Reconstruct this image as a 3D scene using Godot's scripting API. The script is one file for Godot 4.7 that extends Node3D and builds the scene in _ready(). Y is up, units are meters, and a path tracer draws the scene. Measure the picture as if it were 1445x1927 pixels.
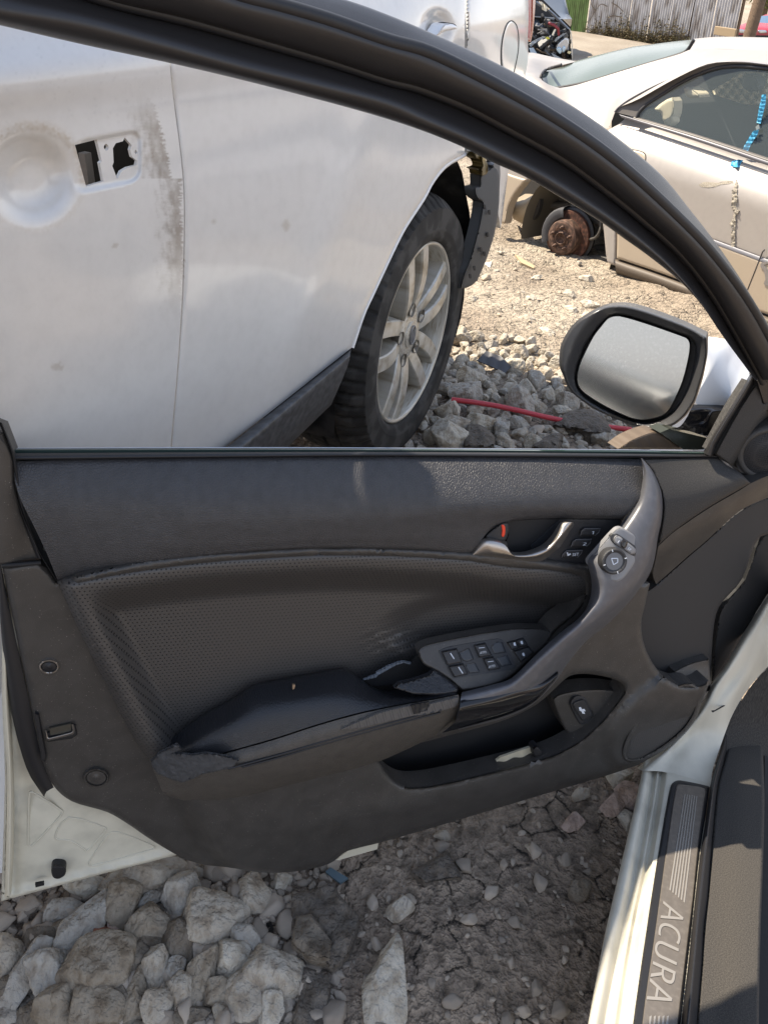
extends Node3D
# ---------------------------------------------------------------- helpers
const FPX := 1455.6
var C := Vector3(0, 1.27, 0)
var CB := Basis(Vector3.RIGHT, deg_to_rad(-34.0))
var rng := RandomNumberGenerator.new()
var taken := {}
var M := {}
var TX := {}

class Pl:
	var o: Vector3
	var u: Vector3
	var v: Vector3
	var n: Vector3
	func _init(o_: Vector3, u_: Vector3, v_: Vector3) -> void:
		o = o_
		u = u_.normalized()
		n = u.cross(v_).normalized()
		v = n.cross(u).normalized()
	func at(a: float, b: float, h := 0.0) -> Vector3:
		return o + u * a + v * b + n * h
	func uv(p: Vector3) -> Vector2:
		return Vector2((p - o).dot(u), -(p - o).dot(v))

class MB:
	var v := PackedVector3Array()
	var t := PackedVector2Array()
	var c := PackedColorArray()
	var i := PackedInt32Array()
	func add(p: Vector3, uv := Vector2.ZERO, col := Color.WHITE) -> int:
		v.append(p)
		t.append(uv)
		c.append(col)
		return v.size() - 1
	func tri(a: int, b: int, d: int) -> void:
		i.append(a)
		i.append(b)
		i.append(d)
	func quad(a: int, b: int, d: int, e: int) -> void:
		tri(a, b, d)
		tri(a, d, e)
	func tri_to(a: int, b: int, d: int, dir: Vector3) -> void:
		if (v[d] - v[a]).cross(v[b] - v[a]).dot(dir) < 0.0:
			tri(a, d, b)
		else:
			tri(a, b, d)
	func mesh() -> ArrayMesh:
		var n := PackedVector3Array()
		n.resize(v.size())
		for k in range(0, i.size(), 3):
			var f := (v[i[k + 2]] - v[i[k]]).cross(v[i[k + 1]] - v[i[k]])
			n[i[k]] += f
			n[i[k + 1]] += f
			n[i[k + 2]] += f
		for k in n.size():
			n[k] = n[k].normalized() if n[k].length_squared() > 0.0 else Vector3.UP
		var a := []
		a.resize(Mesh.ARRAY_MAX)
		a[Mesh.ARRAY_VERTEX] = v
		a[Mesh.ARRAY_NORMAL] = n
		a[Mesh.ARRAY_TEX_UV] = t
		a[Mesh.ARRAY_COLOR] = c
		a[Mesh.ARRAY_INDEX] = i
		var m := ArrayMesh.new()
		m.add_surface_from_arrays(Mesh.PRIMITIVE_TRIANGLES, a)
		return m

func ray(x: float, y: float) -> Vector3:
	return CB * Vector3((x - 722.5) / FPX, (963.5 - y) / FPX, -1.0)

func P(x: float, y: float, d: float) -> Vector3:
	return C + ray(x, y) * d

func on(pl: Pl, x: float, y: float, h := 0.0) -> Vector3:
	var r := ray(x, y)
	return C + r * ((pl.n.dot(pl.o - C) + h) / pl.n.dot(r))

# smooth curve through traced points; a point given twice is a corner
func cv(f: Array, closed := false, per := 5) -> PackedVector2Array:
	var p := PackedVector2Array()
	var sharp := []
	for k in range(0, f.size(), 2):
		var q := Vector2(f[k], f[k + 1])
		if p.size() and p[p.size() - 1] == q:
			sharp[p.size() - 1] = true
		else:
			p.append(q)
			sharp.append(false)
	var n := p.size()
	var out := PackedVector2Array()
	for k in (n if closed else n - 1):
		var b := p[k]
		var d := p[(k + 1) % n]
		var a := p[(k + n - 1) % n]
		var e := p[(k + 2) % n]
		if sharp[k] or (not closed and k == 0):
			a = b * 2 - d
		if sharp[(k + 1) % n] or (not closed and k == n - 2):
			e = d * 2 - b
		var l := b.distance_to(d)
		var la := maxf(b.distance_to(a), 0.5)
		var le := maxf(e.distance_to(d), 0.5)
		a = b + (a - b) * minf(1.0, 1.3 * l / la)
		e = d + (e - d) * minf(1.0, 1.3 * l / le)
		for s in per:
			out.append(b.cubic_interpolate(d, a, e, float(s) / per))
	if not closed:
		out.append(p[n - 1])
	return out

func pg(f: Array) -> PackedVector2Array:
	var p := PackedVector2Array()
	for k in range(0, f.size(), 2):
		p.append(Vector2(f[k], f[k + 1]))
	return p

# traced in an enlarged view: offset and scale back to the photograph's pixels
func crop(f: Array, ox: float, oy: float, s: float) -> Array:
	var o := []
	for k in range(0, f.size(), 2):
		o.append(ox + f[k] / s)
		o.append(oy + f[k + 1] / s)
	return o

func resample(p: PackedVector2Array, step: float, closed: bool) -> PackedVector2Array:
	var out := PackedVector2Array()
	var n := p.size()
	for k in (n if closed else n - 1):
		var a := p[k]
		var b := p[(k + 1) % n]
		var m := maxi(1, int(ceil(a.distance_to(b) / step)))
		for s in m:
			out.append(a.lerp(b, float(s) / m))
	if not closed:
		out.append(p[n - 1])
	return out

func even(p: PackedVector2Array, n: int) -> PackedVector2Array:
	var total := 0.0
	for k in p.size() - 1:
		total += p[k].distance_to(p[k + 1])
	var out := PackedVector2Array()
	var k := 0
	var gone := 0.0
	for s in n:
		var want := total * s / (n - 1)
		while k < p.size() - 2 and gone + p[k].distance_to(p[k + 1]) < want:
			gone += p[k].distance_to(p[k + 1])
			k += 1
		var l := maxf(p[k].distance_to(p[k + 1]), 1e-6)
		out.append(p[k].lerp(p[k + 1], clampf((want - gone) / l, 0, 1)))
	return out

func edge_distance(q: Vector2, loops: Array, most: float) -> float:
	var best := most
	for lp in loops:
		var n: int = lp.size()
		for k in n:
			var a: Vector2 = lp[k]
			var b: Vector2 = lp[(k + 1) % n]
			if minf(a.x, b.x) - best > q.x or maxf(a.x, b.x) + best < q.x or minf(a.y, b.y) - best > q.y or maxf(a.y, b.y) + best < q.y:
				continue
			best = minf(best, q.distance_to(Geometry2D.get_closest_point_to_segment(q, a, b)))
	return best

# a shaped sheet with thickness: outline traced as pixels, laid on plane pl, relief hf(pixel) in metres, edges rounded over er pixels by ed metres
func patch(pl: Pl, poly: PackedVector2Array, hf: Callable, step := 14.0, skirt := 0.02, er := 0.0, ed := 0.0, holes := [], cf = null, dense := Rect2()) -> ArrayMesh:
	var bs := minf(step * 0.8, er * 0.42) if er > 0.0 else step * 0.8
	var loops := [resample(poly, bs, true)]
	for h in holes:
		loops.append(resample(h, minf(bs, step * 0.7), true))
	var pts := PackedVector2Array()
	for lp in loops:
		pts.append_array(lp)
	var nb := pts.size()
	if er > 0.0:
		for f in [0.3, 0.65, 1.0]:
			for li in loops.size():
				var sgn := -1.0 if li == 0 else 1.0
				for o in Geometry2D.offset_polygon(poly if li == 0 else holes[li - 1], sgn * er * f, Geometry2D.JOIN_ROUND):
					for q in resample(o, minf(step, er * 0.9), true):
						if edge_distance(q, loops, er * 2) > er * f * 0.9:
							pts.append(q)
	var nr := pts.size()
	var lo := poly[0]
	var hi := poly[0]
	for q in poly:
		lo = lo.min(q)
		hi = hi.max(q)
	var keep := maxf(er * 1.25, step * 0.55)
	var row := 0
	var y := lo.y + step * 0.5
	while y < hi.y:
		var x := lo.x + step * (0.25 if row % 2 else 0.75)
		while x < hi.x:
			var q := Vector2(x, y)
			if not dense.has_point(q) and Geometry2D.is_point_in_polygon(q, poly) and edge_distance(q, loops, keep * 1.2) > keep:
				pts.append(q)
			x += step
		y += step * 0.87
		row += 1
	y = dense.position.y
	while y < dense.end.y:
		var x := dense.position.x + (1.2 if row % 2 else 0.0)
		while x < dense.end.x:
			var q := Vector2(x, y)
			if Geometry2D.is_point_in_polygon(q, poly) and edge_distance(q, loops, 3.0) > 1.6:
				pts.append(q)
			x += 2.4
		y += 2.4
		row += 1
	# a regular grid has no single Delaunay net: shake it a little
	var jig := pts.duplicate()
	for k in range(nb, pts.size()):
		jig[k] += Vector2(sin(k * 12.9898) , sin(k * 78.233)) * (0.13 if dense.has_point(pts[k]) else (0.05 * step if k >= nr else 0.03 * er))
		pts[k] = jig[k]
	for k in nb:
		jig[k] += Vector2(sin(k * 12.9898), sin(k * 78.233)) * 0.004
	var tr := Geometry2D.triangulate_delaunay(jig)
	var longest := pow(maxf(step, er) * 3.0, 2)
	var mb := MB.new()
	for k in pts.size():
		var q := pts[k]
		var h: float = hf.call(q)
		if er > 0.0:
			var d := 0.0 if k < nb else edge_distance(q, loops, er)
			if d < er:
				h -= ed * (1.0 - sqrt(maxf(0.0, 1.0 - pow(1.0 - d / er, 2))))
		var w := on(pl, q.x, q.y, h)
		mb.add(w, pl.uv(w), cf.call(q, w) if cf != null else Color.WHITE)
	for k in range(0, tr.size(), 3):
		if maxf(pts[tr[k]].distance_squared_to(pts[tr[k + 1]]), maxf(pts[tr[k + 1]].distance_squared_to(pts[tr[k + 2]]), pts[tr[k]].distance_squared_to(pts[tr[k + 2]]))) > longest:
			continue
		var mid := (pts[tr[k]] + pts[tr[k + 1]] + pts[tr[k + 2]]) / 3.0
		if not Geometry2D.is_point_in_polygon(mid, poly):
			continue
		var inside := false
		for h in holes:
			inside = inside or Geometry2D.is_point_in_polygon(mid, h)
		if not inside:
			mb.tri_to(tr[k], tr[k + 1], tr[k + 2], pl.n)
	if skirt > 0.0:
		var at := 0
		for lp in loops:
			var n: int = lp.size()
			var mid3 := Vector3.ZERO
			for k in n:
				mid3 += mb.v[at + k] / n
			for k in n:
				var a := mb.v[at + k]
				var b := mb.v[at + (k + 1) % n]
				var ca := mb.c[at + k]
				var w := mb.add(a, pl.uv(a), ca)
				mb.add(b, pl.uv(b), ca)
				mb.add(b - pl.n * skirt, pl.uv(b) + Vector2(0, skirt), ca)
				mb.add(a - pl.n * skirt, pl.uv(a) + Vector2(0, skirt), ca)
				var out := (a - mid3) * (1.0 if at == 0 else -1.0)
				mb.tri_to(w, w + 1, w + 2, out)
				mb.tri_to(w, w + 2, w + 3, out)
			at += n
	return mb.mesh()

func flat(h: float) -> Callable:
	return func(_q): return h

# a surface through rows of points; rows are smoothed across (sub steps between rows)
func loft3(rows: Array, sub := 1, toward := Vector3.ZERO, pl: Pl = null, cf = null) -> ArrayMesh:
	var grid := []
	for r in rows.size() - 1:
		var b: PackedVector3Array = rows[r]
		var d: PackedVector3Array = rows[r + 1]
		var a: PackedVector3Array = rows[r - 1] if r > 0 else b
		var e: PackedVector3Array = rows[r + 2] if r + 2 < rows.size() else d
		for s in sub:
			var o := PackedVector3Array()
			for k in b.size():
				o.append(b[k].cubic_interpolate(d[k], a[k], e[k], float(s) / sub) if sub > 1 else b[k])
			grid.append(o)
	grid.append(rows[rows.size() - 1])
	var mb := MB.new()
	var w: int = grid[0].size()
	var along := 0.0
	for r in grid.size():
		if r:
			along += grid[r][w / 2].distance_to(grid[r - 1][w / 2])
		var x := 0.0
		for k in w:
			if k:
				x += grid[r][k].distance_to(grid[r][k - 1])
			var p: Vector3 = grid[r][k]
			mb.add(p, pl.uv(p) if pl else Vector2(x, along), cf.call(Vector2(float(k) / (w - 1), float(r) / (grid.size() - 1)), p) if cf != null else Color.WHITE)
	var flip := false
	if toward != Vector3.ZERO:
		var s := 0.0
		for r in grid.size() - 1:
			for k in w - 1:
				s += (grid[r + 1][k] - grid[r][k]).cross(grid[r][k + 1] - grid[r][k]).dot(toward)
		flip = s < 0.0
	for r in grid.size() - 1:
		for k in w - 1:
			var i0 := r * w + k
			if flip:
				mb.quad(i0, i0 + w, i0 + w + 1, i0 + 1)
			else:
				mb.quad(i0, i0 + 1, i0 + w + 1, i0 + w)
	return mb.mesh()

# the same, rows traced as pixels: [[points, offset from the plane], ...]
func loft(pl: Pl, rows: Array, n: int, sub := 1, per := 5, cf = null) -> ArrayMesh:
	var out := []
	for r in rows:
		var e := even(cv(r[0], false, per), n)
		var o := PackedVector3Array()
		for k in n:
			var h = r[1]
			if h is Array:
				var f: float = float(k) / (n - 1) * (h.size() - 1)
				h = lerpf(h[int(f)], h[mini(int(f) + 1, h.size() - 1)], f - int(f))
			o.append(on(pl, e[k].x, e[k].y, h))
		out.append(o)
	return loft3(out, sub, pl.n, pl, cf)

func tube(pts: PackedVector3Array, r: float, sides := 8, caps := true, taper := 1.0) -> ArrayMesh:
	var mb := MB.new()
	var n := pts.size()
	var side := Vector3.ZERO
	for k in n:
		var d := (pts[mini(k + 1, n - 1)] - pts[maxi(k - 1, 0)]).normalized()
		if side == Vector3.ZERO:
			side = d.cross(Vector3.UP if absf(d.y) < 0.9 else Vector3.RIGHT).normalized()
		side = (side - d * side.dot(d)).normalized()
		var up := d.cross(side)
		var rr := r * lerpf(1.0, taper, float(k) / (n - 1))
		for s in sides:
			var a := TAU * s / sides
			mb.add(pts[k] + (side * cos(a) + up * sin(a)) * rr, Vector2(float(s) / sides, k))
	for k in n - 1:
		for s in sides:
			var a := k * sides + s
			var b := k * sides + (s + 1) % sides
			mb.tri_to(a, b, b + sides, (mb.v[a] + mb.v[b + sides]) / 2 - (pts[k] + pts[k + 1]) / 2)
			mb.tri_to(a, b + sides, a + sides, (mb.v[a] + mb.v[b + sides]) / 2 - (pts[k] + pts[k + 1]) / 2)
	if caps:
		for e in [0, n - 1]:
			var o := mb.add(pts[e])
			var f := mb.v.size()
			for s in sides:
				mb.add(mb.v[e * sides + s])
			var dir := pts[e] - pts[1 if e == 0 else n - 2]
			for s in sides:
				mb.tri_to(o, f + s, f + (s + 1) % sides, dir)
	return mb.mesh()

# profile of [radius, along axis]; breaks: a point given twice makes a hard edge
func lathe(pl: Pl, prof: Array, seg := 64, rf = null) -> ArrayMesh:
	var mb := MB.new()
	var np := prof.size()
	for s in seg + 1:
		var a := TAU * s / seg
		var d := pl.u * cos(a) + pl.v * sin(a)
		for k in np:
			var r: float = prof[k][0]
			if rf != null:
				r = rf.call(k, a, r)
			mb.add(pl.o + d * r + pl.n * prof[k][1], Vector2(a / TAU, float(k) / np))
	for s in seg:
		var d := pl.u * cos(TAU * (s + 0.5) / seg) + pl.v * sin(TAU * (s + 0.5) / seg)
		for k in np - 1:
			if prof[k] == prof[k + 1]:
				continue
			var a := s * np + k
			var b := a + np
			var dr: float = prof[k + 1][0] - prof[k][0]
			var dx: float = prof[k + 1][1] - prof[k][1]
			var dir := d * dx - pl.n * dr
			mb.tri_to(a, b, b + 1, dir)
			mb.tri_to(a, b + 1, a + 1, dir)
	return mb.mesh()

# bevelled box in a frame: centre, half sizes along u v n
func box(o: Vector3, u: Vector3, v: Vector3, n: Vector3, s: Vector3, bev := 0.0) -> ArrayMesh:
	var mb := MB.new()
	box_in(mb, o, u, v, n, s, bev)
	return mb.mesh()

func box_in(mb: MB, o: Vector3, u: Vector3, v: Vector3, n: Vector3, s: Vector3, bev := 0.0, col := Color.WHITE) -> void:
	var ax := [u, v, n]
	var sz := [s.x, s.y, s.z]
	bev = minf(bev, minf(s.x, minf(s.y, s.z)) * 0.9)
	for a in 3:
		for sg in [-1.0, 1.0]:
			var b := (a + 1) % 3
			var c := (a + 2) % 3
			var f := mb.v.size()
			for q in [[-1, -1], [1, -1], [1, 1], [-1, 1]]:
				var p: Vector3 = o + ax[a] * sz[a] * sg + ax[b] * (sz[b] - bev) * q[0] + ax[c] * (sz[c] - bev) * q[1]
				mb.add(p, Vector2((p - o).dot(ax[b]), (p - o).dot(ax[c])), col)
			mb.tri_to(f, f + 1, f + 2, ax[a] * sg)
			mb.tri_to(f, f + 2, f + 3, ax[a] * sg)
	if bev <= 0.0:
		return
	for a in 3:
		var b := (a + 1) % 3
		var c := (a + 2) % 3
		for sb in [-1.0, 1.0]:
			for sc in [-1.0, 1.0]:
				var f := mb.v.size()
				for e in [-1.0, 1.0]:
					mb.add(o + ax[a] * (sz[a] - bev) * e + ax[b] * sz[b] * sb + ax[c] * (sz[c] - bev) * sc, Vector2.ZERO, col)
					mb.add(o + ax[a] * (sz[a] - bev) * e + ax[b] * (sz[b] - bev) * sb + ax[c] * sz[c] * sc, Vector2.ZERO, col)
				var dir: Vector3 = ax[b] * sb + ax[c] * sc
				mb.tri_to(f, f + 1, f + 3, dir)
				mb.tri_to(f, f + 3, f + 2, dir)

func numbered(called: String) -> String:
	var n: int = taken.get(called, 0)
	taken[called] = n + 1
	return called if n == 0 else "%s_%03d" % [called, n]

func thing(called: String, label: String, category: String, at: Vector3, group := "") -> Node3D:
	var o := Node3D.new()
	o.name = numbered(called)
	o.position = at
	add_child(o)
	tag(o, label, category, group)
	return o

func tag(o: Node, label: String, category := "", group := "") -> void:
	o.set_meta("label", label)
	if category:
		o.set_meta("category", category)
	if group:
		o.set_meta("group", group)

func obj(called: String, m: Mesh, mt: Material, parent: Node = null, label := "") -> MeshInstance3D:
	var o := MeshInstance3D.new()
	o.name = called if parent else numbered(called)
	o.mesh = m
	o.material_override = mt
	if parent:
		if not parent is MeshInstance3D:
			o.position = -parent.position
		parent.add_child(o, true)
	else:
		add_child(o)
	if label:
		o.set_meta("label", label)
	return o

func letters(called: String, s: String, pl: Pl, h: float, from: Vector2, to: Vector2, tall: float, mt: Material, parent: Node) -> void:
	var tm := TextMesh.new()
	var fo := SystemFont.new()
	fo.font_names = PackedStringArray(["Droid Sans"])
	tm.font = fo
	tm.text = s
	tm.font_size = 64
	tm.depth = 0.02
	tm.pixel_size = 0.01
	tm.curve_step = 2.0
	var a := on(pl, from.x, from.y, h)
	var b := on(pl, to.x, to.y, h)
	var w := tm.get_aabb().size
	var ux := (b - a).normalized()
	var nz := pl.n
	var uy := nz.cross(ux).normalized()
	var o := MeshInstance3D.new()
	o.name = called
	o.mesh = tm
	o.material_override = mt
	var sx := a.distance_to(b) / maxf(w.x, 0.01)
	var sy := tall / maxf(w.y, 0.01)
	o.transform = Transform3D(Basis(ux * sx, uy * sy, nz * 0.02), (a + b) / 2 - tm.get_aabb().get_center().y * uy * sy)
	if not parent is MeshInstance3D:
		o.position -= parent.position
	parent.add_child(o, true)

# ---------------------------------------------------------------- textures and materials
func noise_tex(key: String, size: int, freq: float, kind := FastNoiseLite.TYPE_SIMPLEX_SMOOTH, oct := 4, ramp := [], seed_ := 1, ret := -1, warp := 0.0) -> NoiseTexture2D:
	if TX.has(key):
		return TX[key]
	var n := FastNoiseLite.new()
	n.noise_type = kind
	n.seed = seed_
	n.frequency = freq
	n.fractal_octaves = oct
	n.fractal_type = FastNoiseLite.FRACTAL_FBM if oct > 1 else FastNoiseLite.FRACTAL_NONE
	if ret >= 0:
		n.cellular_return_type = ret
	if warp > 0.0:
		n.domain_warp_enabled = true
		n.domain_warp_amplitude = warp
		n.domain_warp_frequency = freq * 1.7
	var t := NoiseTexture2D.new()
	t.width = size
	t.height = size
	t.seamless = true
	t.noise = n
	if ramp.size():
		var g := Gradient.new()
		g.offsets = PackedFloat32Array()
		var offs := PackedFloat32Array()
		var cols := PackedColorArray()
		for r in ramp:
			offs.append(r[0])
			var q = r[1]
			cols.append(Color(q, q, q) if q is float else q)
		g.offsets = offs
		g.colors = cols
		t.color_ramp = g
	TX[key] = t
	return t

func mat(key: String, col: Color, rough: float, metal := 0.0) -> StandardMaterial3D:
	if M.has(key):
		return M[key]
	var m := StandardMaterial3D.new()
	m.resource_name = key
	m.albedo_color = col.linear_to_srgb()
	m.roughness = rough
	m.metallic = metal
	M[key] = m
	return m

func bump(m: StandardMaterial3D, t: Texture2D, cm: float, scale: float, tri := false) -> StandardMaterial3D:
	m.heightmap_enabled = true
	m.heightmap_texture = t
	m.heightmap_scale = cm
	m.uv1_scale = Vector3(scale, scale, scale)
	if tri:
		m.uv1_triplanar = true
		m.uv1_world_triplanar = true
	return m

func _ready() -> void:
	# camera
	var cam := Camera3D.new()
	cam.name = "camera"
	cam.transform = Transform3D(CB, C)
	cam.keep_aspect = Camera3D.KEEP_HEIGHT
	cam.fov = 67.0
	cam.near = 0.02
	cam.far = 1200.0
	cam.current = true
	add_child(cam)
	# sky, exposure
	var we := WorldEnvironment.new()
	we.name = "environment"
	var env := Environment.new()
	env.background_mode = Environment.BG_SKY
	var sky := Sky.new()
	var sm := ProceduralSkyMaterial.new()
	sm.sky_top_color = Color(0.5, 0.56, 0.665)
	sm.sky_horizon_color = Color(0.92, 0.915, 0.905)
	sm.sky_curve = 0.2
	sm.ground_bottom_color = Color(0.48, 0.44, 0.39)
	sm.ground_horizon_color = Color(0.72, 0.68, 0.62)
	sm.sky_energy_multiplier = 1.08
	sky.sky_material = sm
	env.sky = sky
	env.tonemap_mode = Environment.TONE_MAPPER_LINEAR
	env.tonemap_exposure = 2.12
	env.sdfgi_enabled = true
	env.ssao_enabled = true
	env.ssil_enabled = true
	we.environment = env
	add_child(we)
	# sun: high, from beyond the white car on the left
	var sun := DirectionalLight3D.new()
	sun.name = "sun"
	sun.light_energy = 1.6
	sun.light_color = Color(1.0, 0.95, 0.87)
	sun.light_angular_distance = 0.5
	sun.shadow_enabled = true
	add_child(sun)
	sun.look_at_from_position(Vector3(-0.487, 0.829, -0.275) * 30.0, Vector3.ZERO, Vector3.UP)
	# structure, then objects
	make_ground()
	make_rubble()
	make_suv()
	make_own_car()
	make_silver()
	make_background()

# ---------------------------------------------------------------- ground and rubble
var N1 := FastNoiseLite.new()
var N2 := FastNoiseLite.new()

func ground_y(x: float, z: float) -> float:
	var y := 0.13 * exp(-(pow(x - 0.0, 2) / 0.5 + pow(z + 2.15, 2) / 0.5))
	y += 0.05 * exp(-(pow(x + 0.6, 2) / 0.5 + pow(z + 0.75, 2) / 0.12))
	var far := 0.06 - 0.13 * (x - 6.9) if x > 6.9 else 0.06 + 0.03 * (6.9 - x)
	y = lerpf(y, clampf(far, -1.0, 0.4), smoothstep(8.0, 20.0, -z))
	return y

func ground_fine(x: float, z: float) -> float:
	var near := 1.0 - smoothstep(9.0, 16.0, maxf(-z, absf(x)))
	var lump := 1.0 if z < -2.6 else 0.65
	var y := N1.get_noise_2d(x * 90, z * 90) * 0.035 * lump
	var k := N1.get_noise_2d(x * 420 + 500, z * 420)
	y += k * 0.016 * lump + absf(N1.get_noise_2d(x * 1300, z * 1300 + 900)) * 0.007
	# clods of the trampled soil: cells with rounded tops
	var cell := N2.get_noise_2d(x * 100, z * 100)
	y += (0.5 + cell * 0.5) * 0.014 * lump * smoothstep(-0.35, 0.25, N1.get_noise_2d(x * 60 - 700, z * 60))
	return y * (0.25 + 0.75 * near) - 0.006

func gp(x: float, y: float) -> Vector3:
	var r := ray(x, y)
	var t := -C.y / r.y
	for k in 12:
		var p := C + r * t
		t += (p.y - ground_y(p.x, p.z)) / maxf(0.05, -r.y) * 0.8
	return C + r * t

func make_ground() -> void:
	N1.seed = 7
	N1.noise_type = FastNoiseLite.TYPE_SIMPLEX_SMOOTH
	N1.frequency = 0.01
	N1.fractal_octaves = 3
	N2.seed = 11
	N2.noise_type = FastNoiseLite.TYPE_CELLULAR
	N2.frequency = 0.19
	N2.cellular_return_type = FastNoiseLite.RETURN_DISTANCE
	N2.domain_warp_enabled = true
	N2.domain_warp_amplitude = 6.0
	N2.domain_warp_frequency = 0.1
	N2.fractal_octaves = 2
	var xs := PackedFloat32Array()
	var zs := PackedFloat32Array()
	for v in [-400.0, -120.0, -50.0, -25.0, -14.0, -9.0, -6.0, -4.5, -3.4, -2.6, -2.0, -1.6, -1.35]:
		xs.append(v)
	var x := -1.2
	while x < 2.6:
		xs.append(x)
		x += 0.016
	while x < 400.0:
		xs.append(x)
		x += maxf(0.03, (x - 2.4) * 0.14)
	xs.append(400.0)
	for v in [400.0, 100.0, 40.0, 18.0, 9.0, 5.0, 3.0, 1.8, 1.0, 0.5]:
		zs.append(v)
	var z := 0.1
	while z > -5.6:
		zs.append(z)
		z -= 0.014 if z > -2.6 else 0.02
	while z > -500.0:
		zs.append(z)
		z -= maxf(0.03, (-5.4 - z) * 0.1)
	zs.append(-500.0)
	var mb := MB.new()
	var nx := xs.size()
	for b in zs:
		for a in xs:
			var h := ground_y(a, b) + ground_fine(a, b)
			var m := N1.get_noise_2d(a * 45 + 300, b * 45 + 80)
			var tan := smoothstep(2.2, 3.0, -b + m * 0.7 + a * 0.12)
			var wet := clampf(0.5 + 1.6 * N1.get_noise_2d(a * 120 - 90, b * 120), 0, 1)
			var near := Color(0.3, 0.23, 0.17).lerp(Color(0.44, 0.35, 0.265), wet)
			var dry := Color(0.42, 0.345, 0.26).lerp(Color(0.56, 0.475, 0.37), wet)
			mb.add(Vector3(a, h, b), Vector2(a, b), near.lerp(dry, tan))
	for r in zs.size() - 1:
		for k in nx - 1:
			var i0 := r * nx + k
			mb.tri_to(i0, i0 + 1, i0 + nx + 1, Vector3.UP)
			mb.tri_to(i0, i0 + nx + 1, i0 + nx, Vector3.UP)
	var m := mat("soil", Color(1, 1, 1), 0.95)
	m.vertex_color_use_as_albedo = true
	m.albedo_texture = noise_tex("soil_tone", 1024, 0.02, FastNoiseLite.TYPE_SIMPLEX_SMOOTH, 6, [[0.0, 0.62], [0.45, 0.9], [0.6, 0.97], [1.0, 1.0]], 5)
	m.detail_enabled = true
	m.detail_blend_mode = BaseMaterial3D.BLEND_MODE_MUL
	m.detail_albedo = soil_relief(true)
	bump(m, soil_relief(false), 2.4, 1.15)
	m.uv1_triplanar = false
	var o := obj("ground", mb.mesh(), m)
	o.set_meta("kind", "structure")
	o.set_meta("label", "bare grey soil with cracks near the car and sunlit tan dirt further off")

# cracks between clods, with crumbs on top
func soil_relief(tone: bool) -> ImageTexture:
	var cracks := FastNoiseLite.new()
	cracks.noise_type = FastNoiseLite.TYPE_CELLULAR
	cracks.seed = 3
	cracks.frequency = 0.0075
	cracks.fractal_type = FastNoiseLite.FRACTAL_NONE
	cracks.cellular_return_type = FastNoiseLite.RETURN_DISTANCE2_SUB
	cracks.domain_warp_enabled = true
	cracks.domain_warp_amplitude = 42.0
	cracks.domain_warp_frequency = 0.0075 * 1.7
	var crumbs := FastNoiseLite.new()
	crumbs.noise_type = FastNoiseLite.TYPE_SIMPLEX_SMOOTH
	crumbs.seed = 8
	crumbs.frequency = 0.02
	crumbs.fractal_octaves = 7
	crumbs.fractal_gain = 0.62
	var a := cracks.get_seamless_image(2048, 2048)
	var b := crumbs.get_seamless_image(2048, 2048)
	a.convert(Image.FORMAT_L8)
	b.convert(Image.FORMAT_L8)
	a.resize(1024, 1024)
	b.resize(1024, 1024)
	var da := a.get_data()
	var db := b.get_data()
	crumbs.seed = 19
	crumbs.frequency = 0.004
	crumbs.fractal_octaves = 4
	var d := crumbs.get_seamless_image(1024, 1024)
	d.convert(Image.FORMAT_L8)
	var dd := d.get_data()
	for k in da.size():
		# cracks open in some places and are choked with crumbs in others
		var open := clampf((dd[k] - 112) / 50.0, 0.0, 1.0)
		var c := da[k] + (db[k] - 128) * 0.06
		var gap := (1.0 - smoothstep(1.0, 11.0, c)) * open
		if tone:
			da[k] = int(clampf(255.0 * (1.0 - 0.7 * gap) * lerpf(0.74, 1.0, clampf(db[k] / 200.0, 0, 1)), 0, 255))
		else:
			da[k] = int(clampf(70.0 + db[k] * 0.62 + dd[k] * 0.15 - 60.0 * (1.0 - smoothstep(1.0, 22.0, c)) * open, 0, 255))
	return ImageTexture.create_from_image(Image.create_from_data(1024, 1024, false, Image.FORMAT_L8, da))

func ico(sub: int) -> Array:
	var t := (1.0 + sqrt(5.0)) / 2.0
	var v := [Vector3(-1, t, 0), Vector3(1, t, 0), Vector3(-1, -t, 0), Vector3(1, -t, 0), Vector3(0, -1, t), Vector3(0, 1, t), Vector3(0, -1, -t), Vector3(0, 1, -t), Vector3(t, 0, -1), Vector3(t, 0, 1), Vector3(-t, 0, -1), Vector3(-t, 0, 1)]
	for k in v.size():
		v[k] = v[k].normalized()
	var f := [0, 11, 5, 0, 5, 1, 0, 1, 7, 0, 7, 10, 0, 10, 11, 1, 5, 9, 5, 11, 4, 11, 10, 2, 10, 7, 6, 7, 1, 8, 3, 9, 4, 3, 4, 2, 3, 2, 6, 3, 6, 8, 3, 8, 9, 4, 9, 5, 2, 4, 11, 6, 2, 10, 8, 6, 7, 9, 8, 1]
	for s in sub:
		var mid := {}
		var g := []
		for k in range(0, f.size(), 3):
			var e := []
			for q in 3:
				var a: int = f[k + q]
				var b: int = f[k + (q + 1) % 3]
				var key := mini(a, b) * 100000 + maxi(a, b)
				if not mid.has(key):
					mid[key] = v.size()
					v.append(((v[a] + v[b]) / 2).normalized())
				e.append(mid[key])
			g.append_array([f[k], e[0], e[2], f[k + 1], e[1], e[0], f[k + 2], e[2], e[1], e[0], e[1], e[2]])
		f = g
	return [v, f]

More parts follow.
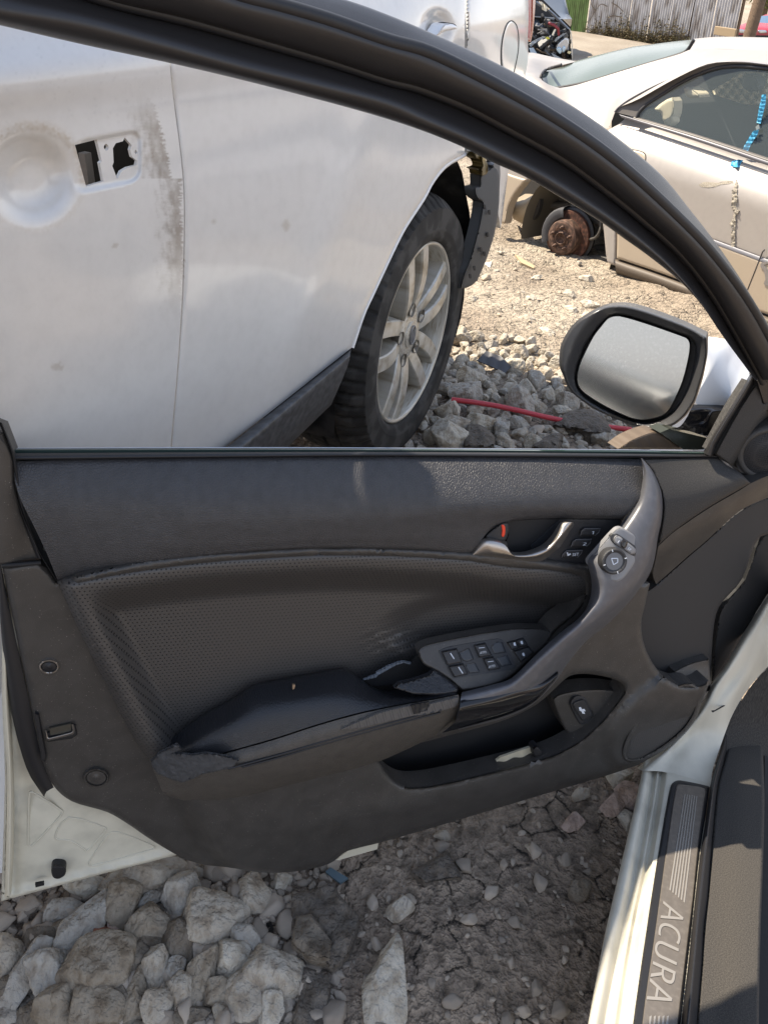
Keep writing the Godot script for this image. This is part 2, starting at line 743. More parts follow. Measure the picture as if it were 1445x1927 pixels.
func rock_mesh(sd: int, sub: int, rough: float) -> ArrayMesh:
	var rg := RandomNumberGenerator.new()
	rg.seed = sd
	var nz := FastNoiseLite.new()
	nz.seed = sd
	nz.frequency = 1.1
	nz.fractal_octaves = 5
	nz.fractal_gain = 0.55
	var pl := []
	for k in 15:
		var d := Vector3(rg.randfn(), rg.randfn() * 1.1, rg.randfn()).normalized()
		pl.append([d, rg.randf_range(0.66, 1.0)])
	var b := ico(sub)
	var mb := MB.new()
	for d in b[0]:
		var r := 0.0
		for q in pl:
			r += pow(maxf(0.0, q[0].dot(d)) / q[1], 26.0)
		r = pow(r + 0.001, -1.0 / 26.0)
		var p: Vector3 = d * r
		var n := nz.get_noise_3dv(p * 1.0)
		var n2 := nz.get_noise_3dv(p * 4.0 + Vector3(9, 3, 1))
		p += d * (n * 0.09 + n2 * rough)
		mb.add(p, Vector2(atan2(d.x, d.z), d.y))
	var lo := mb.v[0]
	var hi := mb.v[0]
	for p in mb.v:
		lo = lo.min(p)
		hi = hi.max(p)
	for k in mb.v.size():
		mb.v[k] = (mb.v[k] - (lo + hi) / 2) * 2.0 / (hi - lo)
	for k in range(0, b[1].size(), 3):
		mb.tri_to(b[1][k], b[1][k + 1], b[1][k + 2], b[0][b[1][k]])
	return mb.mesh()

var rocks := []
var rock_mats := []

func rock_at(m: Mesh, mt: Material, p: Vector3, s: Vector3, turn: Vector3, called: String, label: String, category: String, group: String) -> MeshInstance3D:
	var o := obj(called, m, mt)
	o.transform = Transform3D(Basis.from_euler(turn) * Basis.from_scale(s), p)
	tag(o, label, category, group)
	return o

func make_rubble() -> void:
	for k in 9:
		rocks.append(rock_mesh(40 + k, 4, 0.03))
	var small := []
	for k in 5:
		small.append(rock_mesh(90 + k, 2, 0.08))
	var pits := noise_tex("pits", 512, 0.03, FastNoiseLite.TYPE_SIMPLEX_SMOOTH, 6, [[0.0, 0.0], [0.35, 0.35], [0.55, 0.8], [1.0, 1.0]], 21)
	var tone := noise_tex("rock_tone", 512, 0.012, FastNoiseLite.TYPE_SIMPLEX_SMOOTH, 6, [[0.0, Color(0.62, 0.57, 0.52)], [0.38, Color(0.86, 0.83, 0.79)], [0.55, Color(0.96, 0.95, 0.93)], [1.0, Color(1, 1, 1)]], 22)
	var cols := [Color(0.45, 0.41, 0.35), Color(0.42, 0.4, 0.365), Color(0.52, 0.485, 0.42), Color(0.32, 0.28, 0.225), Color(0.19, 0.165, 0.135), Color(0.36, 0.16, 0.11), Color(0.43, 0.335, 0.29)]
	for k in cols.size():
		var m := mat("rock_%d" % k, cols[k], 0.95)
		m.albedo_texture = tone
		bump(m, pits, 0.4, 5.5, true)
		m.uv1_offset = Vector3(k * 0.37, k * 0.21, 0)
		rock_mats.append(m)
	# the heap under the door, as it lies: x, y, half width, half height (enlarged view), lean in degrees, colour, word
	var heap := [
		[580, 490, 172, 72, 8, 0, "long pale broken concrete block half under the door's bottom edge", "block"],
		[322, 542, 80, 48, 0, 2, "pale square-ended stone just right of the white door corner's lower edge", "stone"],
		[250, 626, 66, 40, 10, 1, "light grey oval stone nearest below the white door corner", "stone"],
		[322, 682, 62, 112, -35, 1, "long light grey slanting stone beside the red brick bits", "stone"],
		[388, 728, 46, 50, 20, 5, "dark red brick fragment lying in the rubble heap", "brick"],
		[432, 704, 28, 60, 32, 6, "small pink brick sliver lying on the red fragment", "brick"],
		[165, 735, 60, 38, -5, 4, "dark rounded stone at the left edge of the heap", "stone"],
		[470, 615, 58, 92, 5, 3, "brown earthy stone below the long pale concrete block", "stone"],
		[570, 578, 52, 24, 15, 1, "small flat pale stone lying tilted in the middle of the heap", "stone"],
		[556, 682, 72, 66, 0, 3, "brown grey pitted concrete lump in the middle of the heap", "stone"],
		[690, 584, 72, 82, -10, 1, "grey upright stone leaning beside the biggest pale stone", "stone"],
		[812, 650, 126, 94, 12, 0, "largest pale pointed stone at the top of the rubble heap", "stone"],
		[950, 562, 76, 68, 0, 0, "pale tan cube-like stone at the right top of the heap", "stone"],
		[1056, 510, 32, 38, 0, 2, "small pale stone tucked below the door's lower edge", "stone"],
		[30, 832, 56, 92, 10, 0, "pale stone cut by the left edge of the photo", "stone"],
		[92, 880, 50, 124, -20, 1, "tall narrow grey stone second from the left photo edge", "stone"],
		[185, 872, 78, 74, 0, 1, "round light grey stone left of the large tan boulder", "stone"],
		[365, 846, 130, 104, 6, 3, "large tan brown boulder below the red brick bits", "stone"],
		[515, 802, 52, 52, 0, 4, "dark brown stone between the tan boulder and a ribbed pale one", "stone"],
		[590, 850, 54, 74, 0, 0, "pale angular stone in the middle row of the heap", "stone"],
		[672, 752, 58, 78, 15, 4, "dark earthy upright stone below the largest pale stone", "stone"],
		[690, 930, 62, 62, 0, 0, "rounded pale tan stone in the lower middle of the heap", "stone"],
		[748, 868, 48, 96, -10, 3, "narrow upright tan stone leaning left in the lower heap", "stone"],
		[870, 815, 72, 70, 20, 2, "pale wedge stone below the bluish slab", "stone"],
		[922, 742, 66, 50, -15, 1, "bluish grey stone under the largest pale stone's right end", "stone"],
		[914, 930, 72, 88, -5, 0, "rounded pale stone with a blunt top beside the big wedge", "stone"],
		[1030, 880, 116, 82, -28, 0, "big pale wedge at the right end of the heap", "stone"],
		[510, 952, 46, 92, -8, 3, "tall narrow tan stone by the bottom edge", "stone"],
		[230, 1000, 84, 74, 0, 3, "blunt brown stone at the bottom left", "stone"],
		[370, 1000, 94, 70, -20, 3, "flat tan stone at the bottom beside the blunt brown one", "stone"],
		[600, 995, 62, 62, 10, 0, "pale stone cut by the bottom edge in the heap's middle", "stone"],
		[1006, 1000, 48, 64, -15, 2, "whitish stone with rust marks at the bottom right of the heap", "stone"],
		[832, 1002, 36, 32, 0, 3, "small brown cube stone at the bottom of the heap", "stone"],
		[812, 930, 52, 46, 0, 3, "brown stone wedged between two pale ones low in the heap", "stone"],
		[722, 1022, 64, 34, 0, 4, "dark flat stone at the bottom edge", "stone"],
		[18, 1024, 46, 30, 0, 1, "small grey stone in the bottom left corner", "stone"],
		[130, 1012, 50, 42, 0, 4, "dark stone at the bottom beside the corner", "stone"],
		[912, 1026, 50, 28, 0, 1, "small light stone at the bottom edge right of centre", "stone"],
		[236, 700, 46, 40, 0, 3, "brown pink stone left of the slanting grey stone", "stone"],
		[762, 768, 46, 20, 8, 1, "thin grey chip under the largest pale stone", "stone"],
		[440, 950, 46, 46, 0, 4, "dark stone in the gap right of the large tan boulder", "stone"],
		[820, 472, 62, 24, -8, 3, "brown stone peeking out below the door panel", "stone"],
		[40, 930, 40, 50, 0, 4, "dark stone deep at the left edge of the heap", "stone"],
		[210, 790, 50, 30, 0, 4, "dark stone behind the round light grey stone", "stone"],
		[650, 850, 40, 45, 0, 1, "grey stone half hidden in the heap's middle", "stone"],
		[545, 740, 50, 40, 0, 4, "dark brown clod between pitted lump and pale angular stone", "stone"],
	]
	rng.seed = 3
	for k in heap.size():
		var h: Array = heap[k]
		var px: float = h[0] / 1.979
		var py: float = 1400 + h[1] / 1.979
		var g := gp(px, py)
		var dd := (g - C).length()
		var mpp := dd / FPX / 1.979 * cos(atan((py - 963.0) / FPX)) * 1.03
		var a: float = h[2] * mpp
		var b: float = h[3] * mpp
		var t := minf(a, b) * 0.8
		var look := (C - g).normalized()
		var right := Vector3.RIGHT
		var up := look.cross(right).normalized()
		right = up.cross(look)
		var s := sin(deg_to_rad(h[4]))
		var c := cos(deg_to_rad(h[4]))
		var bx := right * c + up * s
		var by := up * c - right * s
		var o := obj("rubble_" + h[7], rocks[k % 9], rock_mats[h[5]])
		var sp := Basis(Vector3.UP, PI * rng.randi_range(0, 1)) * Basis(Vector3.RIGHT, PI / 2 * rng.randi_range(0, 3))
		o.transform = Transform3D(Basis(bx * a * 1.1, by * b * 1.1, look * t) * sp, g + Vector3(0, t * 0.35, 0))
		tag(o, h[6], h[7])
	# single stones on the bare soil
	var lone := [
		[724, 1868, 44, 96, -3, 2, "long whitish block of stone alone on the cracked soil at the bottom"],
		[752, 1716, 22, 27, -38, 0, "small buried tan stone above the long whitish block"],
		[835, 1580, 20, 15, 0, 0, "round pale pebble just below the door's lower edge"],
		[1190, 1502, 34, 26, 0, 6, "pinkish stone against the white sill below the speaker"],
		[1165, 1470, 26, 22, 0, 2, "pale stone under the door beside the sill"],
		[1150, 1520, 24, 20, 20, 6, "buff stone left of the pinkish one by the sill"],
		[1092, 1497, 18, 13, 0, 0, "small stone under the door's dark lower edge right of centre"],
		[1183, 1547, 22, 20, 0, 1, "grey stone below the pinkish one at the sill"],
		[1000, 1600, 14, 11, 0, 0, "small pebble on the cracked soil in the middle"],
		[1075, 1550, 24, 16, 20, 6, "reddish clod set in the soil below the door"],
		[1090, 1680, 24, 20, 0, 4, "dark rounded clod beside the sill"],
		[820, 1735, 10, 8, 0, 1, "tiny grey pebble on the cracked soil near the long block"],
		[1130, 1440, 30, 20, 0, 0, "tan stone right under the door by the hinge end"],
	]
	for k in lone.size():
		var h: Array = lone[k]
		var g := gp(h[0], h[1])
		var mpp := (g - C).length() / FPX * cos(atan((h[1] - 963.0) / FPX))
		var look := (C - g).normalized()
		var right := Vector3.RIGHT
		var up := look.cross(right).normalized()
		var s := sin(deg_to_rad(h[4]))
		var c := cos(deg_to_rad(h[4]))
		var a: float = h[2] * mpp
		var b: float = h[3] * mpp
		var o := obj("loose_stone", rocks[(k * 4 + 2) % 9], rock_mats[h[5]])
		o.transform = Transform3D(Basis((right * c + up * s) * a, (up * c - right * s) * b, look * minf(a, b) * 0.8), g + Vector3(0, minf(a, b) * 0.25, 0))
		tag(o, h[6], "stone")
	# flat slabs of old asphalt at the heap's right end
	var asphalt := mat("asphalt", Color(0.16, 0.14, 0.12), 0.95)
	asphalt.albedo_texture = tone
	bump(asphalt, pits, 0.5, 6.0, true)
	var sl := [[crop([1085, 560, 1170, 540, 1245, 512, 1262, 560, 1340, 640, 1300, 780, 1235, 842, 1200, 800, 1110, 795, 1085, 735], 0, 1400, 1.979), 0.02, "broad dark slab of old asphalt right of the heap"],
		[crop([1130, 830, 1235, 845, 1225, 960, 1200, 1060, 1080, 1060, 1110, 960], 0, 1400, 1.979), 0.012, "lower dark asphalt slab at the bottom edge"],
		[crop([1105, 640, 1160, 632, 1235, 735, 1225, 800, 1140, 790, 1085, 745], 0, 1400, 1.979), 0.034, "cracked earth plate lying on the broad dark slab"],
		[[772, 1640, 842, 1600, 868, 1650, 800, 1662], 0.018, "wedge-shaped clay plate under the door's middle"]]
	for q in sl:
		var base := gp(q[0][0], q[0][1])
		var pl := Pl.new(Vector3(base.x, ground_y(base.x, base.z) + q[1], base.z), Vector3.RIGHT, Vector3(0.03, 0.02, -1))
		var o := obj("asphalt_slab", patch(pl, pg(q[0]), func(p): return 0.006 * sin(p.x * 0.07) * sin(p.y * 0.09) + 0.004 * N1.get_noise_2d(p.x * 6, p.y * 6), 8.0, 0.04, 6.0, 0.006), asphalt if q[1] < 0.03 else rock_mats[4])
		tag(o, q[2], "slab")
	# the rubble between the white car's wheel and the mirror
	rng.seed = 12
	var zone := pg([600, 850, 760, 815, 800, 740, 830, 640, 900, 636, 985, 640, 1065, 690, 1200, 810, 1330, 850, 1330, 900, 560, 900])
	var done := []
	var n := 0
	for tries in 4000:
		if n >= 230:
			break
		var q := Vector2(rng.randf_range(560, 1330), rng.randf_range(632, 900))
		if not Geometry2D.is_point_in_polygon(q, zone):
			continue
		var r: float = [0.022, 0.03, 0.04, 0.054][mini(3, int(rng.randf() * rng.randf() * 5.0))] * rng.randf_range(0.85, 1.25)
		var g := gp(q.x, q.y)
		var ok := true
		for d in done:
			if d[0].distance_to(g) < (d[1] + r) * 0.83:
				ok = false
				break
		if not ok:
			continue
		done.append([g, r])
		var o := obj("concrete_lump", rocks[n % 9], rock_mats[[0, 1, 2, 1, 2, 0, 2, 2, 1, 0][rng.randi_range(0, 9)]])
		o.transform = Transform3D(Basis.from_euler(Vector3(rng.randf_range(0, TAU), rng.randf_range(0, TAU), rng.randf_range(0, TAU))) * Basis.from_scale(Vector3(1.15, 0.8, 0.9) * r), g + Vector3(0, r * 0.4, 0))
		tag(o, "grey broken concrete lump in the shaded rubble between car wheel and door mirror", "stone", "concrete lumps beside the white car's rear wheel")
		n += 1
	# scattered stones in the sunlit dirt
	for k in 30:
		var q := Vector2(rng.randf_range(880, 1180), rng.randf_range(470, 650))
		var g := gp(q.x, q.y)
		var r := rng.randf_range(0.012, 0.035)
		var o := obj("field_stone", rocks[k % 9], rock_mats[[2, 0, 2][k % 3]])
		o.transform = Transform3D(Basis.from_euler(Vector3(0, rng.randf_range(0, TAU), 0)) * Basis.from_scale(Vector3(1.4, 0.7, 1.0) * r), g + Vector3(0, r * 0.2, 0))
		tag(o, "pale stone lying in the sunlit tan dirt before the silver car", "stone", "stones in the sunlit dirt")
	# gravel and crumbs
	for part in 2:
		var mm := MultiMesh.new()
		mm.transform_format = MultiMesh.TRANSFORM_3D
		mm.use_colors = true
		mm.mesh = small[part]
		var xf := []
		var cl := []
		for k in 2600:
			var px := rng.randf_range(-20, 1460)
			var py := rng.randf_range(440, 1960)
			if k % 2:
				px = rng.randf_range(560, 1340)
				py = rng.randf_range(440, 900)
			var heap_zone := px < 640 and py > 1560
			if k % 3 == 0:
				px = rng.randf_range(-20, 640)
				py = rng.randf_range(1560, 1960)
				heap_zone = true
			var g := gp(px, py)
			if g.z < -8.0 or (g.z < -2.9 and k % 4):
				continue
			var r := rng.randf_range(0.0015, 0.006) * (1.0 if rng.randf() < 0.85 else 2.2) * (1.5 if heap_zone else 1.0) * (1.7 if g.z < -1.8 else 1.0)
			g.y += ground_fine(g.x, g.z) + r * 0.3
			xf.append(Transform3D(Basis.from_euler(Vector3(rng.randf_range(0, 6), rng.randf_range(0, 6), 0)) * Basis.from_scale(Vector3(1.3, 0.8, 1.0) * r), g))
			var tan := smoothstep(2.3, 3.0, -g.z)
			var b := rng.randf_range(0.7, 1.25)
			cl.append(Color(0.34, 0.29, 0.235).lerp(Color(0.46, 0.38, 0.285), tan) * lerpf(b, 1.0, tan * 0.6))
		mm.instance_count = xf.size()
		for k in xf.size():
			mm.set_instance_transform(k, xf[k])
			mm.set_instance_color(k, cl[k])
		var o := MultiMeshInstance3D.new()
		o.name = numbered("gravel")
		o.multimesh = mm
		var gm := mat("gravel", Color.WHITE, 0.95)
		gm.vertex_color_use_as_albedo = true
		o.material_override = gm
		add_child(o)
		tag(o, ["fine gravel and crumbs scattered over the soil and between the stones", "coarser soil crumbs among the gravel on the ground"][part], "gravel")
		o.set_meta("kind", "stuff")
	# red rod and litter
	var a := gp(848, 778) + Vector3(0, 0.05, 0)
	var b := gp(1182, 834) + Vector3(0, 0.045, 0)
	var red := mat("red_plastic", Color(0.5, 0.045, 0.06), 0.45)
	var rod := PackedVector3Array()
	for k in 9:
		rod.append(a.lerp(b, k / 8.0) + Vector3(0, 0.006 * sin(k * 0.9), 0))
	tag(obj("rod", tube(rod, 0.0085, 12), red), "thin red rod lying across the rubble below the door mirror", "rod")
	var sh := gp(838, 660)
	var spl := Pl.new(sh + Vector3(0, 0.05, 0), Vector3.RIGHT, Vector3(0, 1, 0.2))
	tag(obj("shard", patch(spl, pg([834, 648, 846, 652, 847, 668, 836, 672]), flat(0), 5, 0.006), red), "small red plastic shard beside the white car's tyre", "shard")
	var blk := mat("scrap_black", Color(0.045, 0.045, 0.05), 0.5)
	var s2 := gp(930, 690)
	var bpl := Pl.new(s2 + Vector3(0, 0.075, 0), Vector3.RIGHT, Vector3(0, 0.35, -1))
	tag(obj("scrap", patch(bpl, pg([897, 678, 915, 660, 945, 672, 962, 690, 950, 702, 925, 690]), func(p): return 0.004 * sin(p.x * 0.3), 6, 0.004), blk), "bent dark plastic scrap on the rubble", "scrap")
	for q in [[[870, 830, 880, 800, 905, 800, 930, 822, 925, 842, 880, 845], "dark wet clod between wheel and red rod"], [[1040, 800, 1070, 775, 1110, 770, 1140, 790, 1150, 815, 1100, 815], "dark mud patch with dried cracks under the mirror"], [[1000, 840, 1040, 815, 1060, 820, 1045, 850], "dark plastic flake beside the large pale stone"]]:
		var c0 := gp(q[0][0], q[0][1])
		var cpl := Pl.new(c0 + Vector3(0, 0.03, 0), Vector3.RIGHT, Vector3(0, 0.05, -1))
		tag(obj("clod", patch(cpl, cv(q[0], true, 3), func(p): return 0.02 + 0.012 * N1.get_noise_2d(p.x * 5, p.y * 5), 7, 0.06, 12, 0.02), asphalt), q[1], "clod")
	var s3 := gp(985, 492)
	var card := mat("tan_card", Color(0.42, 0.33, 0.2), 0.8)
	tag(obj("board_scrap", patch(Pl.new(s3 + Vector3(0, 0.03, 0), Vector3.RIGHT, Vector3(0, 0.25, -1)), pg([968, 478, 978, 484, 1006, 500, 1004, 505, 980, 494]), flat(0), 8, 0.012), card), "tan board scrap standing tilted in the sunlit dirt", "scrap")
	var s4 := gp(915, 500)
	tag(obj("paper_scrap", patch(Pl.new(s4 + Vector3(0, 0.02, 0), Vector3.RIGHT, Vector3(0, 0.2, -1)), pg([905, 503, 912, 494, 925, 492, 922, 503]), flat(0), 8, 0.003), mat("paper", Color(0.6, 0.56, 0.48), 0.8)), "pale scrap lying by the loose bumper liner", "scrap")
	var s5 := gp(630, 1632)
	tag(obj("glass_shard", patch(Pl.new(s5 + Vector3(0, 0.01, 0), Vector3.RIGHT, Vector3(0, 0.1, -1)), pg([612, 1640, 622, 1632, 655, 1652, 640, 1662]), flat(0), 8, 0.006), mat("blue_shard", Color(0.12, 0.17, 0.2), 0.25)), "bluish shard lying below the white strip under the door", "shard")
	var s6 := gp(866, 632)
	tag(obj("foil_scrap", patch(Pl.new(s6 + Vector3(0, 0.05, 0), Vector3.RIGHT, Vector3(0, 1, -0.3)), pg([853, 640, 858, 624, 862, 640, 870, 654, 860, 650]), flat(0), 5, 0.002), mat("foil", Color(0.5, 0.56, 0.6), 0.3)), "small pale blue scrap sticking up at the edge of the shaded rubble", "scrap")

# ---------------------------------------------------------------- the white car behind the door
func suv_h(q: Vector2) -> float:
	var h := -0.05 * pow((q.y - 520.0) / 520.0, 2)
	if q.x > 880.0:
		h -= 0.1 * pow((q.x - 880.0) / 115.0, 2)
	h += 0.012 * exp(-pow((q.y - 150.0 + q.x * 0.12) / 60.0, 2))
	return h + 0.035

func smear(q: Vector2) -> float:
	# rubbed brown dirt along the rear edge of the front door
	var x0 := poly_x([150, 262, 200, 292, 240, 304, 300, 318, 335, 322, 336, 341, 480, 345, 700, 338], q.y) + N1.get_noise_2d(q.x * 5, q.y * 26) * 9.0
	var e := x0 - q.x
	var wide := 74.0 if q.y < 335.0 else 56.0
	var w := smoothstep(-1.0, 3.0, e) * pow(1.0 - smoothstep(4.0, wide, e + N1.get_noise_2d(q.x * 6, q.y * 3) * 24.0), 1.3)
	w *= smoothstep(165.0, 250.0, q.y) * (1.0 - smoothstep(430.0, 640.0, q.y))
	return clampf(w * (0.85 + 0.35 * N1.get_noise_2d(q.x * 8, q.y * 3)), 0, 1)

func paint_dirt(q: Vector2, _w: Vector3) -> Color:
	var c := Color(0.67, 0.665, 0.65)
	c = c.lerp(Color(0.235, 0.2, 0.165), smear(q) * 0.8)
	# dirt ring round the handle cup and the torn-out handle
	var r := q.distance_to(Vector2(60, 335))
	var a := exp(-pow((r - 98.0) / 9.0, 2)) * (0.4 + 0.6 * smoothstep(-30.0, 60.0, q.x)) * (1.0 if q.y < 345.0 else 0.25)
	c = c.lerp(Color(0.38, 0.3, 0.2), clampf(a * (0.45 + 0.7 * N1.get_noise_2d(q.x * 40, q.y * 40)), 0, 0.6))
	c = c.lerp(Color(0.6, 0.52, 0.4), exp(-pow((r - 60.0) / 40.0, 2)) * 0.16 * (1.0 if q.y < 330.0 else 0.3))
	var v := N1.get_noise_2d(q.x * 9 + 70, q.y * 5)
	c *= 1.0 - 0.04 * maxf(0.0, v) - 0.02 * maxf(0.0, N1.get_noise_2d(q.x * 40, q.y * 40 + 900))
	if q.y < 230.0 and q.x < 330.0 and N1.get_noise_2d(q.x * 190 + q.y * 120, q.y * 60 - q.x * 30) > 0.5:
		c *= 0.93
	for s in [[538, 425, 7, 16], [108, 690, 13, 9], [218, 462, 7, 6], [405, 415, 5, 4]]:
		var d := Vector2((q.x - s[0]) / s[2], (q.y - s[1]) / s[3]).length() + N1.get_noise_2d(q.x * 90, q.y * 90) * 0.5
		c = c.lerp(Color(0.42, 0.38, 0.33), 0.55 * (1.0 - smoothstep(0.7, 1.0, d)))
	return c

func make_suv() -> void:
	var S := Pl.new(P(778, 631, 2.1), Vector3(0.423, 0.0, -0.906), Vector3(0.08, 1, 0.037))
	var suv := thing("parked_car", "white car with a torn-out front door handle, standing beyond the open door", "car", Vector3(S.o.x, 0.12, S.o.z))
	var paint := mat("white_paint", Color(0.9, 0.9, 0.9), 0.3)
	paint.vertex_color_use_as_albedo = true
	paint.albedo_color = Color.WHITE
	paint.albedo_texture = noise_tex("paint_dust", 512, 0.02, FastNoiseLite.TYPE_SIMPLEX_SMOOTH, 6, [[0.0, 0.97], [0.5, 0.99], [1.0, 1.0]], 31)
	paint.uv1_scale = Vector3(2.3, 2.3, 2.3)
	paint.clearcoat_enabled = true
	paint.clearcoat = 0.8
	paint.clearcoat_roughness = 0.1
	var plain := mat("white_paint_plain", Color(0.76, 0.765, 0.77), 0.3)
	plain.clearcoat_enabled = true
	plain.clearcoat = 0.35
	var dark := mat("dark_inside", Color(0.012, 0.012, 0.013), 0.8)
	var trim := mat("grey_cladding", Color(0.1, 0.105, 0.115), 0.5)
	trim.albedo_texture = noise_tex("dust_streak", 512, 0.03, FastNoiseLite.TYPE_SIMPLEX_SMOOTH, 5, [[0.0, 0.55], [0.5, 0.8], [0.62, 0.85], [1.0, 1.0]], 33)
	trim.uv1_scale = Vector3(3, 3, 3)
	# front door with the two openings of the missing handle
	var zc := func(f): return crop(f, 0, 30, 3.6125)
	var holes := [pg(zc.call([512, 877, 660, 840, 695, 985, 682, 1000, 706, 1125, 588, 1160])),
		pg(zc.call([850, 826, 897, 880, 888, 910, 900, 960, 935, 985, 930, 1015, 870, 1030, 828, 1055, 800, 1110, 766, 1020, 775, 995, 770, 900, 790, 865, 838, 852])),
		cv(zc.call([724, 868, 742, 893, 726, 917, 708, 892]), true, 3), cv(zc.call([926, 911, 935, 925, 926, 938, 917, 925]), true, 3)]
	var fd := cv([-60, -60, -60, -60, 316, -60, 316, -60, 320, 125, 344, 330, 345.5, 480, 338, 640, 321, 845, 314, 922, 314, 922, -60, 1205, -60, 1205], true, 5)
	var fh := func(q: Vector2) -> float:
		var h := suv_h(q)
		var d := q.distance_to(Vector2(60, 335))
		h -= 0.022 * exp(-pow(d / 68.0, 4))
		# the handle's flat seat, pressed in a little
		var e := Vector2(absf(q.x - 203.0) - 40.0, absf(q.y - 304.0 + (q.x - 203.0) * 0.2) - 26.0)
		var dist := Vector2(maxf(e.x, 0), maxf(e.y, 0)).length()
		h -= 0.004 * (1.0 - smoothstep(16.0, 25.0, dist))
		return h
	obj("front_door", patch(S, fd, fh, 5.0, 0.004, 0.0, 0.0, holes, paint_dirt, Rect2(236, 150, 112, 520)), paint, suv)
	obj("door_cavity", patch(S, pg([110, 225, 300, 225, 300, 400, 110, 400]), flat(-0.09), 60, 0.01), dark, suv)
	var latch_rod := mat("bare_metal", Color(0.25, 0.25, 0.26), 0.45, 0.6)
	obj("latch_bracket", patch(S, pg([160, 290, 172, 287, 180, 345, 168, 350]), flat(-0.05), 10, 0.01), latch_rod, suv)
	# rear door and quarter
	var rd := cv([318.6, -60, 318.6, -60, 874, -60, 874, -60, 874, 289, 874, 289, 839, 309, 813, 340, 798, 369, 761, 426, 740, 467, 703, 546, 682, 592, 661, 655, 661, 655, 429, 838, 316.6, 921, 316.6, 921, 323.6, 845, 340.6, 640, 348, 480, 346.5, 330, 322.6, 125], true, 5)
	var rh := func(q: Vector2) -> float:
		var h := suv_h(q) + 0.004 * exp(-pow((q.x - 640.0 - (q.y - 400.0) * -0.35) / 40.0, 2))
		h -= 0.016 * exp(-pow(Vector2((q.x - 822.0) / 26.0, (q.y - 52.0) / 30.0).length(), 4))
		return h
	obj("rear_door", patch(S, rd, rh, 8.0, 0.008, 10.0, 0.002, [], paint_dirt), paint, suv)
	obj("door_gap", patch(S, cv([310, -60, 310, -60, 330, -60, 330, -60, 340, 330, 355, 480, 348, 640, 330, 930, 330, 930, 310, 930, 310, 930, 330, 640, 338, 480], true, 3), func(q): return suv_h(q) - 0.012, 20, 0.005), mat("gap_grey", Color(0.3, 0.295, 0.29), 0.8), suv)
	var arch_lip := PackedVector3Array()
	for q in even(cv([874, 291, 839, 310.5, 813, 341.5, 798, 370.5, 761, 427, 740, 468, 703, 547, 682, 593, 662, 654]), 30):
		arch_lip.append(on(S, q.x, q.y, suv_h(q) - 0.01))
	obj("arch_flange", tube(arch_lip, 0.006, 6), plain, suv)
	var qp := cv([877, -60, 877, -60, 991, -60, 991, -60, 994.5, 20, 993, 80, 993.5, 108, 987, 148, 975, 225, 958, 312, 946, 400, 942, 430, 942, 430, 937, 400, 937, 330, 930, 309, 917, 300, 901, 288, 877, 290, 877, 290], true, 5)
	obj("quarter_panel", patch(S, qp, suv_h, 9.0, 0.03, 8.0, 0.006, [], paint_dirt), paint, suv)
	# fuel flap, handle, tail lamp
	var zt := func(f): return crop(f, 780, 0, 6.02)
	var flap := cv(zt.call([1100, 240, 1150, 290, 1173, 420, 1165, 600, 1120, 820, 1080, 960, 1040, 960, 1000, 800, 985, 640, 995, 480, 1020, 360, 1055, 270]), true, 4)
	var ring := Geometry2D.offset_polygon(flap, 1.6)[0]
	obj("flap_gap", patch(S, ring, func(q): return suv_h(q) + 0.0015, 6, 0.004), dark, suv)
	obj("fuel_flap", patch(S, flap, func(q): return suv_h(q) + 0.003, 6, 0.004, 4, 0.002, [], paint_dirt), paint, suv)
	var hl := cv(zt.call([250, 395, 290, 330, 330, 280, 400, 268, 455, 285, 480, 320, 420, 340, 330, 360, 270, 400]), true, 4)
	var hd := obj("door_handle", patch(S, hl, func(q): return suv_h(q) + 0.03, 4, 0.025, 4, 0.012), plain, suv)
	obj("handle_shadow_gap", patch(S, cv(zt.call([245, 392, 290, 318, 330, 268, 400, 258, 460, 276, 470, 300, 400, 280, 330, 292, 262, 400]), true, 4), func(q): return suv_h(q) + 0.012, 4, 0.015), dark, hd)
	var lampm := mat("tail_red", Color(0.42, 0.02, 0.035), 0.12)
	lampm.clearcoat_enabled = true
	obj("tail_lamp", patch(S, cv([991.5, -60, 991.5, -60, 1007, -60, 1007, -60, 1006, 0, 1002, 50, 997.5, 76, 995, 72, 995.5, 20], true, 4), func(q): return suv_h(q) - 0.012 - 0.05 * (q.x - 992) / 14.0, 5, 0.05), lampm, suv)
	obj("lamp_edge", patch(S, cv([1003.5, -60, 1003.5, -60, 1008.5, -60, 1008.5, -60, 1007, 2, 1003.5, 50, 998.5, 79, 997, 77, 1001.5, 40], true, 4), func(q): return suv_h(q) - 0.03, 5, 0.05), mat("lamp_amber", Color(0.45, 0.17, 0.1), 0.2), suv)
	# sill cladding
	obj("sill_cladding", loft(S, [[[661, 657, 429, 840, 300, 940], 0.027], [[659, 666, 440, 850, 305, 955], 0.053], [[654, 690, 480, 845, 320, 970], 0.05], [[626, 756, 533, 845, 380, 990], 0.02], [[624, 760, 532, 850, 380, 995], -0.08]], 24, 3), trim, suv)
	# wheel arch liner and what is left of the bumper
	var liner := []
	for a in 30:
		var row := PackedVector3Array()
		var t := lerpf(-0.35, PI + 0.25, a / 29.0)
		for k in 6:
			row.append(S.at(cos(t) * (0.44 + 0.012 * sin(a * 1.3 + k)), sin(t) * 0.46, lerpf(-0.012, -0.42, k / 5.0)))
		liner.append(row)
	var lm := mat("arch_liner", Color(0.035, 0.032, 0.03), 0.9)
	lm.albedo_texture = noise_tex("mud", 512, 0.015, FastNoiseLite.TYPE_SIMPLEX_SMOOTH, 6, [[0.0, 0.35], [0.5, 0.6], [0.7, 1.0], [1.0, 1.0]], 36)
	obj("arch_liner", loft3(liner, 1), lm, suv)
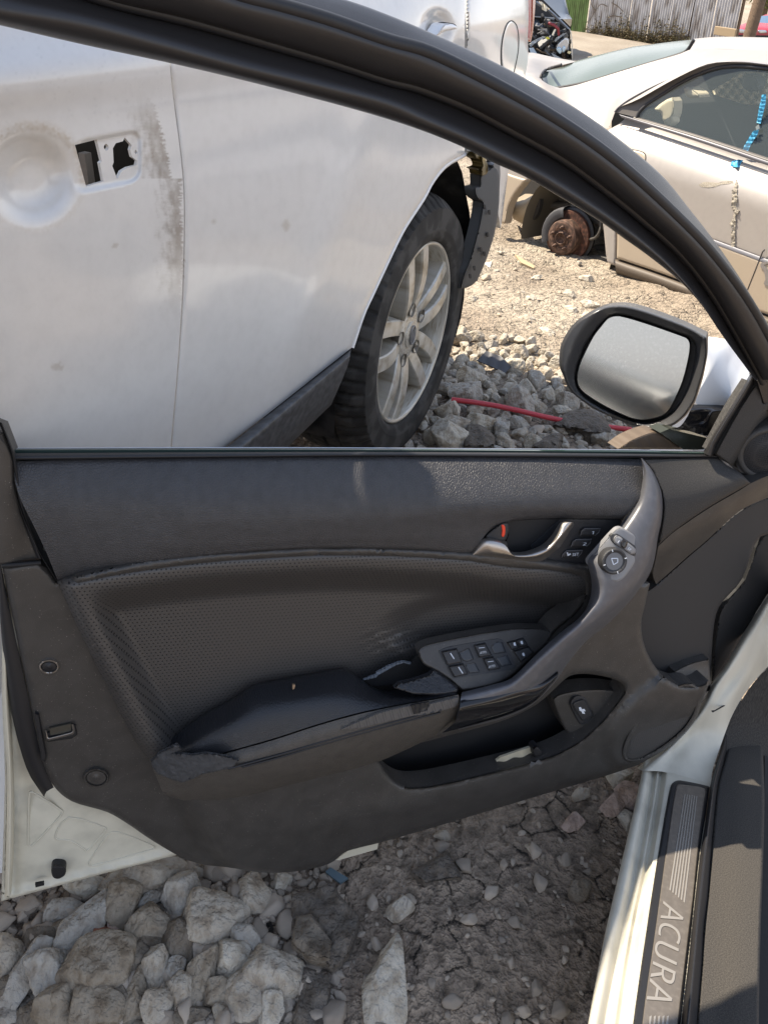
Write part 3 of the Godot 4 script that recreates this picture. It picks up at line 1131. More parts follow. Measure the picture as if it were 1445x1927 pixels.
	obj("arch_back", loft3([PackedVector3Array([S.at(-0.6, -0.25, -0.42), S.at(0.6, -0.25, -0.42)]), PackedVector3Array([S.at(-0.6, 0.55, -0.42), S.at(0.6, 0.55, -0.42)])]), dark, suv)
	var liner2 := cv([903, 331, 903, 331, 932, 312, 939, 330, 937, 400, 921, 470, 897, 528, 880, 541, 866, 543, 866, 543, 873, 515, 884, 488, 900, 430, 908, 382, 897, 372, 893, 354, 903, 350], true, 4)
	var bl := obj("bumper_liner", patch(S, liner2, func(q): return 0.03 + 0.02 * sin((q.y - 330.0) / 70.0), 7, 0.03, 5, 0.006), mat("liner_black", Color(0.055, 0.057, 0.058), 0.7), suv)
	for q in [[912, 390], [921, 400], [918, 442], [905, 470], [912, 478], [893, 505], [885, 520]]:
		obj("clip_hole", patch(S, cv([q[0] - 2.0, q[1] - 4.0, q[0] + 1.0, q[1] - 4.5, q[0] + 2.0, q[1] + 3.5, q[0] - 1.0, q[1] + 4.0], true, 3), flat(0.056), 3, 0.002), dark, bl)
	var foam := mat("gold_foam", Color(0.42, 0.3, 0.09), 0.6)
	foam.albedo_texture = TX["mud"]
	obj("torn_bracket", patch(S, cv([889, 287, 901, 288, 914, 301, 918, 318, 915, 328, 904, 330, 902, 322, 897, 318, 908, 314, 905, 303, 896, 297], true, 3), func(q): return 0.045 + 0.006 * sin(q.x * 0.5), 4, 0.03, 3, 0.005), foam, suv)
	obj("bumper_edge", patch(S, cv([928, 311, 940, 303, 940, 303, 941, 330, 934, 420, 918, 480, 897, 530, 897, 530, 920, 468, 935, 400, 937, 330], true, 4), flat(0.026), 7, 0.03), mat("edge_grey", Color(0.13, 0.135, 0.145), 0.5), suv)
	# wheel
	var W := Pl.new(S.at(0, 0, 0.0), S.u, S.v)
	var rub := mat("tyre_rubber", Color(0.045, 0.043, 0.041), 0.85)
	rub.albedo_texture = noise_tex("tyre_dust", 512, 0.01, FastNoiseLite.TYPE_SIMPLEX_SMOOTH, 5, [[0.0, 0.5], [0.45, 0.7], [0.65, 1.0], [1.0, 1.0]], 38)
	rub.uv1_scale = Vector3(4, 1, 1)
	var prof := [[0.243, -0.03], [0.246, 0.0], [0.252, 0.012], [0.262, 0.016], [0.275, 0.018], [0.279, 0.0205], [0.284, 0.0185], [0.305, 0.02], [0.326, 0.016], [0.33, 0.018], [0.334, 0.013], [0.347, -0.002], [0.354, -0.014], [0.3585, -0.026], [0.361, -0.04], [0.3625, -0.055], [0.354, -0.057], [0.354, -0.063], [0.363, -0.065], [0.3635, -0.1], [0.354, -0.102], [0.354, -0.11], [0.3635, -0.112], [0.363, -0.148], [0.354, -0.15], [0.354, -0.157], [0.3625, -0.159], [0.359, -0.19], [0.345, -0.212], [0.3, -0.235], [0.245, -0.22]]
	var sipes := func(k: int, a: float, r: float) -> float:
		if k >= 10 and k <= 14:
			var f := fposmod(a / TAU * 62.0 + (k - 10) * 0.08, 1.0)
			return r - (0.013 if f < 0.17 else 0.0) * (0.4 + 0.15 * (k - 10))
		if k > 17 and k < 27:
			var f := fposmod(a / TAU * 62.0 + k * 0.11, 1.0)
			return r - (0.007 if f < 0.14 and k != 20 and k != 21 and k != 24 and k != 25 else 0.0)
		return r
	var wheel := obj("wheel", lathe(W, prof, 496, sipes), rub, suv)
	var alloy := mat("dirty_alloy", Color(0.6, 0.595, 0.57), 0.36, 0.35)
	alloy.albedo_texture = noise_tex("brake_dust", 512, 0.012, FastNoiseLite.TYPE_SIMPLEX_SMOOTH, 6, [[0.0, Color(0.66, 0.6, 0.52)], [0.45, Color(0.9, 0.88, 0.84)], [1.0, Color(1, 1, 1)]], 39)
	alloy.uv1_scale = Vector3(3, 3, 3)
	obj("rim", lathe(W, [[0.247, -0.002], [0.246, 0.006], [0.24, 0.008], [0.236, 0.002], [0.234, -0.004], [0.226, -0.03], [0.22, -0.07], [0.217, -0.2], [0.2, -0.205]], 96), alloy, wheel)
	obj("brake_back", lathe(W, [[0.0, -0.1], [0.15, -0.1], [0.15, -0.12], [0.215, -0.19]], 48), mat("brake_dark", Color(0.03, 0.025, 0.02), 0.8), wheel)
	for k in 5:
		for sd in [-1.0, 1.0]:
			var rows := []
			for f in 9:
				var t := f / 8.0
				var r := lerpf(0.045, 0.237, t)
				var ang: float = deg_to_rad(72.0 * k + 97.0) + sd * lerpf(0.36, 0.19, t)
				var d := W.u * cos(ang) + W.v * sin(ang)
				var e := W.u * -sin(ang) + W.v * cos(ang)
				var w := lerpf(0.021, 0.0215, t)
				var h := lerpf(-0.02, 0.001, t) + 0.012 * sin(t * PI)
				var c := W.o + d * r
				rows.append([c - e * w * 1.2 + W.n * (h - 0.055), c - e * w + W.n * (h - 0.004), c - e * w * 0.86 + W.n * h, c + e * w * 0.86 + W.n * (h + 0.001), c + e * w + W.n * (h - 0.004), c + e * w * 1.2 + W.n * (h - 0.055)])
			var sp := MB.new()
			for s in 5:
				var dir: Vector3 = [-1.0, -0.7, 0.0, 0.7, 1.0][s] * (W.v * cos(deg_to_rad(72.0 * k + 97.0)) - W.u * sin(deg_to_rad(72.0 * k + 97.0))) + W.n * 0.6
				var f0 := sp.v.size()
				for r in rows:
					sp.add(r[s], Vector2(0, 0))
					sp.add(r[s + 1], Vector2(0, 0))
				for r in rows.size() - 1:
					sp.tri_to(f0 + r * 2, f0 + r * 2 + 1, f0 + r * 2 + 3, dir)
					sp.tri_to(f0 + r * 2, f0 + r * 2 + 3, f0 + r * 2 + 2, dir)
			for q in sp.v.size():
				sp.t[q] = W.uv(sp.v[q])
			obj("spoke", sp.mesh(), alloy, wheel)
	obj("hub", lathe(W, [[0.075, -0.06], [0.078, -0.022], [0.072, -0.013], [0.05, -0.01], [0.036, -0.01], [0.036, -0.01], [0.035, -0.006], [0.0, -0.004]], 40), alloy, wheel)
	for k in 5:
		var ang := deg_to_rad(72.0 * k + 133.0 - 36.0)
		var o := W.at(cos(ang) * 0.072, sin(ang) * 0.072, 0)
		obj("lug_pocket", lathe(Pl.new(o, W.u, W.v), [[0.019, -0.006], [0.017, -0.0075], [0.014, -0.03], [0.0, -0.032]], 20), mat("lug_shade", Color(0.2, 0.18, 0.15), 0.6, 0.3), wheel)
	var em := []
	for k in 25:
		var a := TAU * k / 24.0
		em.append(W.at(cos(a) * 0.016, sin(a) * 0.026, -0.002))
	obj("emblem", tube(PackedVector3Array(em), 0.0022, 6), latch_rod, wheel)
	for q in [[-0.006, 0.004, 1], [0.006, -0.004, 1]]:
		obj("emblem", tube(PackedVector3Array([W.at(q[0] - 0.004, -0.017, -0.002), W.at(q[0], 0.0, -0.001), W.at(q[0] + 0.004, 0.017, -0.002)]), 0.0022, 6), latch_rod, wheel)
	# the rest of the body, mostly out of the picture
	var shell := []
	var front := -3.05
	for st in [[-3.3, 0.25, 0.2], [-3.2, 0.42, 0.42], [-2.5, 0.6, 0.6], [-1.9, 0.8, 0.84], [-1.45, 0.82, 0.97], [-0.95, 0.84, 1.08], [-0.6, 0.85, 1.12], [0.2, 0.86, 1.14], [0.62, 0.86, 1.1], [0.86, 0.82, 0.85], [0.93, 0.5, 0.5]]:
		var row := PackedVector3Array()
		var open: bool = st[0] > -2.0
		for q in [[0.62 if open else -0.16, -0.45 if open else -0.14], [0.66 if open else 0.1, -0.2 if open else -0.06], [0.7 if open else st[1] * 0.6, -0.12 if open else -0.05], [st[1], -0.13], [lerpf(st[1], st[2], 0.88), -0.5], [st[2], -0.68], [st[2] + 0.04, -0.92], [st[2], -1.24], [st[1], -1.75], [0.1, -1.84], [-0.16, -1.7]]:
			row.append(S.at(st[0], q[0], q[1]))
		shell.append(row)
	obj("body_shell", loft3(shell, 3), plain, suv)
	var glass := mat("dark_window", Color(0.02, 0.024, 0.026), 0.06)
	for q in [[-1.75, -1.0], [-0.94, -0.14], [-0.08, 0.5]]:
		obj("side_window", loft3([PackedVector3Array([S.at(q[0], 0.93, -0.13), S.at(q[1], 0.93, -0.13)]), PackedVector3Array([S.at(q[0] + 0.1, 1.2, -0.28), S.at(q[1], 1.2, -0.28)])], 1, S.n), glass, suv)
	obj("front_wing", loft3([PackedVector3Array([S.at(-1.34, 0.8, -0.01), S.at(-2.2, 0.74, -0.05), S.at(-3.1, 0.5, -0.2)]), PackedVector3Array([S.at(-1.34, 0.3, 0.02), S.at(-2.2, 0.3, 0.0), S.at(-3.15, 0.3, -0.15)]), PackedVector3Array([S.at(-1.34, -0.12, -0.03), S.at(-2.2, -0.1, -0.03), S.at(-3.15, 0.05, -0.2)])], 4, S.n), plain, suv)
	var FW := Pl.new(S.at(-2.72, 0, 0.0), S.u, S.v)
	var fw := obj("wheel", lathe(FW, prof, 96), rub, suv)
	obj("rim", lathe(FW, [[0.247, 0.0], [0.2, -0.01], [0.06, 0.0], [0.0, 0.005]], 48), alloy, fw)

# ---------------------------------------------------------------- the silver car without rear wheel
func rear_glass_mat() -> StandardMaterial3D:
	var m := mat("rear_glass", Color(0.11, 0.135, 0.125), 0.15)
	m.metallic_specular = 0.18
	return m

func make_silver() -> void:
	var hub := P(1058, 452, 4.42)
	var T := Pl.new(Vector3(hub.x, 0.0, hub.z), Vector3(0.56, -0.04, 0.83), Vector3(0.02, 1, 0.0))
	var car := thing("parked_car", "silver beige car with its rear wheel missing and blue tape on its window", "car", Vector3(T.o.x, 0, T.o.z))
	var paint := mat("silver_paint", Color(0.36, 0.33, 0.305), 0.45, 0.15)
	paint.clearcoat_enabled = true
	paint.clearcoat = 0.12
	paint.clearcoat_roughness = 0.08
	paint.albedo_texture = TX["paint_dust"]
	paint.uv1_scale = Vector3(2, 2, 2)
	var lower := mat("beige_lower", Color(0.39, 0.325, 0.25), 0.4, 0.1)
	var dark: StandardMaterial3D = M["dark_inside"]
	var trim := mat("dark_trim", Color(0.085, 0.075, 0.068), 0.5)
	var rubber := mat("window_seal", Color(0.018, 0.017, 0.02), 0.6)
	var side_h := func(q: Vector2) -> float:
		# tumble: rounded shoulder under the windows, tucked in towards the sill
		var line := 235.0 + (q.x - 1140.0) * 0.335
		var t := (q.y - line) / 300.0
		return -0.06 * pow(clampf(0.22 - t, 0.0, 0.6) / 0.22, 2) - 0.02 * pow(maxf(0.0, t - 0.4), 2)
	# rear quarter with the open wheel arch, then the door
	var quarter := cv([930, 330, 946, 300, 946, 300, 948, 180, 975, 155, 1005, 160, 1060, 200, 1104, 233, 1138, 246, 1138, 246, 1120, 270, 1120, 300, 1128, 330, 1146, 392, 1158, 432, 1157, 500, 1157, 500, 1142, 492, 1130, 400, 1100, 350, 1065, 330, 1030, 325, 1000, 334, 968, 364, 956, 392, 950, 420, 950, 420, 938, 417, 938, 417], true, 5)
	obj("quarter_panel", patch(T, quarter, side_h, 9.0, 0.03, 5.0, 0.008), paint, car)
	obj("rear_bumper", patch(T, cv([938, 310, 938, 310, 955, 326, 990, 338, 990, 338, 968, 366, 956, 392, 950, 421, 950, 421, 936, 419, 936, 419], true, 5), func(_q): return 0.012, 8.0, 0.05, 5.0, 0.01), lower, car)
	var door := cv([1140, 247, 1140, 247, 1165, 232, 1180, 219, 1180, 219, 1310, 264, 1445, 312, 1560, 354, 1560, 354, 1560, 535, 1560, 535, 1340, 452, 1280, 430, 1215, 408, 1149, 386, 1149, 386, 1131, 330, 1123, 300, 1123, 270], true, 5)
	obj("door", patch(T, door, side_h, 9.0, 0.03, 5.0, 0.006), paint, car)
	var low := cv([1150, 389, 1150, 389, 1215, 411, 1280, 434, 1340, 456, 1560, 539, 1560, 539, 1560, 640, 1560, 640, 1445, 592, 1400, 577, 1335, 548, 1240, 513, 1160, 486, 1160, 486, 1160, 432], true, 5)
	obj("door_lower_panel", patch(T, low, func(q): return side_h.call(q) + 0.012, 9.0, 0.03, 5.0, 0.008), lower, car)
	obj("sill", loft(T, [[[1157, 486, 1240, 514, 1335, 550, 1445, 594, 1560, 642], -0.02], [[1157, 494, 1240, 522, 1335, 558, 1445, 602, 1560, 650], 0.018], [[1158, 510, 1240, 538, 1335, 574, 1445, 616, 1560, 660], 0.015], [[1160, 522, 1240, 550, 1335, 586, 1445, 630, 1560, 680], -0.06]], 20, 3), mat("sill_brown", Color(0.1, 0.078, 0.058), 0.6), car)
	# door gap between the panels on the lower part and the fuel flap
	var seam := PackedVector3Array()
	for q in [[1406, 545], [1420, 510], [1434, 474], [1438, 470]]:
		seam.append(on(T, q[0], q[1], side_h.call(Vector2(q[0], q[1])) + 0.011))
	obj("panel_seam", tube(seam, 0.003, 6), rubber, car)
	var flap := cv(crop([590, 718, 590, 718, 670, 735, 692, 755, 690, 800, 690, 800, 640, 830, 560, 790, 560, 790], 1000, 60, 3.247), true, 3)
	obj("flap_gap", patch(T, Geometry2D.offset_polygon(flap, 1.4)[0], func(q): return side_h.call(q) + 0.002, 5, 0.006), dark, car)
	obj("fuel_flap", patch(T, flap, func(q): return side_h.call(q) + 0.005, 5, 0.006, 3, 0.002), lower, car)
	# pillar, roof, rear deck
	var n := 40
	var r0 := [[952, 178, 975, 156, 1005, 161, 1060, 201, 1104, 234, 1138, 246, 1148, 232, 1165, 205, 1200, 187, 1262, 152, 1320, 124, 1352, 117, 1400, 117, 1480, 124, 1560, 134], 0]
	var rows := []
	for q in [[[952, 178, 975, 156, 1005, 161, 1060, 201, 1104, 234, 1138, 246, 1150, 228, 1160, 205, 1200, 187, 1262, 152, 1320, 124, 1352, 117, 1400, 117, 1480, 124, 1560, 134], [-0.02, -0.03, -0.05, -0.06, -0.07, -0.11, -0.16, -0.2, -0.22, -0.24]],
			[[960, 160, 985, 140, 1010, 146, 1050, 172, 1090, 185, 1120, 188, 1150, 178, 1185, 160, 1220, 142, 1262, 124, 1310, 108, 1350, 104, 1400, 106, 1480, 112, 1560, 120], [-0.06, -0.08, -0.12, -0.16, -0.2, -0.23, -0.27, -0.29, -0.3, -0.31]],
			[[975, 142, 1000, 136, 1019, 150, 1034, 166, 1070, 163, 1108, 153, 1150, 140, 1186, 129, 1225, 117, 1277, 102, 1300, 93, 1340, 92, 1400, 94, 1480, 98, 1560, 104], [-0.15, -0.18, -0.2, -0.24, -0.28, -0.32, -0.36, -0.38, -0.4, -0.4]]]:
		var e := even(cv(q[0]), n)
		var o := PackedVector3Array()
		for k in n:
			var f: float = float(k) / (n - 1) * (q[1].size() - 1)
			o.append(on(T, e[k].x, e[k].y, lerpf(q[1][int(f)], q[1][mini(int(f) + 1, q[1].size() - 1)], f - int(f))))
		rows.append(o)
	obj("roof_pillar", loft3(rows, 4, T.n, T), paint, car)
	obj("roof", loft(T, [[[1294, 96, 1340, 92, 1400, 94, 1480, 98, 1560, 104], -0.4], [[1301, 84, 1345, 82, 1400, 83, 1480, 86, 1560, 92], -0.55], [[1305, 75, 1345, 71, 1400, 71, 1480, 74, 1560, 80], -0.85], [[1303, 75.5, 1345, 72.5, 1400, 72.5, 1480, 75, 1560, 81], -1.15], [[1290, 100, 1345, 96, 1400, 94, 1480, 96, 1560, 102], -1.35]], 24, 4), paint, car)
	var deck := []
	for q in [[[950, 178, 975, 142, 1019, 150], [-0.03, -0.1, -0.2]], [[956, 128, 985, 122, 1018, 143], [-0.3, -0.3, -0.3]], [[968, 110, 1000, 108, 1026, 132], [-0.5, -0.5, -0.5]], [[985, 100, 1030, 109, 1075, 118], [-0.8, -0.8, -0.8]], [[1010, 102, 1050, 110, 1090, 117], [-1.1, -1.1, -1.1]], [[1010, 125, 1050, 125, 1090, 125], [-1.4, -1.4, -1.4]]]:
		deck.append([q[0], q[1]])
	obj("boot_lid", loft(T, deck, 14, 3), paint, car)
	# rear window with its dark rim
	var rw_out := [[[1018, 145, 1033, 167, 1108, 154, 1186, 130, 1277, 103, 1292, 95, 1305, 75], [-0.23, -0.25, -0.3, -0.34, -0.38, -0.42, -0.6]], [[1026, 133, 1060, 142, 1118, 127, 1190, 106, 1260, 91, 1292, 84, 1303, 75], [-0.45, -0.5, -0.5, -0.55, -0.6, -0.65, -0.7]], [[1056, 122.5, 1080, 116, 1124, 104, 1190, 88, 1216, 85, 1260, 79, 1302, 74.5], [-0.9, -0.9, -0.9, -0.95, -0.95, -1.0, -1.0]], [[1062, 126, 1085, 120, 1128, 108, 1192, 92, 1220, 88, 1262, 82, 1300, 77], [-1.2, -1.2, -1.2, -1.2, -1.2, -1.2, -1.2]]]
	obj("rear_window", loft(T, rw_out, 30, 4), rear_glass_mat(), car)
	var rim := PackedVector3Array()
	for q in even(cv([1056, 122, 1026, 132, 1017, 145, 1022, 158, 1033, 167, 1060, 164, 1108, 154, 1186, 130, 1277, 103, 1292, 95, 1305, 75]), 60):
		rim.append(on(T, q.x, q.y, lerpf(-0.235, -0.42, clampf((q.x - 1033.0) / 260.0, 0, 1)) + (0.01 if q.x > 1033 or q.y > 140 else -0.45 * (140.0 - q.y) / 20.0)))
	obj("rear_window_seal", tube(rim, 0.009, 6), rubber, car)
	# side window: frame, pane, seats inside
	var frame_out := cv(crop([505, 490, 530, 460, 600, 410, 740, 335, 900, 265, 1060, 205, 1180, 182, 1300, 184, 1445, 200], 1000, 60, 3.247))
	var frame_in := cv(crop([640, 522, 655, 490, 700, 445, 800, 380, 900, 318, 1000, 268, 1120, 224, 1220, 210, 1320, 212, 1445, 225], 1000, 60, 3.247))
	var fo := []
	var fi := []
	for q in frame_out:
		fo.append_array([q.x, q.y])
	for q in frame_in:
		fi.append_array([q.x, q.y])
	fo.append_array([1560, 138])
	fi.append_array([1560, 148])
	var tum := [-0.06, -0.11, -0.15, -0.19, -0.21, -0.22, -0.22]
	var tum2 := [-0.075, -0.13, -0.17, -0.2, -0.22, -0.23, -0.23]
	obj("quarter_trim", loft(T, [[fo, tum], [fi, tum2]], 40, 1), trim, car)
	var frame_seal := PackedVector3Array()
	var fe := even(cv(fi), 50)
	for k in 50:
		var f := k / 49.0 * 6.0
		frame_seal.append(on(T, fe[k].x, fe[k].y, lerpf(tum2[int(f)], tum2[mini(6, int(f) + 1)], f - int(f)) + 0.004))
	obj("window_seal", tube(frame_seal, 0.008, 6), rubber, car)
	var chrome := PackedVector3Array()
	var ce := even(cv(fo), 50)
	for k in 50:
		var f := k / 49.0 * 6.0
		chrome.append(on(T, ce[k].x, ce[k].y, lerpf(tum[int(f)], tum[mini(6, int(f) + 1)], f - int(f)) + 0.004))
	var bright := mat("bright_trim", Color(0.16, 0.16, 0.18), 0.5, 0.3)
	obj("bright_strip", tube(chrome, 0.004, 6), bright, car)
	obj("belt_strip", loft(T, [[[1164, 215, 1310, 259, 1445, 304, 1560, 344], -0.062], [[1166, 217, 1310, 262, 1445, 308, 1560, 348], -0.058], [[1168, 221, 1310, 266, 1445, 312, 1560, 353], -0.062]], 24, 2), bright, car)
	obj("belt_seal", loft(T, [[[1194, 219, 1310, 253, 1445, 297, 1560, 336], -0.075], [[1190, 222, 1310, 257, 1445, 302, 1560, 341], -0.062], [[1188, 225, 1310, 262, 1445, 306, 1560, 346], -0.066]], 24, 2), trim, car)
	var gl := mat("side_glass", Color(0.3, 0.36, 0.35, 1), 0.03)
	gl.transparency = BaseMaterial3D.TRANSPARENCY_ALPHA
	gl.albedo_color.a = 0.12
	obj("side_window", loft(T, [[fi, tum2], [[1197, 221, 1310, 255, 1445, 299, 1560, 338], -0.08]], 40, 3), gl, car)
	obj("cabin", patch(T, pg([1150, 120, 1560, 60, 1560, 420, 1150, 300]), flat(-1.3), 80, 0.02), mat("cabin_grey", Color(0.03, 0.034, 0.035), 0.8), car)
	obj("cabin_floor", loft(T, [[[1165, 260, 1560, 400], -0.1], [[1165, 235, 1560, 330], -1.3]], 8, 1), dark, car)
	var cloth := mat("seat_cloth", Color(0.5, 0.46, 0.34), 0.85)
	var z2 := func(f): return crop(f, 1000, 60, 3.247)
	obj("rear_seat", patch(T, cv(z2.call([930, 350, 960, 335, 1020, 375, 1025, 400, 950, 400]), true, 3), flat(-0.5), 8, 0.08, 6, 0.02), cloth, car)
	obj("rear_seat", patch(T, cv(z2.call([750, 470, 860, 400, 870, 500, 830, 560, 800, 540, 790, 500]), true, 3), flat(-0.35), 8, 0.06, 6, 0.02), cloth, car)
	obj("seat_belt_anchor", patch(T, cv(z2.call([805, 545, 860, 515, 872, 550, 830, 580]), true, 3), flat(-0.3), 8, 0.04, 6, 0.01), cloth, car)
	obj("door_lining", patch(T, cv(z2.call([1095, 370, 1200, 300, 1280, 250, 1445, 250, 1445, 330, 1390, 430, 1320, 445, 1200, 410]), true, 3), func(q): return -1.1 + 0.04 * sin(q.x * 0.35) * sin(q.y * 0.3), 5, 0.06, 6, 0.02), cloth, car)
	obj("headrest", patch(T, cv(z2.call([1290, 270, 1340, 255, 1385, 290, 1380, 340, 1330, 365, 1285, 330]), true, 3), flat(-0.95), 8, 0.06, 10, 0.03), mat("cabin_grey", Color(), 0.8), car)
	# tape and torn moulding
	var tape := mat("blue_tape", Color(0.06, 0.36, 0.6), 0.55)
	obj("window_tape", patch(T, pg(z2.call([1405, 385, 1428, 380, 1425, 440, 1410, 500, 1395, 560, 1373, 555, 1385, 480])), func(q): return -0.125 + 0.006 * sin(q.y * 0.9), 4, 0.003), tape, car)
	obj("window_tape", patch(T, pg(z2.call([1352, 605, 1383, 598, 1375, 630, 1335, 690, 1318, 730, 1285, 722, 1300, 690])), func(q): return -0.095 + 0.006 * sin(q.y * 0.8), 4, 0.003), tape, car)
	obj("body_tape", patch(T, pg(z2.call([1222, 790, 1260, 780, 1290, 785, 1275, 800, 1265, 828, 1210, 822])), func(q): return side_h.call(q) + 0.012 + 0.008 * sin(q.x * 0.5), 4, 0.003), tape, car)
	obj("window_tape_roll", patch(T, pg(z2.call([1365, 580, 1385, 565, 1390, 590, 1372, 600])), flat(-0.1), 4, 0.003), mat("clear_tape", Color(0.25, 0.28, 0.28), 0.3), car)
	# the torn foam strip down the door
	var z3 := func(f): return crop(f, 1230, 280, 6.023)
	var scar := mat("torn_foam", Color(0.52, 0.49, 0.44), 0.95)
	scar.albedo_texture = TX["brake_dust"]
	scar.uv1_scale = Vector3(25, 25, 25)
	bump(scar, TX["pits"], 0.15, 25)
	obj("torn_strip", patch(T, pg(z3.call([928, 355, 945, 420, 935, 500, 940, 570, 925, 640, 935, 690, 965, 700, 940, 735, 918, 760, 920, 850, 912, 950, 915, 1100, 900, 1250, 890, 1330, 868, 1310, 835, 1250, 860, 1200, 875, 1080, 872, 960, 890, 900, 855, 850, 890, 790, 905, 720, 870, 645, 885, 560, 880, 470, 910, 430])), func(q): return side_h.call(q) + 0.006 + 0.008 * N1.get_noise_2d(q.x * 18, q.y * 18), 2.5, 0.006), scar, car)
	obj("scrape", patch(T, pg(z3.call([505, 410, 560, 375, 640, 378, 720, 385, 800, 365, 890, 360, 895, 385, 830, 400, 760, 405, 700, 430, 600, 440, 540, 435])), func(q): return side_h.call(q) + 0.001 + 0.002 * N1.get_noise_2d(q.x * 40, q.y * 40), 2.5, 0.003), scar, car)
	obj("side_strip", loft(T, [[[1337, 449, 1445, 489, 1560, 533], 0.006], [[1337, 453, 1445, 493, 1560, 537], 0.012], [[1337, 457, 1445, 497, 1560, 541], 0.012]], 12, 1), bright, car)
	obj("paint_damage", patch(T, cv(z3.call([1215, 1290, 1295, 1280, 1295, 1300, 1240, 1320, 1290, 1370, 1290, 1560, 1240, 1530, 1260, 1480, 1240, 1380, 1205, 1340]), true, 2), func(q): return side_h.call(q) + 0.016, 4, 0.004), mat("damage_grey", Color(0.2, 0.18, 0.17), 0.7), car)
	# inside the wheel arch
	var A := Pl.new(on(T, 1058, 450, 0.0), T.u, T.v)
	var soot := mat("underbody", Color(0.03, 0.027, 0.024), 0.85)
	var liner := []
	for a in 22:
		var row := PackedVector3Array()
		var t := lerpf(-0.2, PI + 0.2, a / 21.0)
		for k in 5:
			row.append(A.at(cos(t) * 0.36 + 0.0, sin(t) * 0.37 - 0.02, lerpf(-0.02, -0.5, k / 4.0)))
		liner.append(row)
	obj("arch_liner", loft3(liner, 1), mat("liner_tan", Color(0.1, 0.085, 0.062), 0.85), car)
	obj("underbody", patch(T, pg([930, 300, 1200, 300, 1200, 540, 930, 440]), flat(-0.55), 60, 0.02), soot, car)
	var D := Pl.new(on(T, 1066, 445, -0.06), Vector3(0.7, 0, 0.71), T.v)
	var rust := mat("rusty_iron", Color(0.13, 0.055, 0.035), 0.9)
	rust.albedo_texture = noise_tex("rust", 512, 0.02, FastNoiseLite.TYPE_SIMPLEX_SMOOTH, 6, [[0.0, 0.45], [0.5, 0.75], [0.7, 1.0], [1.0, 1.0]], 41)
	rust.uv1_scale = Vector3(3, 3, 3)
	var disc := obj("brake_disc", lathe(D, [[0.0, 0.0], [0.14, 0.0], [0.143, -0.003], [0.143, -0.02], [0.14, -0.023], [0.09, -0.023]], 64), rust, car)
	var hubm := mat("rusty_hub", Color(0.16, 0.09, 0.062), 0.75, 0.2)
	hubm.albedo_texture = TX["rust"]
	obj("hub", lathe(D, [[0.1, 0.0], [0.097, 0.045], [0.09, 0.055], [0.06, 0.057], [0.055, 0.05], [0.036, 0.05], [0.034, 0.066], [0.03, 0.068], [0.028, 0.05], [0.0, 0.045]], 48), hubm, disc)
	for k in 5:
		var an := TAU * k / 5.0 + 0.3
		obj("wheel_stud", lathe(Pl.new(D.at(cos(an) * 0.06, sin(an) * 0.06, 0.05), D.u, D.v), [[0.012, 0.0], [0.011, 0.012], [0.006, 0.014], [0.006, 0.03], [0.0, 0.031]], 10), hubm, disc)
	var cal := mat("caliper", Color(0.05, 0.05, 0.055), 0.7)
	var rc := []
	for k in 9:
		var an := lerpf(1.75, 3.5, k / 8.0)
		var row := PackedVector3Array()
		for q in [[0.105, 0.012], [0.11, 0.03], [0.15, 0.034], [0.162, 0.02], [0.162, -0.04], [0.14, -0.06]]:
			row.append(D.at(cos(an) * q[0], sin(an) * q[0], q[1]))
		rc.append(row)
	obj("brake_caliper", loft3(rc, 1, D.n), cal, car)
	obj("backing_plate", lathe(D, [[0.08, -0.03], [0.152, -0.03], [0.155, -0.05], [0.1, -0.05]], 40), cal, car)
	# silencer, arm, spring strut, hoses
	var zb := func(f): return crop(f, 880, 250, 3.44)
	var mu := mat("silencer", Color(0.3, 0.24, 0.16), 0.5, 0.3)
	obj("silencer", loft(T, [[zb.call([370, 395, 400, 395, 440, 400]), -0.2], [zb.call([300, 440, 350, 440, 440, 402]), -0.1], [zb.call([290, 490, 330, 500, 400, 500]), -0.06], [zb.call([290, 550, 340, 575, 385, 585]), -0.1], [zb.call([300, 560, 345, 585, 385, 592]), -0.3]], 12, 3), mu, car)
	obj("silencer_end", patch(T, cv(zb.call([440, 402, 470, 420, 468, 480, 440, 550, 390, 588, 385, 560, 400, 500, 415, 440]), true, 4), flat(-0.1), 6, 0.02, 4, 0.01), soot, car)
	for q in [[[490, 440, -0.2, 560, 470, -0.25, 700, 480, -0.25], 0.025], [[690, 470, -0.15, 710, 540, -0.13], 0.028], [[540, 400, -0.3, 700, 440, -0.3, 900, 560, -0.3], 0.04], [[760, 560, -0.2, 850, 570, -0.2, 960, 680, -0.25], 0.03], [[770, 790, -0.3, 850, 760, -0.3, 960, 770, -0.3], 0.035], [[780, 820, -0.15, 960, 830, -0.15], 0.03], [[860, 550, -0.1, 858, 620, -0.08, 830, 675, -0.08, 790, 690, -0.1], 0.008], [[880, 590, -0.15, 960, 660, -0.1], 0.02]]:
		var pts := PackedVector3Array()
		for k in range(0, q[0].size(), 3):
			pts.append(on(T, 880 + q[0][k] / 3.44, 250 + q[0][k + 1] / 3.44, q[0][k + 2]))
		var sm := PackedVector3Array()
		for k in pts.size() - 1:
			for s in 5:
				sm.append(pts[k].cubic_interpolate(pts[k + 1], pts[maxi(k - 1, 0)], pts[mini(k + 2, pts.size() - 1)], s / 5.0))
		sm.append(pts[pts.size() - 1])
		obj("suspension_arm" if q[1] > 0.01 else "brake_hose", tube(sm, q[1], 10), mat("grimy_steel", Color(0.075, 0.068, 0.06), 0.7, 0.2), car)
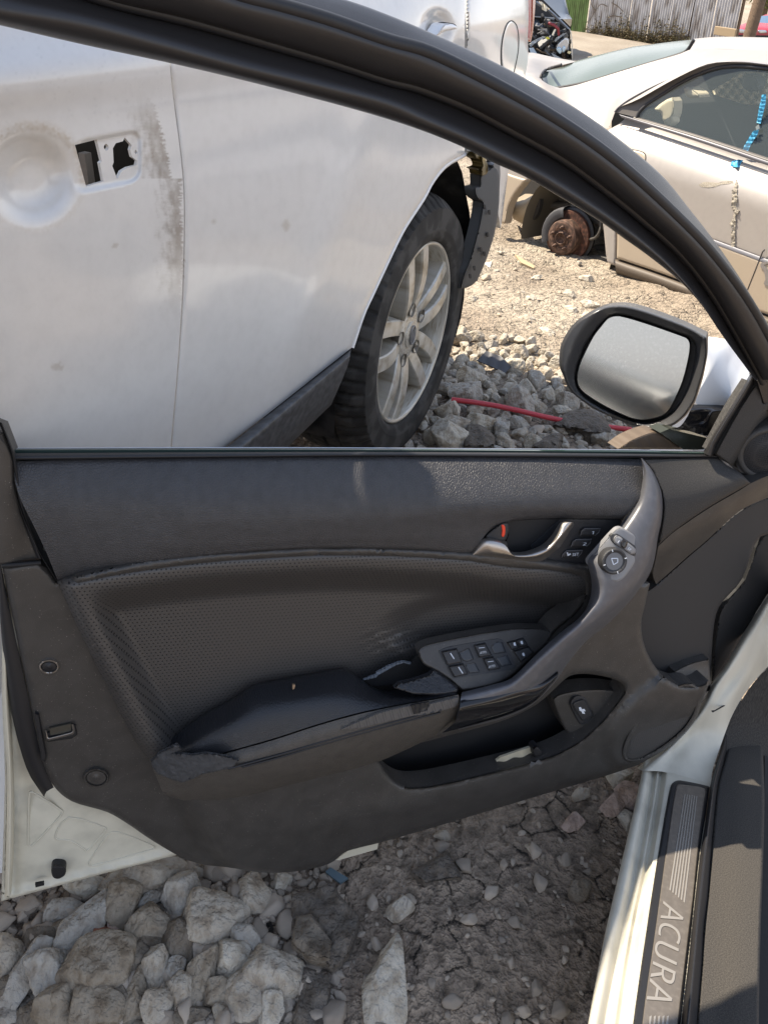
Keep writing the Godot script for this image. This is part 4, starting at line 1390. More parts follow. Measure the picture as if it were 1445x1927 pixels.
	# far side and front, out of the picture
	obj("far_side", loft3([PackedVector3Array([T.at(-1.0, 0.05, -1.65), T.at(1.2, 0.05, -1.65), T.at(3.4, 0.05, -1.65)]), PackedVector3Array([T.at(-1.0, 0.7, -1.6), T.at(1.2, 0.72, -1.65), T.at(3.4, 0.6, -1.6)]), PackedVector3Array([T.at(-0.9, 0.75, -1.4), T.at(1.2, 1.0, -1.35), T.at(3.4, 0.62, -1.4)])], 2), paint, car)
	obj("front_wing", loft3([PackedVector3Array([T.at(1.38, 0.655, -0.07), T.at(2.2, 0.6, -0.09), T.at(3.3, 0.55, -0.3)]), PackedVector3Array([T.at(1.52, 0.3, -0.03), T.at(2.2, 0.3, -0.04), T.at(3.4, 0.3, -0.25)]), PackedVector3Array([T.at(1.62, 0.03, -0.05), T.at(2.2, 0.03, -0.03), T.at(3.3, 0.05, -0.3)])], 3, T.n), paint, car)
	obj("bonnet", loft3([PackedVector3Array([T.at(1.7, 0.66, -0.09), T.at(2.3, 0.62, -0.1), T.at(3.3, 0.56, -0.3)]), PackedVector3Array([T.at(1.7, 0.76, -0.82), T.at(2.2, 0.72, -0.82), T.at(3.4, 0.58, -0.82)]), PackedVector3Array([T.at(1.7, 0.68, -1.6), T.at(2.2, 0.64, -1.58), T.at(3.3, 0.56, -1.3)])], 3, Vector3.UP), paint, car)

# ---------------------------------------------------------------- fence, wreck and what stands behind
func make_background() -> void:
	var a := P(1080, 57, 28.0)
	var b := P(1300, 103, 24.6)
	var along := Vector3(b.x - a.x, 0, b.z - a.z).normalized()
	var F := Pl.new(Vector3(a.x, 0, a.z), along, Vector3.UP)
	var grey := mat("galvanised", Color(0.42, 0.415, 0.42), 0.6, 0.1)
	grey.albedo_texture = noise_tex("fence_stain", 512, 0.012, FastNoiseLite.TYPE_SIMPLEX_SMOOTH, 5, [[0.0, Color(0.6, 0.55, 0.52)], [0.4, Color(0.86, 0.85, 0.84)], [0.6, Color(0.95, 0.95, 0.96)], [1.0, Color(1, 1, 1)]], 51)
	grey.uv1_scale = Vector3(0.5, 0.22, 1)
	var green := mat("green_sheet", Color(0.115, 0.185, 0.05), 0.65)
	green.albedo_texture = TX["fence_stain"]
	green.uv1_scale = Vector3(0.5, 0.22, 1)
	var fence := thing("fence", "corrugated metal fence of grey sheets with one green sheet at the back of the yard", "fence", F.o)
	var spans := [[940, 985, 0], [986, 1009, 0], [1010, 1026, 1], [1027, 1045.5, 0], [1047, 1105, 1], [1105.5, 1142, 0], [1142.5, 1183, 0], [1184, 1219, 0], [1219.5, 1258, 0], [1258.5, 1299, 0], [1300.5, 1340, 0], [1340.5, 1388, 0]]
	rng.seed = 51
	for s in spans:
		var p0 := (on(F, s[0], 40) - F.o).dot(F.u)
		var p1 := (on(F, s[1], 40) - F.o).dot(F.u)
		var n := int((p1 - p0) / 0.0125) + 2
		var rows := []
		var lean := rng.randf_range(-0.02, 0.02)
		var out := rng.randf_range(-0.03, 0.03)
		for r in 5:
			var row := PackedVector3Array()
			for k in n:
				var u := lerpf(p0, p1, float(k) / (n - 1))
				var w := F.at(u + lean * r * 0.75, 0, out + 0.018 * sin(u / 0.096 * TAU) + 0.015 * N1.get_noise_2d(u * 70, r * 40))
				w.y = ground_y(w.x, w.z) + lerpf(-0.25 + 0.09 * N1.get_noise_2d(u * 200, 3), 3.3, r / 4.0)
				row.append(w)
			rows.append(row)
		obj("corrugated_sheet", loft3(rows, 1, F.n), green if s[2] else grey, fence, "green corrugated sheet" if s[2] else "")
	var wood := mat("old_wood", Color(0.2, 0.13, 0.08), 0.85)
	wood.albedo_texture = noise_tex("wood_grain", 512, 0.01, FastNoiseLite.TYPE_SIMPLEX_SMOOTH, 5, [[0.0, 0.5], [0.5, 0.8], [1.0, 1.0]], 52)
	wood.uv1_scale = Vector3(8, 0.6, 1)
	for x in [1046.3, 1300.0, 1391.0]:
		var q := on(F, x, 40, -0.1)
		var g := ground_y(q.x, q.z)
		obj("fence_post", tube(PackedVector3Array([Vector3(q.x, g - 0.3, q.z), Vector3(q.x, g + 3.4, q.z)]), 0.05, 8), wood, fence)
	# weeds along its foot
	var mb := MB.new()
	rng.seed = 77
	for k in 260:
		var x := 1105.0 + 190.0 * pow(rng.randf(), 0.8)
		var q := on(F, x, 60, rng.randf_range(0.05, 0.35))
		q.y = ground_y(q.x, q.z)
		var tall := rng.randf_range(0.1, 0.75) * (1.0 if rng.randf() < 0.5 else 0.5)
		var top := q + Vector3(rng.randf_range(-0.2, 0.2), tall, rng.randf_range(-0.1, 0.1))
		for l in 22:
			var c := q.lerp(top, rng.randf()) + Vector3(rng.randf_range(-0.09, 0.09), rng.randf_range(-0.03, 0.05), rng.randf_range(-0.09, 0.09))
			var d := Vector3(rng.randfn(), rng.randfn() * 0.6, rng.randfn()).normalized() * rng.randf_range(0.02, 0.05)
			var e := d.cross(Vector3(rng.randfn(), rng.randfn(), rng.randfn()).normalized()) * 0.5
			var col := Color(0.05, 0.05, 0.02).lerp(Color(0.12, 0.085, 0.04), rng.randf())
			var i0 := mb.add(c - d, Vector2.ZERO, col)
			mb.add(c + e, Vector2.ZERO, col)
			mb.add(c + d, Vector2.ZERO, col)
			mb.add(c - e, Vector2.ZERO, col)
			mb.quad(i0, i0 + 1, i0 + 2, i0 + 3)
		var sd := (top - q).cross(Vector3(0, 0, 1)).normalized() * 0.006
		var i1 := mb.add(q - sd, Vector2.ZERO, Color(0.07, 0.05, 0.03))
		mb.add(q + sd, Vector2.ZERO, Color(0.07, 0.05, 0.03))
		mb.add(top, Vector2.ZERO, Color(0.07, 0.05, 0.03))
		mb.tri(i1, i1 + 1, i1 + 2)
	# a bare creeper on the sheets
	for v in [[1108, 40, 1120, 20, 1130, 8, 1142, 12], [1140, 62, 1141, 40, 1150, 30, 1168, 32], [1150, 5, 1162, 12, 1172, 22], [1120, 20, 1112, 8, 1110, -10]]:
		var pts := cv(v)
		for k in pts.size() - 1:
			var p := on(F, pts[k].x, pts[k].y, 0.06)
			var q := on(F, pts[k + 1].x, pts[k + 1].y, 0.06)
			var sd := (q - p).cross(F.n).normalized() * 0.012
			var i2 := mb.add(p - sd, Vector2.ZERO, Color(0.06, 0.045, 0.03))
			mb.add(p + sd, Vector2.ZERO, Color(0.06, 0.045, 0.03))
			mb.add(q + sd, Vector2.ZERO, Color(0.06, 0.045, 0.03))
			mb.add(q - sd, Vector2.ZERO, Color(0.06, 0.045, 0.03))
			mb.quad(i2, i2 + 1, i2 + 2, i2 + 3)
	var wm := mat("weeds", Color.WHITE, 0.9)
	wm.vertex_color_use_as_albedo = true
	var wo := obj("weeds", mb.mesh(), wm)
	tag(wo, "dry dark weeds and a bare creeper along the foot of the metal fence", "weeds")
	wo.set_meta("kind", "stuff")
	# wrecked dark car
	var K := Pl.new(P(1040, 60, 15.0), Vector3(1, 0, 0.12), Vector3.UP)
	var wreck := thing("wrecked_car", "dark blue car with its front torn open, engine bay showing, by the fence", "car", Vector3(K.o.x, ground_y(K.o.x, K.o.z), K.o.z))
	var navy := mat("navy_paint", Color(0.07, 0.085, 0.11), 0.3)
	navy.clearcoat_enabled = true
	var black := mat("engine_black", Color(0.014, 0.015, 0.018), 0.6)
	var steel := mat("bent_steel", Color(0.25, 0.29, 0.34), 0.4, 0.4)
	var zz := func(f): return crop(f, 980, 0, 11.115)
	obj("engine_bay", patch(K, pg([960, -10, 1012, -10, 1072, 50, 1074, 118, 960, 118]), flat(-0.55), 20, 0.02), black, wreck)
	obj("wing", loft(K, [[zz.call([330, 20, 600, 200, 800, 380, 1020, 600]), 0.0], [zz.call([300, 50, 580, 220, 780, 410, 990, 610]), 0.05], [zz.call([300, 90, 560, 240, 760, 440, 960, 620]), -0.02]], 14, 2), navy, wreck)
	obj("wing", loft(K, [[zz.call([1000, 590, 1035, 700, 1050, 900, 1060, 1100, 1064, 1290]), 0.0], [zz.call([1020, 600, 1050, 700, 1068, 900, 1075, 1100, 1076, 1290]), -0.06], [zz.call([1030, 600, 1056, 700, 1072, 900, 1080, 1100, 1080, 1290]), -1.2]], 12, 1), mat("cream_edge", Color(0.5, 0.45, 0.36), 0.5), wreck)
	obj("bonnet_scrap", patch(K, pg(zz.call([360, 20, 430, 35, 600, 190, 545, 215, 520, 245, 430, 190, 440, 130])), func(q): return 0.08 + 0.05 * sin(q.x * 0.7), 2, 0.02), mat("cream", Color(0.6, 0.57, 0.48), 0.5), wreck)
	obj("bumper_bar", patch(K, pg(zz.call([180, 960, 230, 870, 330, 820, 460, 760, 560, 770, 480, 800, 350, 860, 270, 920, 210, 985])), func(q): return 0.1 + 0.03 * sin(q.x * 0.5), 3, 0.05), steel, wreck)
	obj("bumper_bar", patch(K, pg(zz.call([695, 850, 740, 790, 900, 690, 910, 730, 800, 800, 720, 880])), func(q): return 0.06 + 0.03 * sin(q.x * 0.6), 3, 0.05), steel, wreck)
	obj("bumper_bar", patch(K, pg(zz.call([170, 1010, 260, 1000, 340, 1130, 200, 1110])), flat(0.15), 3, 0.06), mat("bar_blue", Color(0.3, 0.4, 0.52), 0.4), wreck)
	obj("bumper_bar", patch(K, pg(zz.call([630, 1110, 680, 1130, 900, 1250, 780, 1240, 700, 1215])), flat(0.12), 3, 0.06), steel, wreck)
	obj("headlamp_bowl", patch(K, cv(zz.call([730, 1010, 780, 900, 900, 800, 985, 800, 1000, 920, 960, 1040, 880, 1100, 800, 1110, 745, 1070]), true, 3), flat(0.05), 3, 0.1, 2, 0.04), mat("lamp_silver", Color(0.5, 0.52, 0.55), 0.2, 0.7), wreck)
	obj("headlamp_lens", patch(K, cv(zz.call([740, 1020, 790, 980, 840, 1010, 850, 1070, 820, 1130, 760, 1080]), true, 3), flat(0.12), 2, 0.05, 2, 0.03), mat("lamp_blue", Color(0.42, 0.55, 0.66), 0.1, 0.3), wreck)
	obj("headlamp_lens", patch(K, cv(zz.call([860, 1010, 900, 960, 930, 1010, 900, 1090, 865, 1090]), true, 3), flat(0.12), 2, 0.05, 2, 0.03), M["lamp_blue"], wreck)
	obj("lamp_socket", patch(K, cv(zz.call([955, 670, 985, 640, 1020, 665, 1015, 700, 975, 705]), true, 3), flat(0.06), 2, 0.05), black, wreck)
	obj("red_hose", tube(PackedVector3Array([on(K, 1032, 43.5, 0.0), on(K, 1042, 47, 0.08), on(K, 1050, 54, 0.1), on(K, 1051, 66, 0.02)]), 0.025, 8), mat("wreck_red", Color(0.2, 0.02, 0.03), 0.5), wreck)
	obj("fluid_cap", patch(K, cv(zz.call([515, 790, 560, 770, 600, 810, 545, 825]), true, 3), flat(0.1), 2, 0.04), mat("cap_yellow", Color(0.5, 0.48, 0.05), 0.5), wreck)
	obj("bulb_holder", patch(K, pg(zz.call([990, 1065, 1060, 1085, 1010, 1135, 965, 1105])), flat(0.1), 2, 0.05), mat("holder_cream", Color(0.6, 0.52, 0.3), 0.5), wreck)
	rng.seed = 5
	var tones := [black, mat("engine_grey", Color(0.06, 0.065, 0.075), 0.5), mat("engine_alloy", Color(0.2, 0.2, 0.2), 0.5, 0.4), mat("engine_brown", Color(0.08, 0.055, 0.035), 0.7), navy]
	for k in 46:
		var x := rng.randf_range(1000, 1070)
		var y := rng.randf_range(maxf(12.0, (x - 1012.0) * 0.95 + 12.0), 112)
		var c := on(K, x, y, rng.randf_range(-0.4, -0.02))
		var bs := Basis.from_euler(Vector3(rng.randf_range(-0.7, 0.7), rng.randf_range(-0.7, 0.7), rng.randf_range(-1.5, 1.5)))
		obj("engine_part", box(c, bs.x, bs.y, bs.z, Vector3(rng.randf_range(0.03, 0.13), rng.randf_range(0.015, 0.05), rng.randf_range(0.02, 0.08)), 0.01), tones[rng.randi_range(0, 4)], wreck)
	for k in 12:
		var x := rng.randf_range(1002, 1064)
		var y := rng.randf_range(maxf(30.0, (x - 1012.0) * 0.95 + 20.0), 108)
		var p := on(K, x, y, -0.05)
		var q := p + Vector3(rng.randf_range(-0.25, 0.25), rng.randf_range(-0.12, 0.12), 0.05)
		obj("hose", tube(PackedVector3Array([p, (p + q) / 2 + Vector3(0, rng.randf_range(-0.08, 0.08), 0.05), q]), 0.014, 6), tones[k % 5], wreck)
	var body := []
	for st in [[-0.3, 0.75, 0.75], [-1.0, 0.8, 0.85], [-1.7, 0.85, 1.3], [-3.0, 0.85, 1.3], [-3.9, 0.8, 0.8]]:
		var row := PackedVector3Array()
		for q in [[0.36, 0.15], [0.36, st[1]], [0.2, st[2]], [-0.5, st[2] + 0.04], [-1.2, st[2]], [-1.36, st[1]], [-1.36, 0.15]]:
			var w := K.at(q[0], 0, st[0])
			w.y = ground_y(K.o.x, K.o.z) + q[1] - 0.1
			row.append(w)
		body.append(row)
	obj("body", loft3(body, 2), navy, wreck)
	# red car, post, board and tree at the right
	var R := Pl.new(P(1420, 58, 26.0), Vector3(1, 0, 0.1), Vector3.UP)
	var rc := thing("parked_car", "red car far off behind the leaning post at the top right", "car", Vector3(R.o.x, ground_y(R.o.x, R.o.z), R.o.z))
	var rp := mat("red_paint", Color(0.42, 0.03, 0.05), 0.3)
	rp.clearcoat_enabled = true
	obj("bonnet", loft(R, [[[1390, 47, 1410, 42, 1450, 44, 1500, 48], -1.0], [[1387, 52, 1410, 47, 1450, 49, 1500, 52], -0.3], [[1386, 58, 1410, 55, 1450, 57, 1500, 59], 0.0], [[1387, 66, 1410, 66, 1450, 66, 1500, 67], 0.02], [[1388, 78, 1410, 80, 1450, 82, 1500, 82], 0.0]], 14, 3), rp, rc)
	obj("windscreen", loft(R, [[[1424, 44, 1450, 45, 1500, 47], -1.0], [[1432, 30, 1455, 29, 1500, 30], -1.7]], 8, 1), mat("screen_blue", Color(0.1, 0.16, 0.25), 0.06), rc)
	obj("roof", loft(R, [[[1431, 31, 1455, 30, 1500, 31], -1.68], [[1440, 27, 1460, 26, 1500, 26], -2.2]], 8, 1), rp, rc)
	obj("headlamp", patch(R, cv([1388, 55, 1400, 56, 1404, 61, 1392, 63], true, 3), flat(0.05), 3, 0.05, 2, 0.03), mat("lamp_silver", Color(), 0.2), rc)
	obj("headlamp", patch(R, cv([1425, 57, 1440, 57, 1442, 62, 1428, 63], true, 3), flat(0.05), 3, 0.05, 2, 0.03), M["lamp_silver"], rc)
	obj("bumper", patch(R, pg([1388, 66, 1500, 68, 1500, 76, 1388, 75]), flat(0.06), 8, 0.05), black, rc)
	var p0 := P(1449, -70, 17.0)
	var p1 := P(1404, 84, 17.6)
	var pts := PackedVector3Array()
	for k in 12:
		pts.append(p0.lerp(p1, k / 11.0))
	pts.append(Vector3(p1.x - 0.25, ground_y(p1.x, p1.z) - 0.2, p1.z + 0.1))
	tag(obj("post", tube(pts, 0.135, 14), wood), "leaning brown timber post at the top right corner", "post")
	var q0 := P(1344, 57, 19.0)
	var q1 := P(1384, 63, 18.6)
	var bd := (q1 - q0).normalized()
	tag(obj("board", box((q0 + q1) / 2, bd, Vector3.UP, bd.cross(Vector3.UP), Vector3(q0.distance_to(q1) / 2, 0.09, 0.03), 0.01), mat("tan_wood", Color(0.32, 0.24, 0.15), 0.8)), "tan wooden board showing above the silver car's roof", "board")
	var tr := thing("tree", "yellow green leafy tree behind the fence's right end", "tree", Vector3(P(1430, 40, 33.0).x, -0.8, P(1430, 40, 33.0).z))
	obj("trunk", tube(PackedVector3Array([tr.position, tr.position + Vector3(0.1, 1.6, 0), tr.position + Vector3(0.0, 4.2, 0.1)]), 0.16, 10, true, 0.5), wood, tr)
	var lf := MB.new()
	rng.seed = 9
	var lobes := []
	for k in 26:
		lobes.append([tr.position + Vector3(rng.randf_range(-1.7, 1.6), rng.randf_range(1.7, 4.6), rng.randf_range(-1.4, 1.4)), rng.randf_range(0.3, 0.62)])
	for k in 9000:
		var lb: Array = lobes[rng.randi_range(0, 25)]
		var c: Vector3 = lb[0] + Vector3(rng.randfn(), rng.randfn() * 0.8, rng.randfn()) * lb[1] * 0.6
		var d := Vector3(rng.randfn(), rng.randfn() * 0.6 - 0.3, rng.randfn()).normalized() * rng.randf_range(0.035, 0.07)
		var e := d.cross(Vector3(rng.randfn(), rng.randfn(), rng.randfn()).normalized()) * 0.55
		var col := Color(0.07, 0.1, 0.018).lerp(Color(0.2, 0.19, 0.035), rng.randf())
		var i0 := lf.add(c - d, Vector2.ZERO, col)
		lf.add(c + e, Vector2.ZERO, col)
		lf.add(c + d, Vector2.ZERO, col)
		lf.add(c - e, Vector2.ZERO, col)
		lf.quad(i0, i0 + 1, i0 + 2, i0 + 3)
	var lm := mat("leaves", Color.WHITE, 0.7)
	lm.vertex_color_use_as_albedo = true
	lm.backlight_enabled = true
	lm.backlight = Color(0.2, 0.22, 0.05)
	obj("crown", lf.mesh(), lm, tr)

# ---------------------------------------------------------------- the open car door and the sill
var D: Pl
var Z: Pl

func poly_x(t: Array, y: float) -> float:
	for k in range(0, t.size() - 2, 2):
		if y <= t[k + 2]:
			return lerpf(t[k + 1], t[k + 3], clampf((y - t[k]) / (t[k + 2] - t[k]), 0, 1))
	return t[t.size() - 1]

# specks of dust and short scratches on a black ground, added to a surface's colour
func dust_marks() -> ImageTexture:
	var im := Image.create(1024, 1024, true, Image.FORMAT_RGB8)
	var rg := RandomNumberGenerator.new()
	rg.seed = 404
	for k in 2600:
		var g := rg.randf_range(0.16, 0.5)
		var p := Vector2(rg.randi_range(0, 1023), rg.randi_range(0, 1023))
		im.fill_rect(Rect2i(int(p.x), int(p.y), rg.randi_range(1, 3), rg.randi_range(1, 3)), Color(g, g * 0.97, g * 0.92))
	for k in 60:
		var p := Vector2(rg.randi_range(40, 980), rg.randi_range(40, 980))
		var d := Vector2.RIGHT.rotated(rg.randf_range(-0.9, 0.2))
		var g := rg.randf_range(0.14, 0.3)
		for s in rg.randi_range(10, 60):
			var q := p + d * s
			im.set_pixel(posmod(int(q.x), 1024), posmod(int(q.y), 1024), Color(g, g, g))
	im.generate_mipmaps()
	return ImageTexture.create_from_image(im)

func make_own_car() -> void:
	var o := CB * Vector3((20 - 722.5) / FPX * 0.85, (963.5 - 845) / FPX * 0.85, -0.85) + C
	D = Pl.new(o, CB * Vector3(0.9465, 0.0261, -0.322), CB * Vector3(0.113, 0.907, 0.406))
	var fw := CB * Vector3(0.414, 0.328, -0.849)
	var up := CB * Vector3(0.113, 0.907, 0.406)
	Z = Pl.new(P(1210, 1440, 1.35), fw, up.cross(fw))
	var car := thing("car", "white car in the foreground with its black-trimmed front door swung wide open", "car", Vector3(Z.o.x, 0, Z.o.z))
	# materials
	var leather := mat("pad_leather", Color(0.046, 0.045, 0.047), 0.43)
	var grain := noise_tex("grain", 1024, 0.042, FastNoiseLite.TYPE_CELLULAR, 1, [[0.0, 0.0], [0.25, 0.75], [1.0, 1.0]], 61, FastNoiseLite.RETURN_DISTANCE2_SUB, 9.0)
	bump(leather, grain, 0.055, 8.0)
	leather.roughness_texture = noise_tex("sheen2", 512, 0.006, FastNoiseLite.TYPE_SIMPLEX_SMOOTH, 5, [[0.0, 0.75], [0.5, 0.92], [1.0, 1.0]], 74)
	leather.albedo_texture = noise_tex("wear", 1024, 0.006, FastNoiseLite.TYPE_SIMPLEX_SMOOTH, 7, [[0.0, 0.86], [0.5, 0.95], [1.0, 1.0]], 62)
	var plastic := mat("trim_plastic", Color(0.051, 0.047, 0.043), 0.46)
	var fine := noise_tex("fine_grain", 1024, 0.2, FastNoiseLite.TYPE_SIMPLEX_SMOOTH, 3, [], 63)
	bump(plastic, fine, 0.03, 3.0)
	plastic.detail_enabled = true
	plastic.detail_blend_mode = BaseMaterial3D.BLEND_MODE_ADD
	plastic.detail_albedo = dust_marks()
	plastic.roughness_texture = noise_tex("sheen", 512, 0.008, FastNoiseLite.TYPE_SIMPLEX_SMOOTH, 5, [[0.0, 0.7], [0.5, 0.9], [1.0, 1.0]], 73)
	plastic.albedo_texture = noise_tex("scuff", 1024, 0.008, FastNoiseLite.TYPE_SIMPLEX_SMOOTH, 7, [[0.0, 0.88], [0.5, 0.95], [0.62, 0.98], [1.0, 1.0]], 64)
	var speck := mat("speckled_plastic", Color(0.056, 0.052, 0.048), 0.55)
	bump(speck, fine, 0.06, 9.0)
	speck.albedo_texture = noise_tex("dust_specks", 512, 0.09, FastNoiseLite.TYPE_SIMPLEX_SMOOTH, 4, [[0.0, 0.6], [0.55, 0.75], [0.75, 1.0], [1.0, 1.0]], 65)
	var frame := mat("frame_black", Color(0.024, 0.023, 0.024), 0.34)
	bump(frame, fine, 0.015, 9.0)
	var rubber := mat("seal_rubber", Color(0.012, 0.012, 0.014), 0.5)
	var deep := mat("deep_black", Color(0.008, 0.008, 0.009), 0.7)
	var silver := mat("satin_grey", Color(0.12, 0.12, 0.13), 0.4, 0.25)
	silver.albedo_texture = noise_tex("scratches", 1024, 0.02, FastNoiseLite.TYPE_SIMPLEX_SMOOTH, 6, [[0.0, 0.9], [0.6, 0.95], [0.8, 1.0], [1.0, 1.0]], 66)
	silver.uv1_scale = Vector3(3, 3, 3)
	var nickel := mat("satin_nickel", Color(0.42, 0.39, 0.36), 0.32, 0.9)
	var piano := mat("piano_black", Color(0.012, 0.012, 0.014), 0.08)
	var white := mat("door_white", Color(0.65, 0.62, 0.51), 0.4)
	white.albedo_texture = TX["wear"]
	noise_tex("grime", 1024, 0.008, FastNoiseLite.TYPE_SIMPLEX_SMOOTH, 7, [[0.0, Color(0.72, 0.69, 0.62)], [0.3, Color(0.9, 0.89, 0.85)], [0.5, Color(0.98, 0.975, 0.96)], [1.0, Color(1, 1, 1)]], 67)
	white.uv1_scale = Vector3(2.5, 2.5, 2.5)
	var mark := mat("white_print", Color(0.62, 0.66, 0.72), 0.5)
	# perforated leather: dark holes on a staggered grid
	var perf := Image.create(32, 64, true, Image.FORMAT_RGB8)
	for y in 64:
		for x in 32:
			var d := minf(Vector2(fposmod(x - 8.0 + 16.0, 32.0) - 16.0, y - 16.0).length(), Vector2(fposmod(x - 24.0 + 16.0, 32.0) - 16.0, y - 48.0).length())
			var v := lerpf(0.12, 1.0, smoothstep(4.2, 6.6, d))
			perf.set_pixel(x, y, Color(v, v, v))
	perf.generate_mipmaps()
	var pt := ImageTexture.create_from_image(perf)
	var punched := mat("perforated_leather", Color(0.056, 0.052, 0.049), 0.42)
	punched.albedo_texture = pt
	bump(punched, pt, 0.05, 1.0)
	punched.uv1_scale = Vector3(180, 104, 1)
	# --- door shell
	var shell := obj("door_shell", patch(D, cv([6, 1050, 6, 1050, 4, 1300, 10, 1463, 3, 1696, 3, 1696, 180, 1648, 333, 1609, 333, 1609, 470, 1590, 470, 1590, 380, 1540, 250, 1480, 150, 1400, 100, 1200, 90, 1050, 90, 1050], true, 3), func(q):
		var e: float = minf(q.x - (6.0 if q.y < 1400 else 5.0), 40.0)
		var h := -0.012
		h -= 0.012 * smoothstep(8.0, 14.0, e) - 0.006 * smoothstep(14.0, 34.0, e)
		var by: float = 1696.0 - 0.264 * q.x
		h -= 0.006 * smoothstep(9.0, 16.0, by - q.y) if q.x < 380 else 0.0
		h -= 0.012 * exp(-pow((q.distance_to(Vector2(20, 1330)) - 150.0) / 40.0, 2))
		return h, 9.0, 0.07, 4.0, 0.004), white, car)
	for q in [[[56, 1492, 62, 1490, 118, 1526, 114, 1536, 60, 1592, 54, 1588], 0], [[104, 1576, 130, 1538, 200, 1558, 196, 1566, 164, 1602, 160, 1598, 134, 1582], 0], [[168, 1622, 206, 1568, 224, 1566, 290, 1592, 290, 1597, 172, 1630], 0]]:
		var pts := PackedVector3Array()
		var ring := cv(q[0], true, 3)
		for k in ring.size() + 1:
			pts.append(on(D, ring[k % ring.size()].x, ring[k % ring.size()].y, -0.0238))
		obj("pressed_rib", tube(pts, 0.0015, 6, false), white, shell)
	obj("drain_plug", patch(D, cv(crop([192, 905, 200, 890, 220, 887, 242, 892, 248, 905, 242, 925, 218, 938, 198, 930], 0, 1180, 1.979), true, 3), flat(-0.008), 4, 0.014, 4, 0.004), rubber, shell)
	obj("drain_slot", patch(D, pg(crop([132, 958, 165, 952, 166, 962, 134, 970], 0, 1180, 1.979)), flat(-0.01), 4, 0.004), deep, shell)
	obj("edge_strip", loft(D, [[[4, 1040, 6, 1300, 14, 1463, 10, 1690], -0.006], [[10, 1040, 13, 1300, 22, 1450, 22, 1600, 18, 1684], 0.0], [[14, 1040, 19, 1300, 27, 1460, 27, 1600, 22, 1680], -0.02]], 20, 2), mat("edge_cream", Color(0.62, 0.58, 0.46), 0.4), shell)
	obj("door_skin", loft3([PackedVector3Array([D.at(-0.06, -0.055, -0.05), D.at(0.5, -0.055, -0.045), D.at(1.05, -0.1, -0.05)]), PackedVector3Array([D.at(-0.12, -0.25, -0.09), D.at(0.5, -0.25, -0.1), D.at(1.05, -0.28, -0.09)]), PackedVector3Array([D.at(-0.11, -0.5, -0.085), D.at(0.5, -0.5, -0.1), D.at(1.0, -0.5, -0.08)]), PackedVector3Array([D.at(-0.075, -0.69, -0.05), D.at(0.5, -0.66, -0.06), D.at(0.9, -0.64, -0.05)])], 4, -D.n), M["white_paint_plain"], car)
	obj("bottom_flange", patch(D, pg([632, 1619, 655, 1601, 712, 1586, 710, 1598, 640, 1618]), flat(0.0), 6, 0.01), mat("edge_cream", Color(), 0.4), shell)
	# --- lower trim
	var insert := cv([109, 1094, 109, 1094, 200, 1074, 300, 1058, 400, 1046, 500, 1039, 600, 1034, 700, 1034, 800, 1038, 884, 1044, 884, 1044, 960, 1056, 1040, 1062, 1098, 1074, 1112, 1100, 1110, 1128, 1088, 1162, 1052, 1192, 1000, 1260, 900, 1330, 700, 1380, 500, 1420, 288, 1440, 288, 1440, 250, 1385, 200, 1288, 150, 1187], true, 5)
	var crease := [1095, 108, 1190, 150, 1290, 200, 1440, 290, 1500, 318, 1580, 360, 1640, 420]
	var trim_h := func(q: Vector2) -> float:
		var h := 0.01 + 0.034 * smoothstep(0.0, 42.0, q.x - poly_x(crease, q.y))
		h -= 0.012 * smoothstep(1540.0, 1650.0, q.y + 0.32 * (q.x - 560.0) * (1.0 if q.x > 560 else 0.0))
		# pressed line and the ridge under the pocket
		h += 0.008 * exp(-pow((q.y - (1560.0 - 0.2 * (q.x - 560.0))) / 26.0, 2)) * smoothstep(500.0, 760.0, q.x)
		h -= 0.006 * exp(-pow((q.x - 571.0 + (q.y - 1500.0) * 0.06) / 4.0, 2))
		var s := Vector2(q.x - 1246.0, q.y - 1357.0).rotated(0.72)
		h += 0.01 * (1.0 - smoothstep(0.95, 1.12, Vector2(s.x / 118.0, s.y / 66.0).length()))
		for f in [[182, 1464, 40, 0.002]]:
			h -= f[3] * (1.0 - smoothstep(0.6, 1.0, Vector2((q.x - f[0]) / f[2], (q.y - f[1]) / (f[2] * 0.75)).length()))
		return h
	var pocket := cv([711, 1421, 721, 1447, 741, 1469, 768, 1480, 815, 1477, 925, 1452, 1035, 1422, 1090, 1393, 1134, 1353, 1172, 1304, 1172, 1288, 1145, 1275, 1100, 1268, 1068, 1274, 1010, 1325, 940, 1358, 830, 1388], true, 5)
	var hole := Geometry2D.offset_polygon(insert, -14.0)[0]
	var trim_poly := cv([5, 1066, 5, 1066, 75, 1059, 108, 1094, 108, 1094, 300, 1050, 600, 1028, 884, 1038, 1105, 1066, 1160, 1090, 1222, 1098, 1222, 1098, 1214, 1135, 1206, 1172, 1212, 1215, 1234, 1258, 1262, 1283, 1290, 1291, 1318, 1288, 1333, 1281, 1333, 1281, 1332, 1290, 1310, 1342, 1282, 1381, 1233, 1419, 1200, 1439, 1145, 1458, 1035, 1491, 925, 1524, 815, 1557, 710, 1587, 710, 1587, 652, 1602, 629, 1620, 606, 1630, 555, 1640, 495, 1642, 429, 1632, 384, 1627, 343, 1614, 283, 1579, 242, 1551, 202, 1528, 136, 1508, 101, 1478, 81, 1432, 63, 1347, 30, 1190], true, 4)
	obj("lower_trim", patch(D, trim_poly, trim_h, 13.0, 0.035, 13.0, 0.007, [hole, pocket]), plastic, car)
